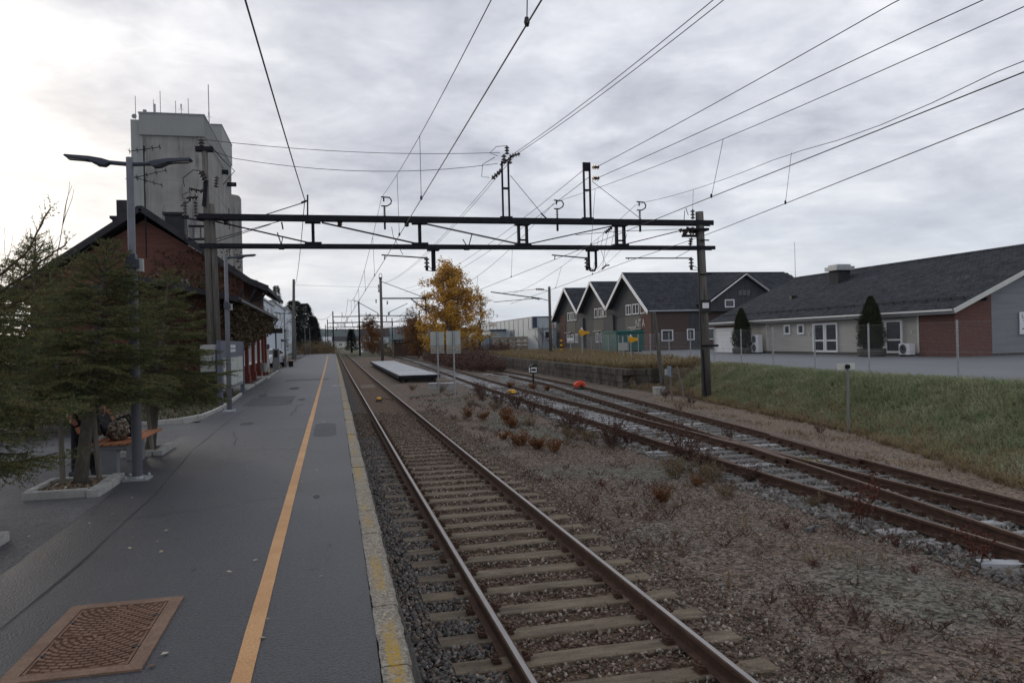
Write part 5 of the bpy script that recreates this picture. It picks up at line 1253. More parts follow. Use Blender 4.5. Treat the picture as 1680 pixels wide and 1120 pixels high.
def car(label, loc, rz, paint):
    t = thing('parked_car', (0, 0, 0), label, 'car', 'parked cars')
    side = [(-2.1, 0.35), (-2.15, 0.75), (-1.95, 0.95), (-1.0, 1.05), (-0.45, 1.42), (0.85, 1.45), (1.6, 1.05), (2.05, 0.98), (2.15, 0.6), (2.1, 0.35)]
    b = MB(); v = []; n = len(side)
    for y, k in ((-0.86, 1), (-0.8, 1), (0.8, 1), (0.86, 1)):
        inner = abs(y) < 0.85
        for x, z in side: zz = z; yy = y * (0.82 if z > 1.2 else 1.0); v.append((x, yy, zz if inner else 0.35 + (zz - 0.35) * 0.97))
    f = [tuple(range(n)), tuple(reversed(range(3 * n, 4 * n)))]
    for s in range(3): f += [(s * n + i, s * n + (i + 1) % n, (s + 1) * n + (i + 1) % n, (s + 1) * n + i) for i in range(n)]
    b.add(v, f); b.build('body', paint, t, bevel=0.03)
    b = MB()
    for s in (-1, 1): 
        v = [(-0.85, s * 0.87, 1.06), (1.3, s * 0.87, 1.06), (0.78, s * 0.73, 1.38), (-0.42, s * 0.73, 1.36)]
        v += [(x, y - s * 0.03, z) for x, y, z in v]; b.add(v, [(0, 1, 2, 3), (7, 6, 5, 4), (0, 4, 5, 1), (1, 5, 6, 2), (2, 6, 7, 3), (3, 7, 4, 0)])
    b.build('side_windows', M['glass'], t)
    b = MB(); v = [(-0.98, -0.75, 1.07), (-0.98, 0.75, 1.07), (-0.5, 0.62, 1.40), (-0.5, -0.62, 1.40)]; v += [(x - 0.03, y, z + 0.02) for x, y, z in v]; b.add(v, [(0, 1, 2, 3), (7, 6, 5, 4), (0, 4, 5, 1), (1, 5, 6, 2), (2, 6, 7, 3), (3, 7, 4, 0)]); b.build('windscreen', M['glass'], t)
    for x in (-1.35, 1.35):
        for s in (-1, 1):
            b = MB(); b.lathe((x, s * 0.78, 0.32), [(0.32, -0.1), (0.32, 0.1)], 16, 'y'); w = b.build('wheel', M['rubber'], t)
            b = MB(); b.lathe((x, s * 0.83, 0.32), [(0.19, -0.06), (0.17, 0.06)], 10, 'y'); b.build('rim', M['galvanised'], w)
    for s in (-1, 1): b = MB(); b.box(-2.17, -2.05, s * 0.62 - 0.15, s * 0.62 + 0.15, 0.68, 0.82); b.build('headlight', M['white_paint'], t)
    for s in (-1, 1): b = MB(); b.box(2.05, 2.16, s * 0.66 - 0.12, s * 0.66 + 0.12, 0.7, 0.9); b.build('tail_light', M['signal_red'], t)
    t.location = loc; t.rotation_euler = (0, 0, rz)
car('silver car nearest the red station, parked by the platform', (-4.95, 66, 0.78), rad(75), M['car_silver'])
car('silver car parked behind the first one near the platform', (-5.6, 73, 0.80), rad(75), M['car_silver'])
car('silver car seen through the spruce at the left edge', (-21.5, 32, 0.7), rad(10), M['car_silver'])
car('dark car seen through the spruce beside the silver one', (-16.8, 33.5, 0.7), rad(12), M['car_dark'])

# ------------------------------------------------------------------ overhead line
GY = 29.2
def insulator(mb, p0, p1, r=0.075, discs=4):
    p0, p1 = Vector(p0), Vector(p1); d = p1 - p0; mb.cut()
    pts, rs = [], []
    for i in range(discs):
        a = (i + 0.15) / discs; pts += [p0 + d * a, p0 + d * (a + 0.02), p0 + d * (a + 0.42 / discs), p0 + d * (a + 0.44 / discs)]; rs += [r * 0.4, r, r * 0.75, r * 0.4]
    mb.tube([p0] + pts + [p1], [r * 0.35] + rs + [r * 0.35], 10)

def gantry():
    t = thing('catenary_gantry', (5.5, GY, 0), 'dark steel gantry spanning three tracks on two weathered wooden poles', 'gantry')
    y = GY
    # poles: a doubled wooden pole on the left, a thick one on the right
    b = MB(); b.tube([(-4.13, y, 0.3), (-4.17, y, 6), (-4.2, y, 9.6)], [0.125, 0.115, 0.10], 12); b.build('pole', M['wood_pole'], t, smooth=True)
    b = MB(); b.tube([(-3.90, y + 0.03, 0.3), (-3.98, y + 0.03, 6), (-4.04, y + 0.03, 7.6)], [0.125, 0.115, 0.10], 12); b.build('pole', M['wood_pole'], t, smooth=True)
    b = MB(); b.tube([(15.14, y, -0.4), (15.08, y, 4), (15.0, y, 7.6)], [0.20, 0.185, 0.165], 14); b.build('pole', M['wood_pole'], t, smooth=True)
    b = MB(); b.bar((14.98, y - 0.19, -0.3), (14.9, y - 0.19, 1.9), 0.07, 0.05); b.bar((14.86, y - 0.17, 1.9), (14.8, y - 0.17, 6.9), 0.03, 0.03); b.build('cable_duct', M['steel_dark'], t)
    def beam(z, h, x0, x1, name):
        b = MB()
        for s in (-1, 1):
            b.box(x0, x1, y + s * 0.17 - 0.012, y + s * 0.17 + 0.012, z - h / 2, z + h / 2)
            b.box(x0, x1, y + s * 0.17 - (0.07 if s > 0 else -0.012), y + s * 0.17 + (-0.012 if s > 0 else 0.07), z + h / 2 - 0.014, z + h / 2)
            b.box(x0, x1, y + s * 0.17 - (0.07 if s > 0 else -0.012), y + s * 0.17 + (-0.012 if s > 0 else 0.07), z - h / 2, z - h / 2 + 0.014)
        b.build(name, M['steel_dark'], t)
    beam(7.13, 0.20, -4.45, 15.55, 'upper_beam'); beam(6.10, 0.15, -4.45, 15.6, 'lower_beam')
    for x in (-0.52, 3.40, 7.43, 11.49):
        b = MB()
        if x < 5:
            b.box(x - 0.055, x + 0.055, y - 0.10, y + 0.10, 6.16, 7.03)
        else:
            for s in (-0.16, 0.16): b.box(x + s - 0.045, x + s + 0.045, y - 0.09, y + 0.09, 6.16, 7.03)
            b.box(x - 0.12, x + 0.12, y - 0.02, y + 0.02, 6.35, 6.42)
        b.build('strut', M['steel_dark'], t)
        b = MB(); b.auto = True; b.box(x - 0.30, x + 0.30, y - 0.20, y + 0.20, 6.175, 6.245); b.box(x - 0.28, x + 0.28, y - 0.20, y + 0.20, 6.96, 7.025); b.build('gusset', M['steel_dark'], t)
    for (a, za), (c, zc) in (((-3.9, 6.98), (-0.7, 6.24)), ((-0.2, 6.98), (3.2, 6.24)), ((3.6, 6.98), (7.2, 6.24)), ((7.7, 6.24), (11.2, 6.98)), ((11.7, 6.24), (14.7, 6.95))):
        for s in (-0.10, 0.10):
            b = MB(); b.tube([(a, y + s, za), (c, y + s, zc)], 0.017, 6); b.build('tie_rod', M['steel_dark'], t)
    for a, c in (((-3.9, 6.35), (-0.9, 7.25)), ((-3.9, 6.25), (-2.0, 6.9))): b = MB(); b.tube([(a[0], y, a[1]), (c[0], y, c[1])], 0.014, 5); b.build('stay_wire', M['steel_dark'], t)
    # short masts standing on the beam
    for x, top, nm in ((6.79, 9.45, 'line_mast'), (10.13, 9.5, 'line_mast')):
        b = MB(); b.box(x - 0.155, x - 0.095, y - 0.05, y + 0.05, 7.23, top); b.box(x + 0.095, x + 0.155, y - 0.05, y + 0.05, 7.23, top); b.box(x - 0.095, x + 0.095, y - 0.03, y + 0.03, 8.35, 8.43); b.box(x - 0.24, x + 0.24, y - 0.06, y + 0.06, 7.225, 7.30)
        if x > 8: b.box(x - 0.094, x + 0.094, y - 0.03, y + 0.03, top - 0.35, top); b.tube([(x + 0.22, y, 8.75), (x + 2.3, y, 7.25)], 0.012, 5)
        else: b.tube([(x + 0.2, y, 8.9), (x + 1.55, y, 7.3)], 0.012, 5); b.tube([(x + 1.4, y, 7.45), (x + 1.62, y, 7.24)], 0.03, 5)
        b.build(nm, M['steel_dark'], t)
    b = MB()
    insulator(b, (6.75, y, 9.35), (6.75, y, 9.72), 0.11, 3); insulator(b, (6.88, y, 9.72), (6.88, y, 10.05), 0.10, 3)
    insulator(b, (6.95, y - 0.1, 9.62), (7.35, y - 0.25, 9.70), 0.09, 4); insulator(b, (6.65, y, 9.1), (6.25, y, 8.75), 0.10, 4); insulator(b, (7.0, y, 9.35), (6.95, y, 9.6), 0.10, 2)
    b.build('insulator', M['insulator'], t)
    b = MB(); b.auto = True; b.tube([(6.15, y, 8.8), (5.85, y, 8.82), (5.9, y, 9.3), (6.4, y, 9.6)], 0.012, 5); b.tube([(6.5, y, 9.65), (6.2, y, 9.75), (6.45, y, 10.0), (6.88, y, 10.06)], 0.012, 5); b.bar((6.6, y, 9.3), (7.25, y, 9.75), 0.06); b.build('jumper', M['steel_dark'], t)
    for z in (9.32, 8.88):
        b = MB(); insulator(b, (10.36, y, z), (10.66, y, z), 0.115, 3); b.build('insulator', M['insulator'], t)
    # messenger supports: insulators with a hook above each track
    for x in (2.1, 8.86, 12.36):
        b = MB(); insulator(b, (x, y, 7.24), (x, y, 7.62), 0.06, 6); b.build('insulator', M['insulator'], t)
        b = MB(); b.bar((x, y, 6.75), (x, y, 7.25), 0.07); b.tube([(x - 0.12, y, 7.63), (x + 0.1, y, 7.63), (x + 0.24, y, 7.72), (x + 0.27, y, 7.84), (x + 0.2, y, 7.95), (x - 0.12, y, 7.97)], 0.026, 6); b.tube([(x - 0.02, y, 7.97), (x - 0.02, y, 7.8)], 0.03, 5); b.build('hook', M['steel_dark'], t)
    # drop brackets with insulators and registration arms
    arms = []
    for x, single in ((3.90, True), (10.28, False)):
        b = MB()
        if single: b.box(x - 0.075, x + 0.075, y - 0.06, y + 0.06, 5.17, 6.02)
        else:
            for s in (-0.15, 0.15): b.box(x + s - 0.04, x + s + 0.04, y - 0.05, y + 0.05, 5.3, 6.02)
            b.tube([(x - 0.15, y, 5.32), (x - 0.08, y, 5.18), (x + 0.08, y, 5.18), (x + 0.15, y, 5.32)], 0.045, 6)
        b.box(x - 0.22, x + 0.22, y - 0.18, y + 0.18, 5.955, 6.02); b.build('drop_bracket', M['steel_dark'], t)
        arms.append(x - 0.26)
    for i, (xi, xe, ze) in enumerate(((3.64, 1.95, 5.79), (10.05, 8.6, 5.80), (14.58, 11.7, 5.68))):
        b = MB(); insulator(b, (xi, y, 5.30), (xi, y, 5.72), 0.115, 3); b.build('insulator', M['insulator'], t)
        b = MB(); b.tube([(xi, y, 5.68), (xe, y, ze)], 0.027, 6); b.tube([(xe + 0.13, y, ze), (xe + 0.10, y - 0.03, 5.62)], 0.02, 5); b.tube([(xi, y, 5.2), (xi, y, 5.32)], 0.06, 6)
        d = 0.26 if i < 2 else 0.4
        b.tube([(xi, y, 5.2), (xi + d, y, 5.19)], 0.013, 4); b.tube([(xi, y, 5.42), (xi + d, y, 5.2)], 0.013, 4); b.build('registration_arm', M['steel_dark'], t)
    # clamps hanging under the beam and small brackets on it
    b = MB(); b.auto = True
    for x in (-3.55, 0.45, 2.92): b.lathe((x, y, 6.86), [(0.05, 0), (0.10, 0.06), (0.07, 0.1), (0.10, 0.13), (0.08, 0.18)], 8)
    b.build('hanging_insulator', M['insulator'], t)
    b = MB(); b.auto = True; b.bar((-1.62, y, 6.98), (-1.58, y, 6.72), 0.05); b.bar((-1.78, y, 6.6), (-1.65, y, 6.15), 0.04); b.bar((-1.60, y, 6.42), (-1.65, y, 6.15), 0.03); b.bar((5.05, y, 6.4), (5.2, y, 6.15), 0.03); b.bar((5.42, y, 6.62), (5.28, y, 6.15), 0.035); b.box(5.12, 5.32, y - 0.2, y + 0.2, 6.0, 6.16); b.box(-1.75, -1.55, y - 0.2, y + 0.2, 6.0, 6.16); b.build('bracket', M['steel_dark'], t)
    b = MB(); b.tube([(-0.70, y, 7.2), (-0.68, y, 8.0)], 0.032, 6); b.build('rod', M['steel_dark'], t)
    # switchgear crowding the left pole
    b = MB()
    for x, z in ((-4.9, 7.15), (-4.55, 7.15)): insulator(b, (x, y, z), (x, y, z + 0.55), 0.10, 5)
    insulator(b, (-4.15, y - 0.15, 8.35), (-4.35, y - 0.15, 8.75), 0.12, 4); insulator(b, (-4.28, y, 8.05), (-4.75, y, 8.15), 0.10, 3); insulator(b, (-3.85, y, 8.2), (-3.8, y, 8.6), 0.10, 4); insulator(b, (-4.45, y, 7.85), (-4.85, y, 7.8), 0.12, 2)
    insulator(b, (-4.3, y, 9.62), (-4.3, y, 9.95), 0.13, 3)
    for x in (-4.85, -4.65, -4.4): insulator(b, (x, y, 6.3), (x, y, 6.75), 0.05, 5)
    b.build('insulator', M['insulator'], t)
    b = MB(); b.auto = True; b.bar((-4.2, y, 6.8), (-4.8, y, 6.8), 0.06, 0.08); b.bar((-4.2, y, 6.35), (-4.95, y, 6.32), 0.06, 0.08); b.bar((-4.2, y, 6.98), (-5.0, y, 7.1), 0.05); b.bar((-4.5, y, 9.55), (-3.9, y, 9.55), 0.22, 0.16); b.bar((-4.25, y - 0.12, 7.5), (-4.15, y - 0.12, 8.4), 0.12, 0.14); b.bar((-4.7, y, 7.72), (-5.05, y, 7.5), 0.03); b.bar((-4.5, y, 7.1), (-3.7, y, 7.1), 0.5, 0.12); b.build('switch_gear', M['steel_dark'], t)
    b = MB(); b.auto = True
    for pts in (((-4.35, 8.78), (-4.6, 8.8), (-4.95, 8.5), (-4.9, 8.2)), ((-4.75, 8.1), (-4.7, 7.9), (-4.6, 7.7)), ((-4.0, 9.7), (-3.6, 9.2), (-3.2, 8.8), (-3.6, 8.3)), ((-4.9, 7.75), (-5.0, 7.9), (-4.8, 8.0))): b.tube([(p[0], y, p[1]) for p in pts], 0.015, 5)
    b.build('jumper', M['steel_dark'], t)
    # right pole head
    b = MB()
    for x, z, d in ((14.45, 6.75, (-0.4, 0.1)), (14.5, 6.95, (-0.25, -0.35)), (14.7, 7.3, (0, 0.4)), (14.6, 6.5, (-0.05, -0.3)), (14.85, 6.75, (-0.35, 0))): insulator(b, (x, y, z), (x + d[0], y, z + d[1]), 0.10, 3)
    b.build('insulator', M['insulator'], t)
    b = MB(); b.auto = True; b.bar((14.4, y, 6.85), (15.3, y, 6.85), 0.5, 0.1); b.bar((14.2, y, 6.6), (15.1, y, 6.6), 0.1, 0.1); b.bar((14.5, y, 7.45), (14.4, y, 7.75), 0.02); b.bar((14.3, y, 7.2), (14.35, y, 7.65), 0.02); b.bar((14.85, y - 0.2, 5.0), (15.4, y - 0.2, 5.0), 0.05); b.bar((14.85, y - 0.2, 2.05), (15.6, y - 0.2, 2.05), 0.07, 0.09); b.bar((14.9, y - 0.2, 6.4), (15.3, y - 0.2, 6.4), 0.05); b.build('clamp', M['steel_dark'], t)
    b = MB(); b.box(14.84, 15.3, y - 0.24, y - 0.2, 3.42, 3.95); b.build('number_plate', M['black_paint'], t)
    b = MB(); b.box(14.92, 15.2, y - 0.25, y - 0.241, 3.6, 3.82); b.build('plate_mark', M['white_paint'], t)
    # equipment cabinet on the left pole
    c = thing('cabinet', (-4.2, y - 0.3, 1.6), 'pale grey electrical cabinet fixed to the left gantry pole', 'cabinet')
    b = MB(); b.box(-4.45, -3.95, y - 0.45, y - 0.13, 1.62, 2.58); b.build('casing', M['cabinet_grey'], c, bevel=0.01)
    b = MB(); b.box(-4.43, -3.97, y - 0.465, y - 0.451, 1.64, 2.56); b.build('door', M['cabinet_grey'], c)
    b = MB(); b.bar((-4.05, y - 0.48, 2.02), (-4.05, y - 0.48, 2.16), 0.02); b.bar((-4.05, y - 0.48, 2.02), (-4.1, y - 0.48, 1.98), 0.02); b.build('handle', M['black_paint'], c)
    b = MB(); b.box(-3.9, -3.72, y - 0.35, y - 0.13, 1.5, 2.45); b.build('side_box', M['cabinet_grey'], c)
    b = MB(); b.box(-4.4, -3.8, y - 0.35, y - 0.13, 1.3, 1.62); b.tube([(-3.75, y - 0.3, 0.7), (-3.75, y - 0.3, 1.5)], 0.03, 6); b.build('cable_box', M['steel_dark'], c)
gantry()

def wire(name, pts, r, label, cat, sag=0.0, group=None, parent=None, n=10):
    b = MB(); P = []
    for i in range(len(pts) - 1):
        a, c = Vector(pts[i]), Vector(pts[i + 1]); L = (c - a).length; s = sag if isinstance(sag, (int, float)) else sag[i]
        for k in range(n): u = k / n; q = a.lerp(c, u); q.z -= 4 * s * u * (1 - u); P.append(q)
    P.append(Vector(pts[-1])); b.tube(P, r, 5)
    o = b.build(name, M['wire'], parent)
    if label: tag(o, label, cat, group)
    return o

def catenary(label, pts_c, pts_m, drops, mh):
    """contact wire, messenger wire and droppers over one track"""
    t = thing('overhead_line', (pts_c[0][1], 0, 5.6), label, 'overhead wire', 'overhead lines above the three tracks')
    def C(y): return (float(polyx([(a, b) for a, b, c in pts_c], y)), y, float(polyx([(a, c) for a, b, c in pts_c], y)))
    def Mm(y):
        a = [(p[0], p[1]) for p in pts_m]; x = float(polyx(a, y)); z = float(polyx([(p[0], p[2]) for p in pts_m], y))
        ys = [p[0] for p in pts_m]
        for i in range(len(ys) - 1):
            if ys[i] <= y <= ys[i + 1]: u = (y - ys[i]) / (ys[i + 1] - ys[i]); z -= 4 * mh * u * (1 - u)
        return (x, y, z)
    y0, y1 = pts_c[0][0], pts_c[-1][0]
    Y = list(np.arange(y0, y1, 1.5)) + [y1]
    wr = lambda y: 0.0095 + 0.00020 * max(0, y - 25)
    b = MB(); b.tube([C(y) for y in Y], [wr(y) for y in Y], 5); b.build('contact_wire', M['wire'], t)
    b = MB(); b.tube([Mm(y) for y in Y], [wr(y) * 0.8 for y in Y], 5); b.build('messenger_wire', M['wire'], t)
    for y in drops:
        b = MB(); b.tube([Mm(y), C(y)], 0.006 + 0.0001 * max(0, y - 20), 4); c = C(y); b.lathe((c[0], c[1], c[2] + 0.02), [(0.02, -0.04), (0.03, 0), (0.02, 0.05)], 6); b.build('dropper', M['wire'], t)
catenary('overhead line with droppers above the platform track', [(-32, 1.85, 5.6), (GY, 2.05, 5.6), (95, 2.2, 5.7), (150, 2.3, 6.2), (230, 2.9, 6.9)], [(-32, 2.05, 7.95), (GY, 2.0, 7.95), (95, 2.2, 8.0), (150, 2.3, 8.3), (230, 2.9, 8.9)], (-9, -1, 7.4, 16.8, 22.5, 36, 46, 57, 68, 80), 1.5)
catenary('overhead line above the frosted middle siding', [(-32, 8.1, 5.6), (7.7, 8.36, 5.6), (GY, 8.66, 5.6), (78, 9.4, 5.6), (150, 10.2, 6.1)], [(-32, 8.9, 7.95), (GY, 8.78, 7.9), (78, 9.4, 7.8), (150, 10.2, 8.0)], (-6, 3, 15.9, 24.5, 37, 47, 57), 1.45)
catenary('overhead line above the outer siding, ending at the yard mast', [(-32, 5.3, 5.6), (9, 9.74, 5.6), (16.4, 10.73, 5.6), (21.6, 11.43, 5.6), (GY, 11.95, 5.6), (45, 13.6, 5.65), (76, 17.9, 6.2)], [(-32, 5.6, 7.9), (-1, 8.9, 6.35), (10.1, 10.3, 6.5), (16.6, 10.95, 6.84), (GY, 12.27, 7.9), (50, 14.6, 6.9), (76, 18.2, 7.3)], (16.5, 23.0, 36, 46), 0.15)

for i, (dx, lab) in enumerate(((0.0, 'left wire of the high pair on the first beam mast'), (0.22, 'right wire of the high pair on the first beam mast'))):
    wire('feeder_wire', [(8.9 + dx, -30, 9.9), (8.15 + dx, 15.35, 9.65), (7.1 + dx * 0.6, GY, 9.72), (6.5 + dx, 95, 9.9)], 0.011, lab, 'feeder wire', (0.3, 0.1, 0.9), 'high feeder wires')
for z, lab, e in ((9.35, 'upper feeder wire on the second beam mast', 12.0), (8.9, 'lower feeder wire on the second beam mast', 13.2)):
    x15 = 12.18 if z > 9 else 13.0
    wire('feeder_wire', [(x15 + 5.2, -30, z + 0.7), (x15, 14.5, z + 0.3), (10.6, GY, z)], 0.012, lab, 'feeder wire', (0.2, 0.05), 'high feeder wires')
    wire('feeder_wire', [(10.2, GY, z), (9.0, 95, z - 0.2)], 0.012, lab + ', far side running to the distant masts', 'feeder wire', 0.9, 'high feeder wires')
wire('cross_wire', [(-4.3, GY, 9.9), (6.6, GY, 9.78)], 0.011, 'upper sagging cross wire from the left pole to the beam mast', 'wire', 0.22)
wire('cross_wire', [(-4.1, GY, 9.55), (-3.2, GY, 9.25), (6.5, GY, 9.35)], 0.011, 'lower sagging cross wire from the left pole to the beam mast', 'wire', (0.0, 0.38))
wire('telephone_wire', [(-1.9, -30, 8.6), (-0.78, GY - 0.3, 7.75), (-3.7, 88, 9.3)], 0.016, 'long black wire passing over the platform to the tall wooden pole', 'wire', (0.5, 0.9))
b = MB(); b.tube([(-2.3, GY, 7.2), (-0.85, GY - 0.2, 7.66)], 0.018, 5); b.tube([(-0.9, GY - 0.2, 7.66), (-0.72, GY - 0.3, 7.72)], 0.04, 6); tag(b.build('wire_bracket', M['steel_dark']), 'slanting bracket holding the long wire on the gantry top', 'bracket')

def jumpers():
    b = MB(); t = thing('jumper_wires', (12.2, GY, 5.6), 'bundle of thin hanging jumper wires over the outer siding', 'wire')
    for i, (x, z0, x2, y2) in enumerate(((10.9, 6.75, 11.9, 32), (11.1, 6.75, 12.1, 33), (11.35, 6.8, 12.2, 34), (11.9, 6.7, 12.6, 35))):
        b = MB(); b.tube([(x, GY + 0.3, z0), (x + 0.1, GY + 1, 6.2), (x2, y2, 5.66)], 0.008, 4); b.build('jumper', M['wire'], t)
    b = MB(); b.tube([(9.6, GY, 6.6), (11.2, GY, 6.75), (14.3, GY, 6.88)], 0.012, 5); b.build('cross_span', M['wire'], t)
    b = MB(); insulator(b, (10.85, GY, 6.70), (11.15, GY, 6.92), 0.08, 4); b.build('insulator', M['insulator'], t)
    b = MB(); b.tube([(11.95, 31.8, 5.66), (12.1, 32.6, 5.72), (12.3, 33.6, 5.66)], 0.035, 6); b.build('connector', M['steel_dark'], t)
    b = MB(); b.auto = True; b.tube([(2.35, GY, 6.85), (2.4, GY, 6.5), (2.75, GY, 5.8)], 0.01, 4); b.tube([(13.9, GY, 5.7), (14.5, GY, 6.0), (14.6, GY, 6.5)], 0.01, 4); b.build('jumper', M['wire'], t)
jumpers()

def mast(loc, h, label, r=0.15, arms=(), hoop=False, base=0.3, m='wood_pole'):
    x, y, z = loc
    t = thing('catenary_mast', loc, label, 'mast')
    b = MB(); b.tube([(x, y, z - 0.4), (x, y, z + h)], [r, r * 0.8], 10); b.build('pole', M[m], t, smooth=True)
    b = MB(); b.box(x - 0.35, x + 0.35, y - 0.35, y + 0.35, z - 0.4, z + 0.12); b.build('footing', M['concrete'], t)
    if hoop: b = MB(); b.tube([(x - 0.17, y, z + h), (x - 0.17, y, z + h + 0.45), (x - 0.08, y, z + h + 0.6), (x + 0.08, y, z + h + 0.6), (x + 0.17, y, z + h + 0.45), (x + 0.17, y, z + h)], 0.035, 5); b.lathe((x, y, z + h - 0.05), [(0.2, 0), (0.22, 0.1), (0.15, 0.16)], 8); b.build('hoop', M['steel_dark'], t)
    for segs in arms:
        b = MB()
        for p, q, w in segs: b.bar((x + p[0], y, z + p[1]), (x + q[0], y, z + q[1]), w)
        b.build('cantilever', M['steel_dark'], t)
    return t
mm = mast((6.15, 95, 0.15), 10.3, 'tall middle mast with a bracket frame behind the low island platform', 0.20, [
    [((0, 7.85), (5.5, 7.8), 0.16), ((5.45, 7.8), (5.45, 5.9), 0.14), ((3.6, 7.8), (5.4, 6.3), 0.12)], [((0.1, 9.9), (5.3, 7.9), 0.07)],
    [((5.7, 6.4), (10.6, 8.6), 0.09), ((3.2, 7.2), (0.8, 6.1), 0.07)]], hoop=True)
b = MB()
for dx, dz in ((0.75, 7.1), (0.85, 5.7), (-0.6, 7.3), (5.75, 7.6), (-0.25, 9.1), (-0.25, 8.6), (5.75, 6.0)): insulator(b, (6.15 + dx, 95, 0.15 + dz), (6.15 + dx, 95, 0.6 + dz), 0.13, 3)
b.build('insulator', M['insulator'], mm)
mast((4.75, 130, 0.4), 9.2, 'slim dark mast farther down the line beside the orange birch', 0.16, [[((-1.0, 9.4), (0, 9.1), 0.08), ((0, 9.0), (3.1, 7.2), 0.10)], [((3.1, 7.2), (3.1, 6.4), 0.14), ((0, 7.0), (3.4, 6.9), 0.07)]], m='steel_dark')
mr = mast((22.6, 78, 0.95), 7.1, 'wooden mast on the grassy ramp with an arm reaching left', 0.17, [[((0, 5.6), (-0.9, 5.85), 0.06), ((-0.9, 5.85), (-6.3, 6.6), 0.10), ((-1.2, 5.9), (-6.0, 5.55), 0.06)], [((0, 6.6), (-0.9, 6.9), 0.05), ((-0.9, 6.9), (-5.0, 6.5), 0.04)]])
b = MB(); insulator(b, (21.5, 78, 6.75), (20.6, 78, 6.95), 0.13, 5); insulator(b, (22.0, 78, 7.75), (21.1, 78, 7.8), 0.13, 5); b.build('insulator', M['insulator'], mr)
# the tall plain pole left of the far platform
t = thing('wooden_pole', (-4.0, 88, 0.8), 'tall plain wooden pole standing left of the far platform end', 'pole')
b = MB(); b.tube([(-4.0, 88, 0.5), (-3.75, 88, 9.8)], [0.2, 0.14], 10); b.build('shaft', M['wood_pole'], t)
b = MB(); b.bar((-4.35, 88, 7.4), (-3.6, 88, 7.35), 0.08); b.build('bracket', M['steel_dark'], t)
wire('cross_wire', [(-3.75, 88, 9.2), (6.1, 94, 9.3)], 0.012, 'thin level wire from the tall wooden pole to the middle mast', 'wire', 0.05)
wire('cross_wire', [(-3.8, 88, 7.6), (0.4, 148, 8.3)], 0.03, 'slack drooping wire from the tall wooden pole to the far gantry', 'wire', 1.6)

for i, (y, x0, x1, lab) in enumerate(((150, 0.6, 17.0, 'nearest of the distant gantries over the line'), (205, -0.6, 16, 'second of the distant gantries over the line'), (270, -1.5, 16, 'farthest of the distant gantries over the line'))):
    t = thing('catenary_gantry', (x0, y, zrf(y)), lab, 'gantry', 'distant gantries'); z = zrf(y)
    for x in (x0, x1): b = MB(); b.bar((x, y, z - 0.3), (x, y, z + 8.3), 0.22); b.build('pole', M['steel_dark'], t)
    for zz in (7.3, 6.15): b = MB(); b.bar((x0, y, z + zz), (x1, y, z + zz), 0.16); b.build('beam', M['steel_dark'], t)
    for k in range(4): x = x0 + (x1 - x0) * (k + 0.7) / 4.4; b = MB(); b.bar((x, y, z + 6.2), (x, y, z + 7.3), 0.12); b.build('strut', M['steel_dark'], t)
    for k in range(3): x = x0 + 2.2 + k * 4.5; b = MB(); b.bar((x, y, z + 6.15), (x, y, z + 5.3), 0.14); b.bar((x, y, z + 5.6), (x - 1.6, y, z + 5.7), 0.07); b.bar((x - 0.5, y, z + 7.3), (x - 0.5, y, z + 8.1), 0.1); b.build('drop_bracket', M['steel_dark'], t)

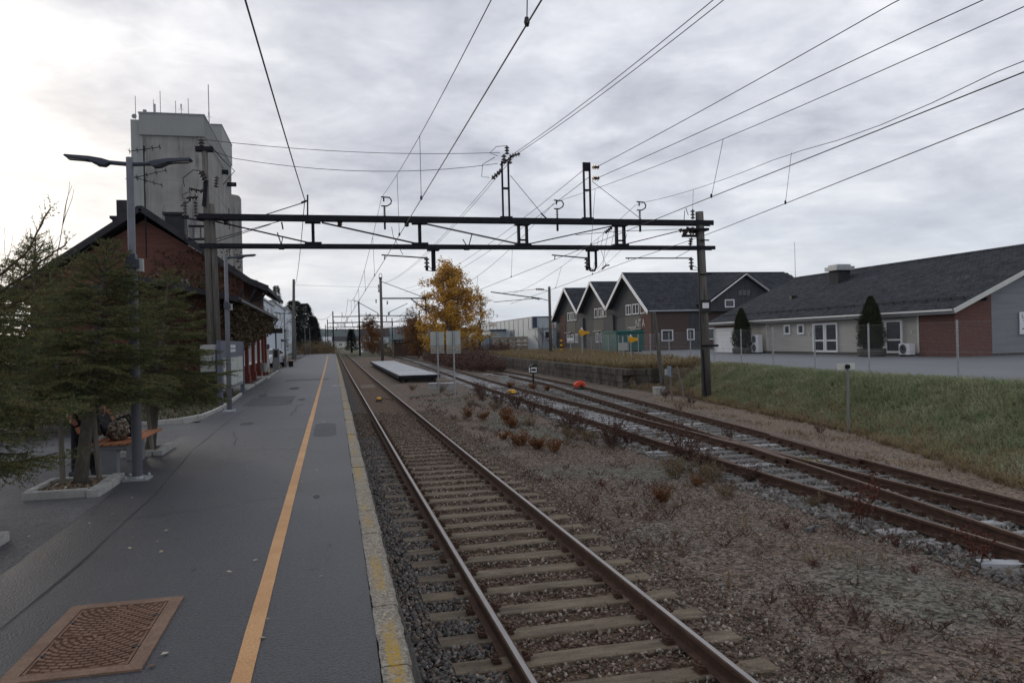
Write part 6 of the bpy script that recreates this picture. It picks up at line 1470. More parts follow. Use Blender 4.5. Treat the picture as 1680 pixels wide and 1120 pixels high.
# ------------------------------------------------------------------ platform furniture
def street_lamp(loc, label, h=4.35, arms=True, group=None, s=1.0):
    t = thing('street_lamp', (0, 0, 0), label, 'street lamp', group)
    b = MB(); b.lathe((0, 0, 0), [(0.06, 0.02), (0.066, 0.03), (0.064, h * 0.66), (0.05, h * 0.67), (0.048, h)], 14); p = b.build('post', M['lamp_grey'], t)
    for f in p.data.polygons: f.use_smooth = len(f.vertices) == 4
    b = MB(); b.box(-0.16, 0.16, -0.16, 0.16, 0.0, 0.02)
    for sx in (-0.12, 0.12):
        for sy in (-0.12, 0.12): b.lathe((sx, sy, 0.02), [(0.02, 0), (0.02, 0.03), (0.01, 0.05)], 6)
    b.lathe((0, 0, 0.02), [(0.10, 0), (0.085, 0.03)], 12); b.build('base_plate', M['galvanised'], t)
    b = MB(); b.box(-0.075, 0.10, -0.09, 0.07, h * 0.655, h * 0.683); b.box(-0.07, 0.055, -0.085, 0.06, h * 0.683, h * 0.70); b.build('cable_box', M['lamp_dark'], t, bevel=0.006)
    b = MB(); b.box(0.06, 0.14, -0.05, 0.04, h * 0.645, h * 0.685); b.build('camera_box', M['cabinet_grey'], t)
    for sx in ((-1, 1) if arms else (1,)):
        b = MB(); b.tube([(sx * 0.04, 0, h - 0.09), (sx * 0.26, 0, h - 0.075)], 0.030, 8); b.build('arm', M['lamp_dark'], t)
        # head: thick driver housing tapering into a thin blade that tilts up
        prof = [(0.28, -0.04), (0.35, -0.088), (0.45, -0.085), (0.56, -0.035), (0.88, -0.015), (0.91, 0.0), (0.89, 0.022), (0.56, 0.025), (0.38, 0.015), (0.28, -0.01)]
        b = MB(); n = len(prof); v = []
        for y, k in ((-0.085, 0.7), (-0.07, 1.0), (0.07, 1.0), (0.085, 0.7)):
            for x, z in prof: w = 1.0 if x > 0.5 else 0.75; v.append((sx * x * 0.87, y * w, h - 0.05 + (z - 0.0) * (1 if k == 1.0 else 0.8) + (x - 0.28) * 0.06))
        f = [tuple(range(n)), tuple(reversed(range(3 * n, 4 * n)))]
        for q in range(3): f += [(q * n + i, q * n + (i + 1) % n, (q + 1) * n + (i + 1) % n, (q + 1) * n + i) for i in range(n)]
        b.add(v, f); hd = b.build('lamp_head', M['lamp_dark'], t)
        b = MB(); b.box(min(sx * 0.58, sx * 0.86), max(sx * 0.58, sx * 0.86), -0.055, 0.055, h - 0.082 + 0.03, h - 0.055 + 0.03) if False else b.obox((sx * 0.63, 0, h - 0.05), (0.24, 0.11, 0.012), (0, -sx * 0.06, 0)); b.build('led_panel', M['cabinet_grey'], hd)
    t.location = loc; t.scale = (s, s, s)
    return t
LG = 'grey lamp posts along the platform'
street_lamp((-2.58, 11.30, 0.71), 'nearest grey double-headed lamp post beside the bench', group=LG)
street_lamp((-2.73, 22.3, 0.71), 'second lamp post, standing before the notice board', group=LG, h=4.3, arms=False)
street_lamp((-3.44, 62.5, 0.71 + zrf(62)), 'double-headed lamp post in front of the white building', group=LG)
street_lamp((-3.85, 91, 0.71 + zrf(91)), 'lamp post close behind the tall wooden pole', group=LG)
street_lamp((-3.45, 112, 0.71 + zrf(112)), 'lamp post before the dark evergreens near the platform end', group=LG)
street_lamp((-3.2, 128, 0.6 + zrf(128)), 'farthest lamp post, past the platform end', group=LG)

def bench():
    t = thing('bench', (0, 0, 0), 'orange slatted bench facing the track with dark bags on it', 'bench')
    # local: seat runs along y (0..1.85), faces +x
    for k, x in enumerate((-0.12, -0.01, 0.10, 0.21, 0.32, 0.42)):
        b = MB(); b.box(x, x + 0.085, 0, 1.85, 0.425 + (0.012 if k in (0, 5) else 0), 0.46 + (0.012 if k == 5 else 0)); b.build('seat_slat', M['bench_wood'], t, bevel=0.008)
    for k in range(5):
        z = 0.50 + k * 0.115; x = -0.17 - k * 0.05
        b = MB(); b.obox((x, 0.925, z + 0.045), (0.032, 1.85, 0.095), (0, -0.40, 0)); b.build('back_slat', M['bench_wood'], t, bevel=0.008)
    for y in (0.15, 1.65):
        b = MB(); b.box(-0.14, 0.40, y - 0.09, y + 0.09, 0.36, 0.422); b.box(0.02, 0.26, y - 0.09, y + 0.09, 0, 0.36); b.build('leg', M['steel_grey'], t, bevel=0.008)
        b = MB(); b.bar((-0.20, y, 0.42), (-0.44, y, 1.05), 0.06, 0.02); b.build('back_support', M['steel_dark'], t)
    t.location = (-3.22, 11.75, 0.70)
    # camouflage rucksack and a dark coat left on the seat
    r = thing('rucksack', (0, 0, 0), 'camouflage patterned rucksack lying on the orange bench', 'bag')
    bm = bmesh.new(); bmesh.ops.create_icosphere(bm, subdivisions=3, radius=1)
    for v in bm.verts:
        n = mnoise.noise(v.co * 2.2); v.co = Vector((v.co.x * 0.17, v.co.y * 0.24, v.co.z * 0.17)) * (1 + 0.25 * n)
        if v.co.z < -0.13: v.co.z = -0.13
    me = bpy.data.meshes.new('body'); bm.to_mesh(me); bm.free(); me.shade_smooth(); me.materials.append(M['cloth_camo']); o = bpy.data.objects.new('body', me); COL.objects.link(o); o.parent = r; o.location = (0, 0, 0.13)
    b = MB(); b.tube([(-0.05, -0.1, 0.26), (0.1, -0.13, 0.34), (0.16, -0.02, 0.2)], 0.018, 6); b.tube([(-0.08, 0.1, 0.26), (0.1, 0.12, 0.33), (0.17, 0.05, 0.18)], 0.018, 6); b.build('strap', M['cloth_dark'], r)
    b = MB(); b.obox((0.15, 0.02, 0.1), (0.08, 0.22, 0.16), (0, 0.2, 0.1)); b.build('pocket', M['cloth_dark'], r, bevel=0.03)
    r.location = (-3.02, 12.25, 1.175)
    c = thing('coat', (0, 0, 0), 'dark coat with pale lining hung over the bench back', 'coat')
    bm = bmesh.new(); n = 14; rows = []
    for i in range(n + 1):
        u = i / n
        x = -0.02 + (-0.30) * max(0, 1 - u * 1.6) + 0.18 * max(0, u - 0.6); z = 0.62 * max(0, 1 - u * 1.35) - 0.0
        row = []
        for j in range(9):
            w = j / 8 - 0.5; fold = 0.03 * math.sin(j * 2.1 + i * 0.5)
            row.append(bm.verts.new((x + fold + 0.02, w * (0.40 + 0.15 * u) + 0.06 * math.sin(i * 0.6), z + 0.02 + 0.015 * math.cos(j * 1.7 + i))))
        rows.append(row)
    for i in range(n):
        for j in range(8): bm.faces.new((rows[i][j], rows[i][j + 1], rows[i + 1][j + 1], rows[i + 1][j]))
    me = bpy.data.meshes.new('cloth'); bm.to_mesh(me); bm.free(); me.shade_smooth(); me.materials.append(M['cloth_dark']); o = bpy.data.objects.new('cloth', me); COL.objects.link(o); o.parent = c
    md = o.modifiers.new('thick', 'SOLIDIFY'); md.thickness = 0.03
    b = MB(); b.obox((-0.33, 0.0, 0.66), (0.24, 0.36, 0.05), (0, 0.5, 0)); b.build('lining', M['cloth_grey'], c, bevel=0.02)
    c.location = (-3.28, 12.72, 1.17)
bench()

def person():
    t = thing('person', (0, 0, 0), 'standing person in dark trousers and jacket half hidden by the spruce', 'person')
    J = {'pelvis': (0, 0, .95), 'belly': (0, .0, 1.08), 'chest': (0, 0, 1.28), 'neck': (0, .01, 1.47), 'nb': (0, -.01, 1.53), 'head': (0, -.02, 1.62), 'top': (0, -.01, 1.73),
         'hl': (.09, 0, .90), 'kl': (.105, -.03, .50), 'al': (.11, .02, .09), 'tl': (.13, -.15, .035), 'hr': (-.09, 0, .90), 'kr': (-.10, .02, .50), 'ar': (-.11, .04, .09), 'tr': (-.15, -.13, .035),
         'sl': (.18, 0, 1.40), 'el': (.25, .03, 1.13), 'wl': (.19, -.16, .98), 'sr': (-.18, 0, 1.40), 'er': (-.25, .03, 1.13), 'wr': (-.23, -.10, .90)}
    E = [('pelvis', 'belly'), ('belly', 'chest'), ('chest', 'neck'), ('neck', 'nb'), ('nb', 'head'), ('head', 'top'), ('pelvis', 'hl'), ('hl', 'kl'), ('kl', 'al'), ('al', 'tl'), ('pelvis', 'hr'), ('hr', 'kr'), ('kr', 'ar'), ('ar', 'tr'),
         ('chest', 'sl'), ('sl', 'el'), ('el', 'wl'), ('chest', 'sr'), ('sr', 'er'), ('er', 'wr')]
    Rr = {'pelvis': .15, 'belly': .135, 'chest': .16, 'neck': .07, 'nb': .055, 'head': .085, 'top': .055, 'hl': .10, 'kl': .072, 'al': .062, 'tl': .04, 'hr': .10, 'kr': .072, 'ar': .062, 'tr': .04, 'sl': .085, 'el': .062, 'wl': .045, 'sr': .085, 'er': .062, 'wr': .045}
    names = list(J); me = bpy.data.meshes.new('body'); me.from_pydata([J[n] for n in names], [(names.index(a), names.index(b)) for a, b in E], [])
    o = bpy.data.objects.new('body', me); COL.objects.link(o)
    o.modifiers.new('skin', 'SKIN'); 
    for i, n in enumerate(names):
        me.skin_vertices[0].data[i].radius = (Rr[n], Rr[n] * (0.72 if n in ('chest', 'belly', 'pelvis') else 1.0))
        me.skin_vertices[0].data[i].use_root = n == 'pelvis'
    s = o.modifiers.new('sub', 'SUBSURF'); s.levels = 2; s.render_levels = 2
    dg = bpy.context.evaluated_depsgraph_get(); dg.update()
    m2 = bpy.data.meshes.new_from_object(o.evaluated_get(dg)); bpy.data.objects.remove(o)
    m2.materials.clear()
    for k in ('cloth_dark', 'skin', 'hair'): m2.materials.append(M[k])
    for p in m2.polygons:
        c = p.center; p.use_smooth = True
        p.material_index = 2 if (c.z > 1.66 or (c.z > 1.55 and c.y > 0.02)) else 1 if c.z > 1.50 else 0
    o = bpy.data.objects.new('body', m2); COL.objects.link(o); o.parent = t
    for sx in (-1, 1):                                # hands with five fingers
        w = Vector(J['wl' if sx > 0 else 'wr']); b = MB(); d = Vector((0, -0.5, -0.85)).normalized(); sd = Vector((sx, 0, 0))
        b.tube([w, w + d * 0.05, w + d * 0.095], [0.026, 0.036, 0.034], 8)
        for k, l in enumerate((0.062, 0.075, 0.07, 0.055)):
            r0 = w + d * 0.09 + Vector((0, 0.02, 0)) * 0 + sd.cross(d).normalized() * (0.027 - k * 0.018)
            b.tube([r0, r0 + d * l * 0.55, r0 + d * l * 0.85 - sd * 0.02, r0 + d * l * 0.9 - sd * 0.035], [0.009, 0.009, 0.008, 0.006], 6)
        th = w + d * 0.03 + sd.cross(d).normalized() * 0.03
        b.tube([th, th + d * 0.03 + sd.cross(d).normalized() * 0.022, th + d * 0.06 + sd.cross(d).normalized() * 0.026], [0.012, 0.011, 0.008], 6)
        b.build('hand', M['skin'], t, smooth=True)
    b = MB(); b.lathe((0, -0.115, 1.61), [(0.012, -0.02), (0.018, 0), (0.006, 0.03)], 6); b.build('nose', M['skin'], t, smooth=True)
    for sx in (-1, 1):
        b = MB(); b.lathe((sx * 0.035, -0.098, 1.635), [(0.004, -0.008), (0.012, 0), (0.004, 0.008)], 8); b.build('eye', M['hair'], t)
        b = MB(); b.box(sx * 0.088 - 0.008, sx * 0.088 + 0.008, -0.03, 0.012, 1.59, 1.645); b.build('ear', M['skin'], t, bevel=0.005)
    b = MB(); b.box(-0.028, 0.028, -0.104, -0.09, 1.572, 1.582); b.build('mouth', M['cloth_grey'] if False else M['skin'], t)
    for n, sx in (('tl', 1), ('tr', -1)):
        p = J[n]; b = MB(); b.box(p[0] - 0.05, p[0] + 0.05, p[1] - 0.08, p[1] + 0.20, 0.0, 0.075); b.build('shoe', M['rubber'], t, bevel=0.025)
    b = MB(); b.lathe((0, 0, 0.86), [(0.20, 0), (0.185, 0.12), (0.18, 0.3), (0.205, 0.45), (0.15, 0.56), (0.085, 0.62)], 16)
    j = b.build('jacket', M['cloth_dark'], t, smooth=True)
    for v in j.data.vertices: v.co.y *= 0.72
    t.location = (-3.42, 12.0, 0.70); t.rotation_euler = (0, 0, rad(35))
person()

def planter(y, corner, label):
    t = thing('tree_planter', (-3.1, y, 0.7), label, 'planter', 'kerbed tree beds on the platform')
    x0, x1, y0, y1 = corner
    for (a, c, d, e) in ((x0, x1 - 0.16, y0, y0 + 0.09), (x0, x1 - 0.16, y1 - 0.09, y1), (x0, x0 + 0.09, y0 + 0.095, y1 - 0.095), (x1 - 0.15, x1 - 0.0, y0 - 0.05, y0 + (y1 - y0) * 0.48), (x1 - 0.15, x1, y0 + (y1 - y0) * 0.5, y1 + 0.05)):
        b = MB(); b.box(a, c, d, e, 0.60, 0.80 + random.uniform(-0.012, 0.012)); b.build('kerb_stone', M['concrete_kerb'], t, bevel=0.012)
    b = MB(); b.box(x0 + 0.09, x1 - 0.15, y0 + 0.09, y1 - 0.09, 0.6, 0.755); b.build('soil', M['soil'], t)
    rng = np.random.default_rng(int(y * 10)); n = 500
    P = np.c_[x0 + 0.1 + (x1 - x0 - 0.28) * rng.random(n), y0 + 0.1 + (y1 - y0 - 0.2) * rng.random(n), 0.762 + 0.01 * rng.random(n)]
    scatter('leaf_litter', *LEAF, P, 0.03 + 0.04 * rng.random(n), rots(rng.random(n) * 6.3, rng.random(n) * 0.5, rng.random(n) * 6.3), M['leaf_litter'], t, kind='stuff', rng=rng)
planter(10.8, (-3.62, -2.76, 10.25, 11.35), 'kerbed bed of the middle spruce beside the lamp post')
planter(14.1, (-3.75, -2.74, 13.75, 14.7), 'kerbed bed of the farther spruce behind the bench')
planter(7.4, (-3.85, -2.98, 6.9, 8.1), 'kerbed bed at the left edge under the nearest spruce')

def needles_tree(loc, height, radius, seed, label, lean=(0, 0), base=0.75, dens=1.0, nlen=0.024, orangeish=0.0, skirt=0.0, ndens=165, extra=()):
    """young spruce: trunk, whorls of drooping branches, side twigs, single needles"""
    rng = np.random.default_rng(seed); x0, y0, z0 = loc
    t = thing('spruce_tree', loc, label, 'tree', 'spruces in a row beside the platform')
    top = np.array([x0 + lean[0], y0 + lean[1], z0 + height])
    def axis(h): return np.array([x0 + lean[0] * h / height, y0 + lean[1] * h / height, z0 + h])
    b = MB(); b.tube([axis(h) for h in np.linspace(-0.05, height, 8)], [0.085 * (1 - 0.9 * q) + 0.006 for q in np.linspace(0, 1, 8)], 10); b.build('trunk', M['bark'], t, smooth=True)
    segs = []                                          # needle bearing twigs: p0, p1
    wood = MB()
    h = base
    def twigs(p, d, L, side, lvl):
        pts = [p]; n = 3; q = p.copy(); dd = d.copy()
        for i in range(n):
            dd = dd + np.array([0, 0, -0.05 if lvl else 0.02]) + rng.normal(0, 0.05, 3); dd /= np.linalg.norm(dd); q = q + dd * L / n; pts.append(q.copy())
        for i in range(n): segs.append((pts[i], pts[i + 1]))
        return pts
    while h < height - 0.02:
        u = (h - base) / (height - base)
        R = radius * (1 - u) ** 0.85 * (0.92 + 0.16 * rng.random()) + 0.10
        if u < 0.12: R *= 0.85 + skirt
        nb = int(rng.integers(6, 9)) if u < 0.8 else 5
        a0 = rng.random() * 6.28
        for k in range(nb):
            a = a0 + k * 6.283 / nb + rng.normal(0, 0.2); Rb = R * (0.72 + 0.4 * rng.random())
            rise = 0.85 * u * u + 0.12 - 0.16 * (1 - u); d = np.array([math.cos(a), math.sin(a), rise]); d /= np.linalg.norm(d)
            p = axis(h + rng.normal(0, 0.03)); n = max(5, int(Rb / 0.072)); pts = [p.copy()]
            for i in range(n):
                s = i / n; d = d + np.array([0, 0, (-0.035 if s < 0.55 else 0.07) * (1 - 0.6 * u)]) + rng.normal(0, 0.03, 3); d /= np.linalg.norm(d)
                p = p + d * Rb / n; pts.append(p.copy())
                if s > 0.15:
                    for sd in (-1, 1):
                        if rng.random() > 0.95 * dens: continue
                        lat = np.array([-d[1], d[0], 0]); lat /= np.linalg.norm(lat) + 1e-6
                        L = Rb * (0.10 + 0.34 * (1 - s)) * (0.7 + 0.6 * rng.random()) + 0.05
                        td = d * 0.75 + lat * sd * 0.85 + np.array([0, 0, 0.02 - 0.22 * (1 - u) * rng.random()]); td /= np.linalg.norm(td)
                        tp = twigs(p, td, L, sd, 1); tp.append(tp[-1])
                        if L > 0.16:
                            for j in (1, 2, 3):
                                for s2 in (-1, 1):
                                    l2 = np.array([-td[1], td[0], 0]) * s2; d2 = td * 0.8 + l2 * 0.75 + np.array([0, 0, 0.05 - 0.15 * rng.random()]); d2 /= np.linalg.norm(d2)
                                    twigs(tp[j], d2, L * 0.38 * (0.7 + 0.6 * rng.random()), s2, 1)
                if s > 0.25: segs.append((pts[-2], pts[-1]))
            wood.tube(pts, [0.016 * (1 - 0.8 * i / n) * (1 - 0.5 * u) + 0.002 for i in range(n + 1)], 4)
        h += 0.085 + 0.065 * rng.random()
    for pl in extra:                                   # long single boughs
        pl = [np.array(q, float) for q in pl]; q0 = pl[0]; pts = []
        for a, c in zip(pl[:-1], pl[1:]):
            for k in range(8): pts.append(a + (c - a) * k / 8 + rng.normal(0, 0.008, 3))
        pts.append(pl[-1]); nn = len(pts); wood.tube(pts, [0.016 * (1 - 0.8 * i / nn) + 0.003 for i in range(nn)], 4)
        for i in range(3, nn):
            segs.append((pts[i - 1], pts[i])); d = pts[i] - pts[i - 1]; d /= np.linalg.norm(d) + 1e-6
            for sd in (-1, 1):
                lat = np.cross(d, rng.normal(0, 1, 3)); lat /= np.linalg.norm(lat); td = d * 0.9 + lat * 0.7 + np.array([0, 0, 0.15]); td /= np.linalg.norm(td); twigs(pts[i], td, 0.10 + 0.16 * rng.random() * (1 - i / nn) + 0.03, sd, 1)
    segs.append((axis(height - 0.25), axis(height + 0.02)))
    for k in range(5): a = k * 1.257; segs.append((axis(height - 0.08), axis(height - 0.02) + np.array([math.cos(a) * 0.09, math.sin(a) * 0.09, 0.04])))
    wood.build('branches', M['twig'], t)
    A = np.array([s[0] for s in segs]); B = np.array([s[1] for s in segs]); D = B - A; Ln = np.linalg.norm(D, axis=1)
    cnt = np.maximum(3, (Ln * ndens).astype(int)); idx = np.repeat(np.arange(len(segs)), cnt); n = len(idx)
    # thin twigs as three-sided prisms
    tv = np.array([(0, 1, 0.4), (0, -1, -0.4), (1, -0.7, 0.3), (1, 0.7, -0.3)], float); tf = np.array([(0, 1, 2, 3)])
    dz = D / np.maximum(Ln, 1e-6)[:, None]; up = np.where(np.abs(dz[:, 2:3]) > 0.95, np.array([[1.0, 0, 0]]), np.array([[0, 0, 1.0]]))
    sx = np.cross(dz, up); sx /= np.linalg.norm(sx, axis=1)[:, None]; sy = np.cross(sx, dz)
    Rm = np.stack([dz, sx, sy], 2)
    scatter('twigs', tv, tf, A, np.c_[Ln, np.full(len(Ln), 0.0022), np.full(len(Ln), 0.0022)], Rm, M['twig'], t, kind='stuff', rng=rng)
    u = rng.random(n); P = A[idx] + D[idx] * u[:, None]; an = rng.random(n) * 6.283
    out = sx[idx] * np.cos(an)[:, None] + sy[idx] * np.sin(an)[:, None]; out[:, 2] += 0.25
    nd = dz[idx] * 0.5 + out; nd /= np.linalg.norm(nd, axis=1)[:, None]
    sd = np.cross(nd, rng.normal(size=(n, 3))); sd /= np.linalg.norm(sd, axis=1)[:, None]; L = nlen * (0.7 + 0.6 * rng.random(n))
    V = np.stack([P - sd * nlen * 0.17, P + sd * nlen * 0.17, P + nd * L[:, None]], 1).reshape(-1, 3)
    # shoots keep one tone each, branch by branch
    br = rng.random(len(segs) // 6 + 2)[np.arange(len(segs)) // 6]
    tone = np.clip(0.72 * br ** 1.3 + 0.30 * rng.random(len(segs)) + orangeish * (rng.random(len(segs)) < 0.3), 0, 1)
    scr = np.repeat(tone[idx], 3)
    fast_mesh('needles', V, np.arange(len(V)).reshape(-1, 3), M['needles'], t, rnd=scr, kind='stuff')
    return t
needles_tree((-3.19, 10.95, 0.70), 3.2, 0.98, 41, 'middle young spruce behind the nearest lamp post', (0.38, 0.1), 1.28, orangeish=0.2)
needles_tree((-3.05, 14.25, 0.70), 3.05, 1.1, 42, 'farther young spruce behind the bench', (0.36, 0), 1.05, orangeish=0.12)
needles_tree((-3.95, 8.0, 0.70), 4.0, 1.72, 43, 'nearest spruce at the left edge reaching over the platform', (-0.1, 0.1), 0.95, dens=0.8, ndens=110, nlen=0.027, orangeish=0.2, extra=[[(-4.0, 8.0, 2.7), (-3.2, 8.0, 3.0), (-2.75, 8.0, 3.35), (-2.52, 8.0, 3.8)], [(-4.0, 8.0, 2.6), (-3.1, 8.1, 2.95), (-2.7, 8.1, 3.25), (-2.42, 8.1, 3.5)], [(-4.0, 8.0, 2.4), (-3.2, 8.0, 2.75), (-2.75, 8.0, 2.95), (-2.5, 8.0, 3.2)]])

needles_tree((-6.3, 18.4, 0.70), 4.2, 1.8, 44, 'spruce on the lawn corner before the red station', (0.2, 0), 0.5, nlen=0.034, ndens=60, dens=0.55, orangeish=0.2)

for i, (x, y, dx, h, lab) in enumerate(((-3.37, 10.9, -0.02, 1.6, 'left leaning support stake of the middle spruce'), (-3.0, 11.12, -0.10, 1.7, 'right support stake of the middle spruce'), (-2.95, 14.0, -0.16, 1.75, 'slanting support stake behind the bench'))):
    b = MB(); b.tube([(x, y, 0.70), (x + dx, y, 0.70 + h)], [0.035, 0.032], 8); tag(b.build('stake', M['stake_wood']), lab, 'stake', 'support stakes of the spruces')

def noticeboard():
    t = thing('notice_board', (-3.25, 26.6, 0.7), 'blue-framed notice board with three pale panels beside the lamp post', 'notice board')
    y0, y1, x = 24.9, 31.0, -3.30
    for y in (y0, y1): b = MB(); b.box(x - 0.07, x + 0.07, y - 0.09, y + 0.09, 0.65, 2.68); b.build('post', M['board_blue'], t)
    b = MB(); b.box(x - 0.06, x + 0.05, y0 + 0.09, y1 - 0.09, 2.16, 2.68); b.build('header', M['board_blue'], t)
    b = MB(); b.box(x - 0.06, x + 0.04, y0 + 0.09, y1 - 0.09, 1.08, 2.16); b.build('back_panel', M['steel_grey'], t)
    for k in range(3):
        a = y0 + 0.45 + k * 1.78; b = MB(); b.box(x + 0.041, x + 0.065, a, a + 1.68, 1.2, 2.12); b.build('poster_panel', mat('paper', (0.38, 0.41, 0.385), (0.45, 0.47, 0.44), 2.5, 0.6), t)
    b = MB()
    for r, z in enumerate((2.5, 2.36)):
        for k in range(4): b.box(x + 0.052, x + 0.06, 26.9 + k * 0.42, 27.22 + k * 0.42, z - 0.05, z + 0.05)
    b.build('header_mark', M['white_paint'], t)
noticeboard()

def kerbs():
    t = thing('kerb', (-3.4, 20, 0.7), 'pale kerb stones edging the lawn beside the platform', 'kerb')
    pts = [(-6.6, 18.9), (-5.4, 19.05), (-4.13, 19.3), (-3.55, 19.9), (-3.2, 20.8), (-3.12, 21.9), (-3.07, 23.0), (-3.07, 24.0), (-3.1, 25.1), (-3.14, 26.2), (-3.17, 27.4), (-3.2, 28.6), (-3.24, 29.8)]
    for a, c in zip(pts[:-1], pts[1:]): b = MB(); b.bar((a[0], a[1], 0.715), (c[0], c[1], 0.715), 0.10, 0.16); b.build('kerb_stone', M['concrete_kerb'], t, bevel=0.01)
    for a, c in zip(((-3.45, 37.5), (-3.5, 43), (-3.52, 48), (-3.55, 53)), ((-3.5, 42.9), (-3.52, 47.9), (-3.55, 52.9), (-3.6, 58))): b = MB(); b.bar((a[0], a[1], 0.72 + zrf(a[1])), (c[0], c[1], 0.72 + zrf(c[1])), 0.12, 0.14); b.build('kerb_stone', M['concrete_kerb'], t)
kerbs()

def access_cover():
    # corners on the platform: near-left, far-left, far-right, near-right
    x0, x1, y0, y1, z = -1.76, -1.045, 4.56, 5.82, 0.7165
    t = thing('access_cover', ((x0 + x1) / 2, (y0 + y1) / 2, z), 'rust-brown cast iron access cover with scalloped ribs in the asphalt', 'manhole cover')
    f = 0.085
    b = MB(); b.box(x0, x1, y0, y0 + f, z - 0.05, z + 0.006); b.box(x0, x1, y1 - f, y1, z - 0.05, z + 0.006); b.box(x0, x0 + f, y0 + f, y1 - f, z - 0.05, z + 0.006); b.box(x1 - f, x1, y0 + f, y1 - f, z - 0.05, z + 0.006); b.build('frame', M['cover_frame'], t)
    g = 0.006; ym = (y0 + y1) / 2
    for a, c in ((y0 + f + g, ym - 0.003), (ym + 0.003, y1 - f - g)):
        b = MB(); b.box(x0 + f + g, x1 - f - g, a, c, z - 0.05, z - 0.002); lid = b.build('lid', M['cover_pit'], t)
        # ribs: arcs of small raised bars fanning over the lid
        b = MB(); cx, cy = x0 + f + 0.27, c; k = 0
        for r in np.arange(0.04, 0.62, 0.040):
            n = max(3, int(r * math.pi / 0.062))
            for j in range(n):
                an = math.pi + math.pi * (j + 0.5 + 0.5 * (k % 2)) / n; px, py = cx + r * math.cos(an), cy + r * math.sin(an)
                if x0 + f + 0.03 < px < x1 - f - 0.03 and a + 0.02 < py < c - 0.012:
                    b.obox((px, py, z + 0.0005), (0.023, 0.050, 0.008), (0, 0, an))
            k += 1
        b.build('ribs', M['cover_rust'], lid, kind='stuff')
        b = MB(); b.box(x0 + f + 0.008, x0 + f + 0.022, a + 0.01, c - 0.01, z - 0.002, z + 0.004); b.box(x1 - f - 0.022, x1 - f - 0.008, a + 0.01, c - 0.01, z - 0.002, z + 0.004); b.box(x0 + f + 0.022, x1 - f - 0.022, a + 0.004, a + 0.014, z - 0.002, z + 0.004); b.build('lid_rim', M['cover_rust'], lid)
        for xx in (x0 + f + 0.004, x1 - f - 0.05): b = MB(); b.box(xx, xx + 0.045, (a + c) / 2 - 0.012, (a + c) / 2 + 0.012, z - 0.0015, z + 0.0052); b.build('key_slot', M['black_paint'], lid)
access_cover()

# ------------------------------------------------------------------ things between and beside the tracks
def island():
    t = thing('island_platform', (5.7, 51, 0), 'low frosted concrete island platform on dark supports between tracks', 'platform')
    x0, x1, y0, y1 = 4.38, 6.95, 50.8, 88.0
    rng = random.Random(8); y = y0
    while y < y1 - 0.1:
        b = MB(); b.prism([(x0 + rng.uniform(-.02, .02), y + 0.014), (x1 + rng.uniform(-.02, .02), y + 0.014), (x1, y + 1.226), (x0, y + 1.226)], 'z', 0.25 + zrf(y), 0.36 + zrf(y) + rng.uniform(-0.012, 0.012)); b.build('slab', M['concrete_frost'], t); y += 1.24
    b = MB()
    for x in (x0 - 0.07, x1 + 0.02): b.box(x, x + 0.05, y0, y1, 0.16 + zrf(62), 0.35 + zrf(62)) if False else [b.box(x, x + 0.05, yy, yy + 2.48, 0.12 + zrf(yy), 0.34 + zrf(yy)) for yy in np.arange(y0, y1 - 1, 2.48)]
    b.box(x0 - 0.02, x1 + 0.02, y0 - 0.06, y0 - 0.005, 0.12, 0.34); b.build('edge_beam', M['steel_dark'], t)
    for k, yy in enumerate(np.arange(y0 + 0.25, y1, 1.24)):
        for x in (x0 + 0.15, x1 - 0.35): b = MB(); b.box(x, x + 0.2, yy, yy + 0.25, -0.35 + zrf(yy), 0.25 + zrf(yy)); b.build('support_block', M['dark_stone'], t)
    b = MB(); b.box(x0 + 0.5, x1 - 0.5, y0 + 0.3, y0 + 0.5, -0.35, 0.25); b.build('support_wall', M['dark_stone'], t)
island()

for i, (x, y, lab) in enumerate(((5.25, 38.6, 'left one of two grey sign boards seen from the back'), (5.80, 36.9, 'right one of two grey sign boards seen from the back'))):
    t = thing('sign_board', (x, y, -0.2), lab, 'sign', 'pair of signs between the tracks')
    b = MB(); b.tube([(x, y - 0.05, -0.35), (x, y - 0.05, 3.0)], 0.042, 10); b.build('post', M['galvanised'], t)
    b = MB(); b.box(x - 0.345, x + 0.345, y, y + 0.03, 2.32, 3.0); b.build('panel', M['sign_back'], t)
    for k in range(4): b = MB(); b.box(x - 0.345, x + 0.345, y - 0.012, y + 0.022, 1.92 + k * 0.1, 1.975 + k * 0.1); b.build('slat', M['sign_back'], t)
    b = MB(); b.box(x - 0.055, x + 0.055, y - 0.045, y - 0.001, 2.2, 2.98); b.build('back_rail', M['steel_grey'], t)
    b = MB(); b.box(x - 0.33, x + 0.33, y - 0.01, y + 0.015, 2.24, 2.31); b.build('brace', M['steel_grey'], t)
for i, (x, y, lab) in enumerate(((5.62, 42.6, 'left pale concrete box behind the sign posts'), (6.35, 42.3, 'right pale concrete box behind the sign posts'))):
    t = thing('cable_box', (x, y, -0.2), lab, 'concrete box', 'concrete cable boxes by the signs')
    b = MB(); b.box(x - 0.33, x + 0.33, y - 0.25, y + 0.25, -0.3, 0.17); b.build('box', M['concrete'], t, bevel=0.015)
    b = MB(); b.box(x - 0.36, x + 0.36, y - 0.28, y + 0.28, 0.171, 0.22); b.build('lid', M['concrete_frost'], t, bevel=0.01)

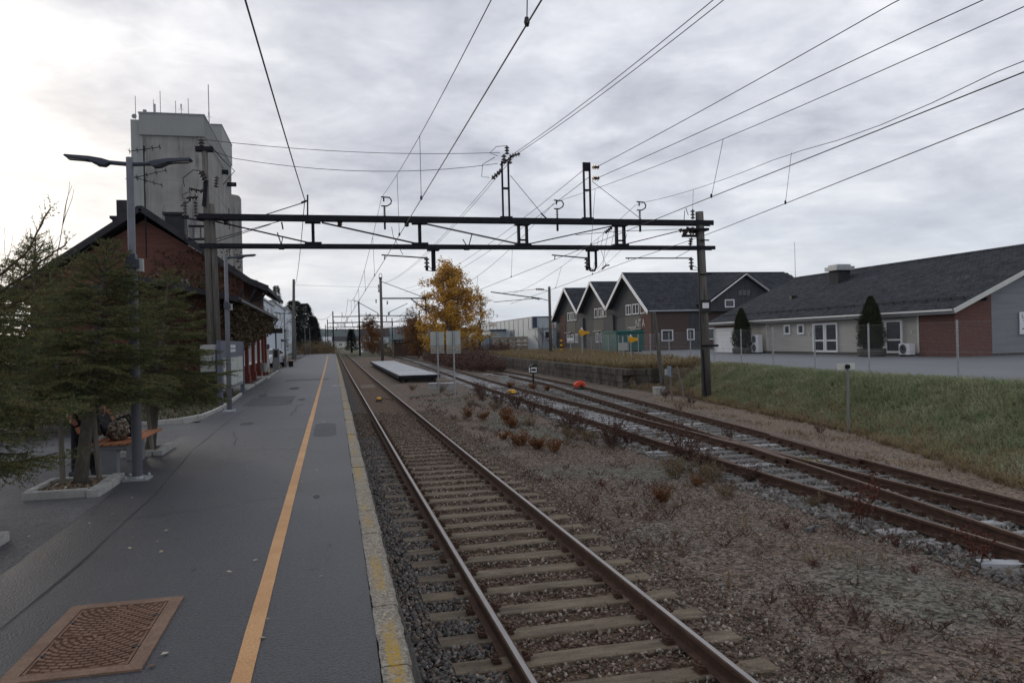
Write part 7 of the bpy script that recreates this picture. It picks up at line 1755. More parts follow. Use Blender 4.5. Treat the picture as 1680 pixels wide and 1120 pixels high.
def balise(loc, label, s=1.0):
    x, y, z = loc; t = thing('track_magnet', loc, label, 'track magnet')
    b = MB(); b.prism([(y - 0.28 * s, z), (y - 0.20 * s, z + 0.13 * s), (y + 0.20 * s, z + 0.13 * s), (y + 0.28 * s, z)], 'x', x - 0.13 * s, x + 0.13 * s); b.build('housing', M['signal_yellow'], t, bevel=0.02)
    b = MB(); b.box(x - 0.2 * s, x + 0.2 * s, y - 0.34 * s, y + 0.34 * s, z - 0.06, z - 0.002); b.build('base', M['black_paint'], t)
    b = MB(); b.tube([(x + 0.13 * s, y, z + 0.03), (x + 0.5, y + 0.05, z - 0.02), (x + 0.66, y + 0.1, z - 0.08)], 0.015, 5); b.build('cable', M['black_paint'], t)
balise((2.12, 36.0, -0.09), 'yellow track magnet between the rails of the platform track', 0.7)
balise((8.55, 36.5, -0.08), 'yellow track magnet between the rails of the middle siding', 1.15)

def small_trackside():
    # red cap on the outer rail
    x, y = 12.72, 38.6; t = thing('derail_cover', (x, y, -0.2), 'bright red hood over the derailer on the outer siding', 'derailer')
    b = MB(); b.prism([(x - 0.28, -0.08), (x - 0.31, 0.10), (x - 0.20, 0.22), (x + 0.16, 0.24), (x + 0.28, 0.12), (x + 0.26, -0.08), (x + 0.14, -0.08), (x + 0.11, 0.04), (x - 0.07, 0.02), (x - 0.11, -0.08)], 'y', y - 0.2, y + 0.2); b.build('hood', M['signal_red'], t, bevel=0.05)
    b = MB(); b.box(x - 0.06, x + 0.08, y - 0.15, y + 0.15, 0.235, 0.28); b.build('handle', M['signal_red'], t)
    b = MB(); b.box(x - 0.2, x + 0.3, y - 0.45, y + 0.45, -0.2, -0.12); b.build('base', M['steel_dark'], t)
    # point lantern
    x, y = 11.05, 41.8; t = thing('point_lantern', (x, y, -0.2), 'black point lantern with white arrow mark on a short post', 'signal')
    b = MB(); b.tube([(x, y, -0.3), (x, y, 0.62)], 0.05, 8); b.build('post', M['black_paint'], t)
    b = MB(); b.box(x - 0.20, x + 0.20, y - 0.16, y + 0.16, 0.60, 1.0); b.prism([(x - 0.24, 1.0), (x + 0.24, 1.0), (x, 1.12)], 'y', y - 0.18, y + 0.18); b.build('housing', M['black_paint'], t)
    b = MB(); b.box(x - 0.16, x + 0.16, y - 0.172, y - 0.162, 0.66, 0.94); m = b.build('face', M['white_paint'], t)
    b = MB(); b.prism([(x - 0.14, 0.74), (x + 0.04, 0.74), (x + 0.04, 0.70), (x + 0.14, 0.80), (x + 0.04, 0.90), (x + 0.04, 0.86), (x - 0.14, 0.86)], 'y', y - 0.18, y - 0.174); b.build('arrow', M['black_paint'], m)
    b = MB(); b.box(x - 0.212, x - 0.202, y - 0.12, y + 0.12, 0.66, 0.94); b.build('face', M['white_paint'], t)
    x, y = 10.35, 46.2; t = thing('junction_box', (x, y, -0.2), 'small pale grey box between the two sidings', 'box')
    b = MB(); b.box(x - 0.25, x + 0.25, y - 0.2, y + 0.2, -0.25, 0.28); b.build('box', M['cabinet_grey'], t, bevel=0.02)
    b = MB(); b.box(x - 0.27, x + 0.27, y - 0.22, y + 0.22, 0.281, 0.32); b.build('lid', M['concrete'], t)
    # leaning wooden strut with its concrete foot, signal box on post, weathered stick
    t = thing('leaning_pole', (15.2, 33.6, -0.1), 'grey wooden strut leaning out of a concrete foot below the ramp', 'pole')
    b = MB(); b.tube([(15.22, 33.6, -0.2), (14.72, 33.4, 3.62)], [0.105, 0.085], 10); b.build('shaft', M['wood_pole'], t)
    t = thing('concrete_block', (14.85, 33.2, -0.1), 'squared concrete block at the foot of the leaning strut', 'block')
    b = MB(); b.box(14.55, 15.06, 32.95, 33.4, -0.3, 0.16); b.build('block', M['dark_stone'] if False else M['concrete_kerb'], t, bevel=0.03)
    x, y = 13.95, 30.2; t = thing('signal_box', (x, y, -0.1), 'small grey-blue connection box on a thin post by the siding', 'box')
    b = MB(); b.tube([(x + 0.1, y, -0.3), (x + 0.02, y, 1.22)], 0.045, 8); b.build('post', M['stake_wood'], t)
    b = MB(); b.box(x - 0.12, x + 0.02, y - 0.16, y - 0.05, 0.78, 1.22); b.build('box', M['sheet_blue'], t, bevel=0.01)
    b = MB(); b.box(x - 0.24, x - 0.125, y - 0.14, y - 0.06, 0.86, 1.10); b.build('side_box', M['galvanised'], t)
    b = MB(); b.tube([(14.6, 30.2, -0.2), (14.35, 30.3, 1.2)], [0.05, 0.04], 7); tag(b.build('fence_stake', M['stake_wood']), 'weathered slanting stake right of the small connection box', 'stake')
    # plate on a galvanised post in the grass
    x, y = 13.38, 17.9; t = thing('marker_sign', (x, y, 0), 'blank cream plate on a slim steel post in front of the grass bank', 'sign')
    b = MB(); b.tube([(x, y, -0.3), (x + 0.02, y, 1.62)], 0.030, 8); b.build('post', M['steel_grey'], t)
    b = MB(); b.box(x - 0.27, x + 0.27, y + 0.03, y + 0.05, 1.47, 1.64); b.build('plate', M['cream'], t)
    b = MB(); b.box(x - 0.04, x + 0.06, y - 0.05, y + 0.029, 1.50, 1.6); b.build('clamp', M['steel_dark'], t)
    # bollard with yellow and black bands
    x, y = 26.2, 86; t = thing('bollard', (x, y, 1), 'yellow and black banded bollard at the end of the ramp', 'bollard')
    for k in range(6): b = MB(); b.lathe((x, y, 0.9 + k * 0.26), [(0.16, 0.0), (0.16, 0.255)], 10); b.build('band', M['signal_yellow'] if k % 2 else M['black_paint'], t)
    # two signals: white diamonds with yellow hoods
    for i, (x, y, up, lab) in enumerate(((22.6, 67.6, True, 'left yellow signal arm on a white diamond behind the ramp'), (20.75, 51.2, False, 'right yellow signal arm on a white diamond behind the ramp'))):
        t = thing('yellow_signal', (x, y, 0.9), lab, 'signal', 'yellow signals in the dry grass')
        zt = 3.05 if up else 2.35
        b = MB(); b.tube([(x, y, 0.7), (x, y, zt)], 0.045, 8); b.build('post', M['galvanised'], t)
        s = 0.5 if up else 0.36
        b = MB(); b.prism([(x - s * 0.55, zt), (x, zt - s), (x + s * 0.55, zt), (x, zt + s)], 'y', y - 0.02, y + 0.02); b.build('diamond', M['white_paint'], t)
        b = MB(); b.prism([(x - 0.33 * s / 0.5, zt + 0.1), (x - 0.1, zt + 0.33 * s / 0.5), (x + 0.30 * s / 0.5, zt + 0.11), (x + 0.72 * s / 0.5, zt + 0.09), (x + 0.72 * s / 0.5, zt - 0.13), (x + 0.32 * s / 0.5, zt - 0.14), (x + 0.06, zt - 0.36 * s / 0.5), (x - 0.24 * s / 0.5, zt - 0.18)], 'y', y - 0.12, y - 0.03); b.build('arm', M['signal_yellow'], t, bevel=0.02)
    for i, (x, y, lab) in enumerate(((25.2, 79.2, 'short white-topped post near the left signal'), (22.0, 55.9, 'grey meter box on a post near the fence'))):
        t = thing('marker_post', (x, y, 0.9), lab, 'post')
        b = MB(); b.tube([(x, y, 0.7), (x, y, 2.6)], 0.05, 7); b.build('post', M['galvanised'], t)
        b = MB(); b.box(x - 0.35, x + 0.35, y - 0.08, y + 0.08, 2.3 if i == 0 else 1.5, 2.6 if i == 0 else 2.1); b.build('head', M['white_paint'] if i == 0 else M['cabinet_grey'], t)
    # debris: pale boards and a bit of rail scrap
    for i, (a, c, w, m, lab) in enumerate((((7.0, 7.2), (7.45, 7.0), 0.2, 'concrete_frost', 'pale broken slab at the right edge of the gravel'), ((6.05, 9.0), (6.3, 9.12), 0.06, 'sleeper_grey', 'grey wood splinter lying on the brown gravel'), ((10.0, 12.2), (9.95, 11.75), 0.05, 'concrete_frost', 'pale curved scrap between the outer rails'), ((11.6, 59), (13.0, 60.5), 0.18, 'concrete_frost', 'pale board lying in the brown brush'), ((6.6, 22.5), (6.9, 22.3), 0.08, 'stone_dark', 'dark chunk on the open gravel'))):
        z0, z1 = float(ground_h(*a)) + 0.03, float(ground_h(*c)) + 0.04
        b = MB(); b.bar((a[0], a[1], z0), (c[0], c[1], z1), w, 0.05); tag(b.build('debris', MATS[m]), lab, 'debris')
    b = MB(); b.box(0.30, 0.46, 33.3, 33.9, 0.71, 0.735); b.box(0.05, 0.29, 33.3, 33.9, 0.71, 0.727); tag(b.build('platform_plate', M['concrete_kerb']), 'pale patch plate set into the platform edge', 'plate')
small_trackside()

def stone_ramp():
    t = thing('loading_ramp', (15.1, 38.1, -0.2), 'old loading ramp of weathered stone blocks with dry grass on top', 'stone wall')
    rng = random.Random(12); count = 0
    m = mat('ramp_stone', (0.055, 0.047, 0.040), (0.115, 0.098, 0.082), 1.3, 0.95, 0.9, 25, c3=((0.032, 0.030, 0.024), 1.1, 0.5), stretch=(1, 1, 0.4), fine=(40, 0.75, 1.25))
    for c, (z0, z1) in enumerate(((-0.40, 0.08), (0.09, 0.46), (0.47, 0.80))):
        y = 38.1 + (0.4 if c == 1 else 0)
        while y < 92:
            L_ = rng.uniform(0.8, 1.5); zz = zrf(y); x = float(polyx(WALL, y + L_ / 2)); d = rng.uniform(-0.035, 0.035)
            b = MB(); r = lambda s=0.015: rng.uniform(-s, s)
            v = [(x + d + r(), y + 0.012, z0 + zz), (x + 0.6, y + 0.012, z0 + zz), (x + 0.6, y + L_ - 0.012, z0 + zz), (x + d + r(), y + L_ - 0.012, z0 + zz), (x + d + r() + 0.02, y + 0.012, z1 + zz + r(.01)), (x + 0.6, y + 0.012, z1 + zz), (x + 0.6, y + L_ - 0.012, z1 + zz), (x + d + r() + 0.02, y + L_ - 0.012, z1 + zz + r(.01))]
            b.add(v, [(3, 2, 1, 0), (4, 5, 6, 7), (0, 1, 5, 4), (1, 2, 6, 5), (2, 3, 7, 6), (3, 0, 4, 7)]); b.build('stone', m, t, bevel=0.02 if y < 50 else 0); y += L_
        x = 15.66
        while x < 16.9:
            L_ = rng.uniform(0.5, 0.9); b = MB(); b.box(x + 0.01, min(x + L_, 17.0), 38.05 + rng.uniform(-0.03, 0.03), 38.7, z0, z1 + rng.uniform(-0.01, 0.01)); b.build('stone', m, t, bevel=0.02); x += L_
stone_ramp()

def wire_fence():
    t = thing('wire_fence', (18, 22, 1), 'chain-link fence on slim galvanised posts along the yard road', 'fence')
    def fz(y): return 0.93
    ys = [6.5, 10.5, 14.7, 18.8, 22.4, 25.8, 29.6, 33.0, 36.3, 40.6, 45.4, 49.6, 53.9, 58.5, 63, 67.9, 73.5, 79, 85, 91.7]
    P = [(float(polyx(FENCE, y)), y) for y in ys]
    for x, y in P: b = MB(); b.tube([(x, y, fz(y) - 0.15), (x, y, fz(y) + 1.82)], 0.030 if y < 40 else 0.036, 8); b.build('fence_post', M['galvanised'], t)
    V = []; F = []
    def strand(a, c, r):
        a, c = np.array(a), np.array(c); d = c - a; d /= np.linalg.norm(d); s = np.cross(d, (1, 0.2, 0)); s /= np.linalg.norm(s); u = np.cross(s, d); n = len(V)
        for p in (a, c):
            for k in range(3): an = k * 2.094; V.append(p + (s * math.cos(an) + u * math.sin(an)) * r)
        for k in range(3): F.append((n + k, n + (k + 1) % 3, n + 3 + (k + 1) % 3, n + 3 + k))
    for (x0, y0), (x1, y1) in zip(P[:-1], P[1:]):
        L_ = math.hypot(x1 - x0, y1 - y0); H = 1.72; st = 0.11 if y0 < 45 else 0.2
        pt = lambda q, h: (x0 + (x1 - x0) * q / L_, y0 + (y1 - y0) * q / L_, fz(y0) + 0.04 + h)
        q = -H
        while q < L_:
            for sg in (1, -1):
                a, c = q, q + H
                u0, u1 = max(0, -a / H), min(1, (L_ - a) / H)
                if u1 > u0:
                    if sg > 0: strand(pt(a + H * u0, H * u0), pt(a + H * u1, H * u1), 0.0009 if y0 < 45 else 0.0015)
                    else: strand(pt(a + H * u0, H * (1 - u0)), pt(a + H * u1, H * (1 - u1)), 0.0009 if y0 < 45 else 0.0015)
            q += st
        for h in (0.0, 0.85, 1.72): strand(pt(0, h), pt(L_, h), 0.004)
    fast_mesh('chain_link', np.array(V), np.array(F), M['galvanised'], t, kind='stuff')
wire_fence()

def cypress(loc, h, r, label):
    x, y, z = loc; rng = np.random.default_rng(int(y)); t = thing('cypress', loc, label, 'tree', 'clipped conifers in concrete tubs')
    n = 9000; u = rng.random(n) ** 0.75; a = rng.random(n) * 6.283
    prof = np.interp(u, [0, 0.06, 0.25, 0.5, 0.75, 0.92, 1.0], [0.8, 0.98, 1.0, 0.80, 0.50, 0.20, 0.02])
    lump = 1 + 0.13 * np.sin(a * 3 + u * 9 + y) + 0.10 * np.sin(a * 7 - u * 17 + y)
    rr = r * prof * lump * (0.66 + 0.34 * rng.random(n) ** 0.5 + 0.16 * (rng.random(n) > 0.9))
    P = np.c_[x + rr * np.cos(a), y + rr * np.sin(a), z + 0.45 + u * (h - 0.45)]
    R = rots(a, 0.25 - 1.2 * np.ones(n) + 0.5 * rng.random(n), a)
    scatter('foliage', *LEAF, P, 0.10 + 0.09 * rng.random(n), R, mat('cypress_leaf', (0.03, 0.045, 0.024), (0.045, 0.06, 0.03), 2, 0.8, attr=[(0.013, 0.022, 0.014), (0.040, 0.056, 0.028), (0.085, 0.095, 0.045), (0.10, 0.075, 0.04)], translucent=0.1), t, kind='stuff', rng=rng)
    b = MB(); b.tube([(x, y, z + 0.3), (x, y, z + h * 0.9)], [0.10, 0.02], 8); b.build('trunk', M['bark'], t)
    b = MB(); b.lathe((x, y, z), [(r * 1.02, 0), (r * 1.1, 0.1), (r * 1.12, 0.46), (r * 1.02, 0.47), (r * 1.0, 0.40)], 16); b.build('tub', M['dark_stone'], t)
cypress((31.3, 39.6, 1.0), 3.5, 0.72, 'nearer conical conifer in a round tub before the glazed doors')
cypress((31.6, 54.9, 1.0), 3.5, 0.68, 'farther conical conifer in a round tub by the garage door')

# ------------------------------------------------------------------ vegetation
def broadleaf(loc, h, rx, label, m, seed, n_leaf, lsize, crown0=0.12, nlimb=44, trunk_m='birch_bark', group='autumn trees beyond the tracks', stems=1, shape=None, thin=0.0):
    """birch: several ascending stems, arching limbs with hanging sprays, leaves held in clumps along the sprays"""
    x, y, z = loc; rng = np.random.default_rng(seed); t = thing('birch_tree', loc, label, 'tree', group)
    tw = MB(); tr = MB(); ends = []
    for s in range(stems):
        a = rng.random() * 6.28; off = np.array([math.cos(a), math.sin(a), 0]) * (0.0 if stems == 1 else rx * 0.28)
        hh = h * (0.8 + 0.2 * rng.random()) if s else h * 0.95
        pts = [np.array([x, y, z - 0.2])]
        for i in range(1, 9): u = i / 8; pts.append(np.array([x, y, z]) + off * u ** 0.8 + np.array([rng.normal(0, .08), rng.normal(0, .08), hh * u]))
        tr.tube(pts, [max(0.02, 0.014 * h * (1 - i / 8) + 0.015) for i in range(9)], 7)
        nl = int(nlimb / max(1, stems ** 0.5))
        for k in range(nl):
            u = crown0 + (1 - crown0) * (k + rng.random()) / nl
            i = min(7, int(u * 8)); p = pts[i] + (pts[i + 1] - pts[i]) * (u * 8 - i)
            a = rng.random() * 6.283; w = np.interp(u, [0, 0.15, 0.4, 0.65, 0.85, 1], shape or [0.55, 0.95, 1.0, 0.85, 0.6, 0.25]) * rx * (0.6 + 0.5 * rng.random())
            d = np.array([math.cos(a), math.sin(a), 0.55]); q = p.copy(); L = [q.copy()]
            for j in range(5):
                d = d + np.array([0, 0, -0.10]) + rng.normal(0, .09, 3); q = q + d / np.linalg.norm(d) * w / 5; L.append(q.copy())
                for _ in range(3):
                    e = q + rng.normal(0, 1, 3) * np.array([.10, .10, .05]) * rx * 0.8; n2 = int(3 + 3 * rng.random()); dd = rng.normal(0, .5, 3) + np.array([0, 0, 0.1]); S = [q.copy()]
                    for m_ in range(n2): dd = dd * 0.7 + np.array([0, 0, -0.28]) + rng.normal(0, .12, 3); S.append(S[-1] + dd * 0.085 * h / 3.2 * 0.5)
                    tw.tube(S, 0.008 + 0.0008 * h, 3, cap=False); ends += S[1:]
            tr.tube(L, [max(0.012, 0.05 * (1 - j / 5) * (1 - u * 0.6)) for j in range(6)], 4)
    tr.build('trunk', M[trunk_m], t); tw.build('twigs', M['twig'], t)
    E = np.array(ends); dens = np.array([mnoise.noise(Vector(p * (3.0 / rx))) for p in E]); pr = np.clip(0.6 + 0.6 * dens - thin * np.clip((E[:, 2] - z) / h - 0.45, 0, 1) * 1.4, 0.04, 1); pr /= pr.sum()
    k = rng.choice(len(E), n_leaf, p=pr); P = E[k] + rng.normal(0, 1, (n_leaf, 3)) * np.array([.13, .13, .16]) * rx * 0.33
    lowgreen = np.clip(1 - (P[:, 2] - z) / h * 1.35, 0, 1)
    scatter('leaves', *LEAF, P, lsize * (0.7 + 0.6 * rng.random(n_leaf)), rand_rots(n_leaf, rng), M[m], t, kind='stuff', rnd=np.clip(0.12 + 0.55 * lowgreen * rng.random(n_leaf) + 0.45 * rng.random(n_leaf), 0, 1), rng=rng)
    return t
broadleaf((15.0, 100, 0.8), 12.6, 4.3, 'tall golden birch standing alone beyond the sign boards', 'birch_leaf', 3, 25000, 0.24, 0.05, stems=5, thin=0.25, shape=[0.75, 1.0, 1.0, 0.92, 0.75, 0.4])
broadleaf((19.3, 101, 0.9), 8.2, 2.6, 'thin half-bare birch at the right side of the golden one', 'birch_leaf', 5, 1700, 0.17, 0.1, stems=2, thin=0.6)
broadleaf((11.6, 104, 0.6), 5.6, 2.3, 'low orange tree left of the golden birch', 'rust_leaf', 6, 5200, 0.18, 0.05, stems=3)
broadleaf((12.3, 122, 0.7), 7.6, 2.7, 'rust-brown tree with bare top behind the wooden shed', 'rust_leaf', 7, 4200, 0.19, 0.08, stems=3, thin=1.1)
broadleaf((7.8, 148, 0.8), 7.4, 3.0, 'orange birch by the far bend of the line', 'rust_leaf', 8, 6500, 0.22, 0.04, stems=3, thin=0.8)

def bare_tree(loc, h, label, seed, spread=0.5, n=7):
    x, y, z = loc; rng = random.Random(seed); t = thing('bare_tree', loc, label, 'tree', 'leafless small trees'); b = MB()
    def grow(p, d, L, r, lvl):
        pts = [p]; dd = Vector(d)
        for i in range(4): dd = (dd + Vector((rng.uniform(-1, 1), rng.uniform(-1, 1), rng.uniform(-0.3, 0.6))) * 0.16).normalized(); pts.append(pts[-1] + dd * L / 4)
        b.tube(pts, [r * (1 - 0.55 * i / 4) for i in range(5)], 4)
        if lvl:
            for k in range(3 + (lvl > 1)):
                q = pts[1 + rng.randrange(4)]; grow(q, (dd + Vector((rng.uniform(-1, 1), rng.uniform(-1, 1), rng.uniform(0, 1))) * spread).normalized(), L * rng.uniform(0.5, 0.7), r * 0.5, lvl - 1)
    for k in range(n): grow(Vector((x + rng.uniform(-.2, .2), y + rng.uniform(-.2, .2), z)), (rng.uniform(-spread, spread), rng.uniform(-spread, spread), 1), h * rng.uniform(0.5, 0.75), 0.02 + 0.006 * h, 2)
    b.build('branches', M['twig'], t)
bare_tree((31.0, 112, 0.95), 4.6, 'leafless sapling before the warehouse corner', 31, 0.5, 2)
bare_tree((34.3, 116, 0.95), 4.4, 'leafless leaning bush right of the warehouse corner', 32, 0.8, 3)
bare_tree((-13.5, 36, 0.7), 6.6, 'bare bush behind the spruces rising over the station eaves', 33, 0.4, 9)
bare_tree((-16.5, 40, 0.7), 6.3, 'bare bush farther left against the bright sky', 35, 0.4, 8)
bare_tree((-7.5, 92, 0.7), 6.4, 'bare treetop over the roof of the white building', 36, 0.5, 4)

def dense_tree(loc, h, r, label, seed, n=9500, conic=0.8, size=0.5):
    x, y, z = loc; rng = np.random.default_rng(seed); t = thing('conifer_tree', loc, label, 'tree', 'dark conifers beyond the platform')
    u = rng.random(n) ** 0.9; a = rng.random(n) * 6.283
    prof = (1 - u) ** conic * np.interp(u, [0, .08, .2, 1], [0.7, 0.95, 1, 1]); lump = 0.85 + 0.16 * np.sin(a * 4 + u * 21 + seed) * np.sin(u * 34 + a) + 0.15 * rng.random(n)
    rr = r * (prof * lump * (0.35 + 0.7 * rng.random(n) ** 0.5 + 0.3 * (rng.random(n) > 0.93)) + 0.03)
    P = np.c_[x + rr * np.cos(a), y + rr * np.sin(a), z + 0.3 + u * (h - 0.3)]
    scatter('foliage', *LEAF, P, size * (0.6 + 0.8 * rng.random(n)), rots(a, 0.5 * rng.random(n) - 0.1, a), M['dark_leaf'], t, kind='stuff', rng=rng)
    b = MB(); b.tube([(x, y, z - 0.2), (x, y, z + h * 0.92)], [0.25, 0.03], 7); b.build('trunk', M['bark'], t)
dense_tree((-7.6, 176, 1.2), 11.2, 2.9, 'left dark conifer beyond the white building', 1, conic=0.35)
dense_tree((-5.6, 184, 1.2), 11.0, 2.6, 'middle dark conifer beyond the white building', 2, conic=0.4)
dense_tree((-3.9, 190, 1.2), 8.2, 2.0, 'right lower dark conifer near the line', 3, conic=0.55)
dense_tree((-9.6, 150, 1.0), 12.8, 2.2, 'dark conifer top showing over the white roof', 4, 2600, conic=0.9)
dense_tree((-27, 26, 0.7), 6.0, 2.2, 'dark garden conifer at the far left behind the spruces', 5, 4200, conic=0.5, size=0.22)
dense_tree((-22, 36, 0.7), 4.2, 2.6, 'broad dark garden shrub at the far left behind the cars', 6, 4200, conic=0.3, size=0.22)
dense_tree((4.2, 160, 1.0), 4.6, 1.2, 'small dark spruce left of the far orange birch', 7, 1600, conic=0.9)

# grass on the bank
def blade_tuft(n, seed, h=1.0, flop=1.0, w=0.05):
    r = np.random.default_rng(seed); V, F = [], []
    for i in range(n):
        a = r.random() * 6.283; d = np.array([math.cos(a), math.sin(a), 0]); s = np.array([-d[1], d[0], 0]) * w * (0.6 + 0.8 * r.random()); p = d * 0.12 * r.random(); L = h * (0.6 + 0.6 * r.random()); b0 = len(V); f = flop * (0.4 + 0.9 * r.random())
        pts = [p, p + np.array([0, 0, 0.42]) * L + d * 0.14 * f * L, p + np.array([0, 0, 0.68 - 0.12 * f]) * L + d * 0.46 * f * L, p + np.array([0, 0, 0.74 - 0.42 * f]) * L + d * 0.86 * f * L]
        for k, q in enumerate(pts[:3]): V += [q - s * (1 - 0.25 * k), q + s * (1 - 0.25 * k)]
        V.append(pts[3]); F += [(b0, b0 + 1, b0 + 3), (b0, b0 + 3, b0 + 2), (b0 + 2, b0 + 3, b0 + 5), (b0 + 2, b0 + 5, b0 + 4), (b0 + 4, b0 + 5, b0 + 6)]
    return np.array(V), np.array(F)

def grass():
    rng = np.random.default_rng(77)
    def lay(name, n, xy, h, m, label, flop, nb=9, w=0.03, seed=1, dz=0.0):
        x, y = xy(n); k = len(x); z = ground_h(x, y) + dz
        tv, tf = blade_tuft(nb, seed, 1.0, flop, w)
        s = h * (0.6 + 0.7 * rng.random(k)); nn = np.array([0.5 + 0.5 * (0.6 * mnoise.noise(Vector((a * 0.55, b * 0.55, 3))) + 0.7 * mnoise.noise(Vector((a * 1.9, b * 1.9, 8)))) for a, b in zip(x, y)])
        o = scatter(name, tv, tf, np.c_[x, y, z], s, rots(rng.random(k) * 6.283, rng.random(k) * 0.35, np.full(k, 3.3) + rng.normal(0, .5, k)), m, kind='stuff', rnd=np.clip(0.25 * rng.random(k) + 0.85 * nn - 0.08, 0, 1), rng=rng)
        tag(o, label)
    def bank(n):
        y = 7 + 29.5 * rng.random(n); b = polyx(BANK_BOT, y); e = polyx(FENCE, y) + 0.35; u = rng.random(n) ** 0.92; return b + 0.45 + (e - b - 0.45) * u, y
    lay('bank_grass', 16000, bank, 0.26, M['grass_green'], 'long frosted green grass flopping over the bank', 1.35, 6, 0.019, 1)
    def low(n):
        y = 7 + 29 * rng.random(n); b = polyx(BANK_BOT, y); return b + 0.05 + 1.5 * rng.random(n) ** 1.4, y
    lay('dry_bank_grass', 1900, low, 0.28, M['grass_dry'], 'yellowed grass along the foot of the bank', 1.0, 9, 0.02, 2)
    def strip(n):
        y = 8 + 29 * rng.random(n); b = polyx(BANK_BOT, y); x = b - 1.6 + 1.6 * rng.random(n); k = np.array([mnoise.noise(Vector((a * .8, c * .5, 7))) for a, c in zip(x, y)]) > 0.05; return x[k], y[k]
    lay('strip_grass', 2600, strip, 0.13, M['weed_straw'], 'thin straw grass on the sandy strip', 0.8, 7, 0.02, 3)
    def ramp(n):
        y = 38.4 + 58 * rng.random(n) ** 1.25; a = polyx(WALL, y) + 0.25; e = polyx(FENCE, y) + 0.3; return a + (e - a) * rng.random(n), y
    lay('ramp_grass', 5500, ramp, 0.55, M['grass_dry'], 'tall dry yellow grass on top of the stone ramp', 0.55, 6, 0.03, 4)
    def hollow(n):
        y = 31 + 7 * rng.random(n); return 15.2 + 4 * rng.random(n), y
    lay('hollow_grass', 900, hollow, 0.32, M['weed_straw'], 'withered weeds in the hollow beside the ramp', 0.7, 8, 0.02, 5)
    def lawn(n): return -8.8 + 5.5 * rng.random(n), 19.9 + 10.8 * rng.random(n)
    tv, tf = blade_tuft(8, 6, 1.0, 0.8, 0.06); x, y = lawn(1700); kx = x < np.interp(y, [19.3, 20.8, 24, 30], [-4.2, -3.3, -3.2, -3.35]); x, y = x[kx], y[kx]; k = len(x)
    tag(scatter('lawn', tv, tf, np.c_[x, y, np.full(k, 0.70)], 0.07 + 0.07 * rng.random(k), rots(rng.random(k) * 6.283), mat('lawn_green', (0.06, 0.085, 0.03), (0.075, 0.095, 0.035), 1, 0.85, attr=[(0.045, 0.07, 0.025), (0.075, 0.10, 0.035), (0.11, 0.12, 0.05)], translucent=0.2), kind='stuff', rng=rng), 'short green lawn before the red station wall')
    def moss(n):
        x = 3.7 + 3.9 * rng.random(n); y = 5 + 30 * rng.random(n) ** 1.2; k = np.array([mnoise.noise(Vector((a * .45 + 3, c * .45 - 3, 1.11))) for a, c in zip(x, y)]) > 0.10; return x[k], y[k]
    lay('thin_grass', 4200, moss, 0.07, mat('thin_grass', (0.10, 0.10, 0.06), (0.13, 0.12, 0.08), 2, 0.9, attr=[(0.06, 0.058, 0.035), (0.105, 0.095, 0.06), (0.17, 0.145, 0.105)], translucent=0.2), 'thin pale grass in patches on the gravel', 1.2, 8, 0.018, 7)
    def straw(n):
        x = 3.9 + 4.2 * rng.random(n); y = 5.5 + 33 * rng.random(n) ** 1.2; k = np.array([mnoise.noise(Vector((a * .7 + 9, c * .7, 4))) for a, c in zip(x, y)]) > 0.2; return x[k], y[k]
    lay('straw_tufts', 2600, straw, 0.15, M['weed_straw'], 'straw-coloured dead grass tufts on the gravel', 0.9, 8, 0.02, 8)
grass()

def weed_mesh(seed, h, spread, stems, leaves, lsize):
    """dead perennial: bent stems with side shoots, seed heads and withered leaves"""
    r = np.random.default_rng(seed); V, F, RD = [np.array([-0.004, 0, 0]), np.array([0.004, 0, 0])], [], [0.3, 0.3]
    def strip(base, q, w, tone):                       # grows from two existing points, returns the two new ones
        p = (V[base[0]] + V[base[1]]) / 2; d = q - p; s = np.cross(d, r.normal(size=3)); s /= np.linalg.norm(s) + 1e-6; n = len(V)
        V.extend([q - s * w, q + s * w]); F.append((base[0], base[1], n + 1, n)); RD.extend([tone] * 2); return (n, n + 1)
    def leaf(b, L, tone):
        p = V[b]; d = r.normal(size=3); d /= np.linalg.norm(d); s = np.cross(d, r.normal(size=3)); s /= np.linalg.norm(s); n = len(V)
        V.extend([p + d * L * 0.5 + s * L * 0.3, p + d * L, p + d * L * 0.5 - s * L * 0.3]); F.append((b, n, n + 1, n + 2)); RD.extend([tone] * 3)
    for i in range(stems):
        a = r.random() * 6.283; p = np.array([math.cos(a), math.sin(a), 0]) * spread * 0.35 * r.random(); d = np.array([math.cos(a) * spread / h, math.sin(a) * spread / h, 1.2]) * (0.5 + 0.7 * r.random()); L = h * (0.5 + 0.6 * r.random()); tone = r.random() * 0.5
        b = (0, 1); q0 = p + np.array([0, 0, 0.02 * h]); b = strip(b, q0, 0.004, tone); q = q0
        for k in range(5):
            d = d + r.normal(0, 0.13, 3); q = q + d / np.linalg.norm(d) * L / 5; b = strip(b, q, 0.0045 * (1.2 - k * 0.18), tone)
            if k < 4:
                for _ in range(2):
                    e = d / np.linalg.norm(d) * 0.6 + r.normal(0, 0.6, 3); t2 = strip(b, q + e * L * 0.16, 0.002, tone)
                    for _ in range(leaves): leaf(t2[int(r.integers(2))], lsize * (0.6 + 0.8 * r.random()), min(1, tone + 0.5 * r.random()))
    return np.array(V), np.array(F), np.array(RD)

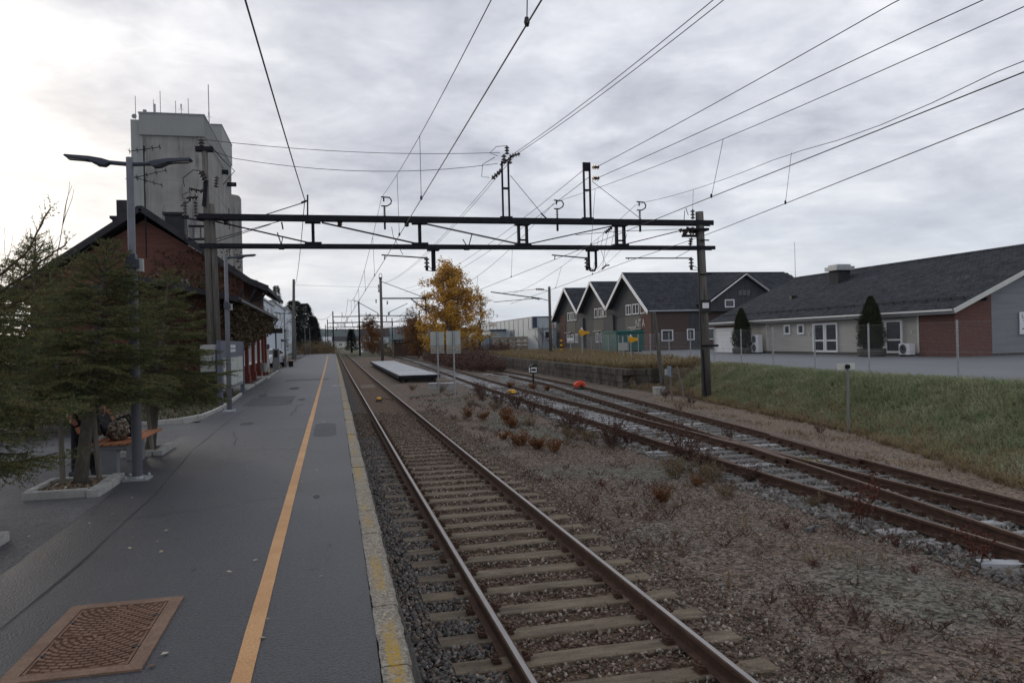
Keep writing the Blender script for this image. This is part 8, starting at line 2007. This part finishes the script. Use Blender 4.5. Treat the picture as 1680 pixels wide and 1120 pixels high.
def weeds():
    rng = random.Random(55); protos = {}
    kinds = {
        'dark': ('dead_weed', 'weed_dark', 'dark brown dead weed clump in the gravel beside the middle siding', 'dead dark weeds along the middle siding', (0.62, 0.30, 26, 3, 0.035)),
        'orange': ('dead_weed', 'weed_orange', 'low orange-brown weed clump on the gravel between the tracks', 'orange-brown weeds between the tracks', (0.30, 0.22, 30, 3, 0.03)),
        'straw': ('dead_weed', 'weed_straw', 'straw-brown dead weed clump on the gravel between the tracks', 'straw-brown weeds between the tracks', (0.40, 0.30, 26, 2, 0.03)),
        'red': ('dead_weed', 'weed_red', 'low dark red weed on the gravel near the middle siding', 'small red weeds on the gravel', (0.24, 0.16, 14, 2, 0.026)),
    }
    def put(kind, x, y, s, i):
        name, m, lab, grp, prm = kinds[kind]; key = (kind, i % 4)
        if key not in protos:
            V, F, RD = weed_mesh(hash((kind, i % 4)) % 1000 if False else {'dark': 10, 'orange': 20, 'straw': 30, 'red': 40}[kind] + i % 4, *prm)
            o = fast_mesh(name, V, F, M[m], rnd=RD); protos[key] = o.data
        else:
            o = bpy.data.objects.new(name, protos[key]); COL.objects.link(o)
        o.location = (x, y, float(ground_h(x, y)) + 0.0); o.rotation_euler = (0, 0, rng.random() * 6.28); o.scale = (s, s, s * rng.uniform(0.85, 1.2))
        tag(o, lab, 'weed', grp)
    i = 0
    for px, py, s in ((6.6, 30.5, 1.2), (6.9, 28.8, 1.35), (7.1, 27.2, 1.2), (6.5, 33.5, 1.1), (7.2, 25.6, 0.9), (7.3, 23.0, 0.95), (6.5, 20.9, 1.25), (6.7, 20.4, 1.1), (6.8, 18.2, 1.3), (7.15, 17.9, 1.2), (6.55, 17.6, 1.0), (7.2, 14.9, 1.35), (7.3, 14.3, 1.0), (7.0, 36.5, 1.2), (7.3, 38.5, 1.1), (7.5, 32, 0.9), (11.6, 24.5, 0.75), (10.1, 24, 0.7), (7.35, 12.6, 0.7), (13.6, 27.5, 0.8), (14.2, 31.2, 0.9), (12.6, 18.0, 0.6), (9.7, 17.6, 0.7)):
        put('dark', px, py, s, i); i += 1
    for px, py, s in ((4.6, 26.5, 1.3), (4.9, 25.3, 1.2), (5.4, 23.6, 1.5), (5.2, 22.3, 1.2), (4.55, 18.7, 1.5), (4.8, 17.9, 1.4), (5.0, 17.2, 1.1), (4.4, 20.0, 0.9), (6.1, 26.8, 1.1), (9.7, 41.5, 1.5), (10.6, 40.3, 1.4), (10.9, 38.5, 1.1), (6.2, 12.4, 0.7)):
        put('orange', px, py, s, i); i += 1
    for px, py, s in ((5.9, 22.6, 1.0), (6.1, 19.4, 1.1), (6.4, 18.8, 1.2), (6.6, 13.8, 1.2), (6.2, 13.2, 1.0), (6.9, 13.4, 0.9), (6.7, 12.8, 1.1), (6.2, 11.4, 0.8), (5.6, 40, 1.3), (4.4, 43.0, 1.2), (8.4, 18.9, 0.6), (6.1, 29, 1.0), (7.1, 10.4, 0.7), (5.4, 30.5, 1.0)):
        put('straw', px, py, s, i); i += 1
    for px, py, s in ((4.6, 12.9, 0.7), (5.9, 9.2, 0.5), (6.7, 8.1, 0.7), (5.2, 7.6, 0.45), (6.1, 7.1, 0.5), (4.1, 11.8, 0.5)):
        put('red', px, py, s, i); i += 1
    def one(name, m, loc, seed, prm, label, cat='weed'):
        V, F, RD = weed_mesh(seed, *prm); o = fast_mesh(name, V, F, M[m], rnd=RD); o.location = (loc[0], loc[1], float(ground_h(loc[0], loc[1]))); tag(o, label, cat)
    one('orange_tuft', 'weed_orange', (5.05, 11.3), 61, (0.30, 0.18, 60, 1, 0.025), 'bright orange-brown bushy tuft alone on the gravel')
    one('yellow_weed', 'weed_yellow', (9.05, 13.3), 62, (0.24, 0.22, 40, 3, 0.03), 'yellow-green weed growing between the rails of the turnout')
    one('red_sapling', 'weed_red', (7.0, 9.15), 63, (0.8, 0.22, 10, 4, 0.045), 'red-leaved sapling beside the near rail of the turnout', 'sapling')
    one('red_sapling', 'weed_red', (7.0, 7.2), 64, (0.55, 0.18, 8, 3, 0.04), 'small red-leaved sapling at the right edge near the pale slab', 'sapling')
    # the brown brush beyond the signs, one tangled mass
    r = np.random.default_rng(5); n = 420
    y = 63 + 44 * r.random(n) ** 1.1; lo = np.interp(y, [44, 58, 66, 80, 106], [16.2, 16.0, 11.6, 11.4, 12.0]); hi = np.minimum(polyx(WALL, np.clip(y, 38, 110)) - np.where(y < 80, 1.6, 0.15), 30) + np.where(y > 92, 6, 0); x = lo + (hi - lo) * r.random(n)
    Vs, Fs, Rs = [], [], []; off = 0
    temps = [weed_mesh(70 + k, 0.9, 0.5, 7, 1, 0.10) for k in range(5)]
    for k in range(n):
        V, F, RD = temps[k % 5]; a = r.random() * 6.28; c, s = math.cos(a), math.sin(a); sc = 0.7 + 0.8 * r.random() + (0.5 if y[k] > 70 else 0)
        W = np.c_[V[:, 0] * c - V[:, 1] * s, V[:, 0] * s + V[:, 1] * c, V[:, 2]] * sc + np.array([x[k], y[k], float(ground_h(x[k], y[k]))]); Vs.append(W); Fs.append(F + off); Rs.append(np.clip(RD * 0.7 + 0.3 * r.random(), 0, 1)); off += len(V)
    tag(fast_mesh('undergrowth', np.concatenate(Vs), np.concatenate(Fs), M['weed_dark'], rnd=np.concatenate(Rs), kind='stuff'), 'red-brown tangled undergrowth between the far siding and the ramp')
    # brush left of the line past the platform end and hedge on the right
    n = 170; Vs, Fs, Rs = [], [], []; off = 0
    for k in range(n):
        if k % 3: X, Y = -5.5 + 6.0 * r.random(), 128 + 50 * r.random()
        else: X, Y = 7.5 + 9 * r.random(), 118 + 60 * r.random()
        V, F, RD = temps[k % 5]; a = r.random() * 6.28; c, s = math.cos(a), math.sin(a); sc = 1.5 + 1.4 * r.random()
        W = np.c_[V[:, 0] * c - V[:, 1] * s, V[:, 0] * s + V[:, 1] * c, V[:, 2]] * sc + np.array([X, Y, float(ground_h(X, Y))]); Vs.append(W); Fs.append(F + off); Rs.append(RD); off += len(V)
    tag(fast_mesh('brush', np.concatenate(Vs), np.concatenate(Fs), M['weed_straw'], rnd=np.concatenate(Rs), kind='stuff'), 'brown brush beside the line past the platform end')
    # small litter of dead plants all over the open gravel
    n = 900; x = 3.5 + 4.1 * r.random(n); y = 4.5 + 34 * r.random(n) ** 1.3; V, F, RD = weed_mesh(91, 0.14, 0.12, 5, 1, 0.02)
    keep = np.array([mnoise.noise(Vector((a * .6, b * .6, 2.2))) for a, b in zip(x, y)]) > -0.05; x, y = x[keep], y[keep]; n = len(x)
    tag(scatter('small_weeds', V, F, np.c_[x, y, ground_h(x, y)], 0.6 + 0.8 * r.random(n), rots(r.random(n) * 6.28), M['weed_dark'], kind='stuff', rng=r), 'tiny withered weeds all over the gravel')
weeds()

def litter():
    r = np.random.default_rng(15)
    n = 190; x = -2.9 + 2.9 * r.random(n); y = 4.5 + 40 * r.random(n) ** 1.4
    tag(scatter('fallen_leaves', *LEAF, np.c_[x, y, np.full(n, 0.722)], 0.025 + 0.035 * r.random(n), rots(r.random(n) * 6.3, r.random(n) * 0.35, r.random(n) * 6.3), M['leaf_litter'], kind='stuff', rng=r), 'pale fallen leaves scattered on the platform')
    n = 700; x = 0.5 + 6.5 * r.random(n); y = 3.8 + 22 * r.random(n) ** 1.5
    tag(scatter('ballast_leaves', *LEAF, np.c_[x, y, ground_h(x, y) + 0.05], 0.02 + 0.035 * r.random(n), rots(r.random(n) * 6.3, r.random(n) * 0.8, r.random(n) * 6.3), M['leaf_litter'], kind='stuff', rng=r), 'withered leaves caught in the ballast')
    n = 1400; x = -14 + 8.5 * r.random(n); y = 19.6 + 5.0 * r.random(n)
    tag(scatter('leaf_heap', *LEAF, np.c_[x, y, 0.71 + 0.10 * r.random(n)], 0.06 + 0.08 * r.random(n), rots(r.random(n) * 6.3, r.random(n), r.random(n) * 6.3), mat('leaf_brown', (0.10, 0.05, 0.035), (0.14, 0.075, 0.05), 3, 0.9, attr=[(0.06, 0.03, 0.025), (0.12, 0.06, 0.04), (0.22, 0.15, 0.10)]), kind='stuff', rng=r), 'brown leaf carpet under the trees on the left')
    n = 4200; x = 3.9 + 4.6 * r.random(n); y = 4.5 + 11 * r.random(n); V = np.array([(-1, -.08, 0), (1, -.06, 0), (1, .06, .02), (-1, .08, .02)]); 
    tag(scatter('wood_chips', V, np.array([(0, 1, 2, 3)]), np.c_[x, y, ground_h(x, y) + 0.03], 0.015 + 0.07 * r.random(n) ** 3, rots(r.random(n) * 6.3, 0.2 * r.random(n), r.random(n) * 6.3), mat('chips', (0.10, 0.08, 0.065), (0.16, 0.14, 0.12), 5, 0.95, attr=[(0.05, 0.04, 0.035), (0.12, 0.10, 0.08), (0.24, 0.22, 0.20)]), kind='stuff', rng=r), 'splinters and dead stalks on the brown ground')
litter()

def far_houses():
    # wooden shed and low houses behind the first orange trees
    t = thing('wooden_shed', (11.2, 118, 0.6), 'dark brown wooden shed under the rust-coloured trees', 'shed')
    x = 9.4
    while x < 13.6: b = MB(); b.box(x, x + 0.30, 117.95, 118.05, 0.5, 2.7 + 0.05 * math.sin(x * 7)); b.build('board', mat('shed_brown', (0.055, 0.035, 0.028), (0.08, 0.05, 0.04), 1, 0.9), t); x += 0.34
    b = MB(); b.box(9.5, 13.5, 118.06, 121, 0.5, 2.6); b.build('wall', M['siding_black'], t); b = MB(); b.prism([(9.2, 2.75), (13.9, 2.75), (13.9, 2.95), (9.2, 3.05)], 'y', 117.6, 121.4); b.build('roof', M['roof_dark'], t)
    for i, (x, y, w, h, m, lab) in enumerate(((10.0, 178, 6, 3.2, 'render_white', 'white low house with dark roof beyond the middle mast'), (7.0, 320, 12, 3.0, 'cream', 'tiny pale house at the foot of the hill'), (-6, 340, 14, 3.2, 'render_white', 'pale shed roof behind the brush past the platform end'), (22, 420, 16, 4, 'cream', 'tiny distant house right of the line'))):
        t = thing('house', (x, y, 1), lab, 'house')
        b = MB(); b.box(x - w / 2, x + w / 2, y, y + 7, 0.6, 1 + h); b.build('wall', M[m], t)
        b = MB(); b.prism([(y - 0.4, 1 + h), (y + 7.4, 1 + h), (y + 3.5, 1 + h + 1.9)], 'x', x - w / 2 - 0.4, x + w / 2 + 0.4); b.build('roof', M['roof_dark'] if i != 2 else M['concrete_frost'], t)
        for k in range(2): framed_window(t, 'y', x - w * 0.3 + k * w * 0.4, x - w * 0.3 + k * w * 0.4 + 1.3, 2.0, 3.2, y, -1, 0.12, 2, 0, proud=0.06)
    c = thing('dark_trailer', (10.6, 165, 1), 'small dark trailer standing before the white low house', 'trailer')
    b = MB(); b.box(9.5, 11.8, 165, 168, 1.3, 2.6); b.build('box', M['car_dark'], c); b = MB(); b.lathe((9.9, 166.5, 1.15), [(0.4, -0.1), (0.4, 0.1)], 12, 'x'); b.build('wheel', M['rubber'], c)
    # post, bin and ticket pillar by the far platform edge
    t = thing('ticket_pillar', (-3.6, 52.5, 0.75), 'dark ticket pillar by the end of the red station', 'ticket machine')
    b = MB(); b.box(-3.95, -3.5, 56.2, 56.6, 0.7, 2.3); b.build('body', M['steel_grey'], t, bevel=0.02); b = MB(); b.box(-3.85, -3.6, 56.16, 56.2, 1.7, 2.2); b.build('screen', M['black_paint'], t)
    t = thing('info_post', (-4.3, 55, 0.75), 'slim white information post beside the ticket pillar', 'post')
    b = MB(); b.box(-4.25, -4.1, 54.9, 55.05, 0.7, 2.6); b.build('post', M['white_paint'], t); b = MB(); b.box(-4.3, -4.05, 54.86, 55.09, 2.3, 2.62); b.build('head', M['board_blue'], t)
    t = thing('waste_bin', (-3.75, 45, 0.75), 'small grey waste bin on a post before the station front', 'waste bin')
    b = MB(); b.tube([(-3.75, 45, 0.7), (-3.75, 45, 1.7)], 0.035, 8); b.build('post', M['galvanised'], t); b = MB(); b.lathe((-3.58, 45, 1.05), [(0.12, 0), (0.17, 0.5), (0.15, 0.5), (0.1, 0.05)], 12); b.build('bucket', M['cabinet_grey'], t)
    t = thing('bench', (-3.5, 66, 0.8), 'far pale bench beside the distant lamp post', 'bench')
    b = MB(); b.box(-3.45, -3.0, 66, 68, 1.22, 1.28); b.build('seat', M['timber'], t); b = MB(); b.box(-3.6, -3.5, 66, 68, 1.35, 1.75); b.build('backrest', M['timber'], t)
    for y in (66.2, 67.7): b = MB(); b.box(-3.4, -3.1, y, y + 0.1, 0.75, 1.22); b.build('leg', M['steel_dark'], t)
far_houses()

# thin autumn haze over the valley: one closed box round everything below the sky
def haze():
    m = bpy.data.materials.new('haze_air'); m.use_nodes = True; nt = m.node_tree; nt.nodes.clear()
    out = nt.nodes.new('ShaderNodeOutputMaterial'); v = nt.nodes.new('ShaderNodeVolumePrincipled')
    v.inputs['Color'].default_value = (0.62, 0.80, 1.0, 1); v.inputs['Density'].default_value = 0.00005; v.inputs['Anisotropy'].default_value = 0.2
    nt.links.new(v.outputs[0], out.inputs['Volume'])
    b = MB(); b.box(-3300, 3500, -60, 3700, -2.0, 190)
    tag(b.build('haze', m), 'thin pale autumn haze over the valley', kind='stuff')
haze()
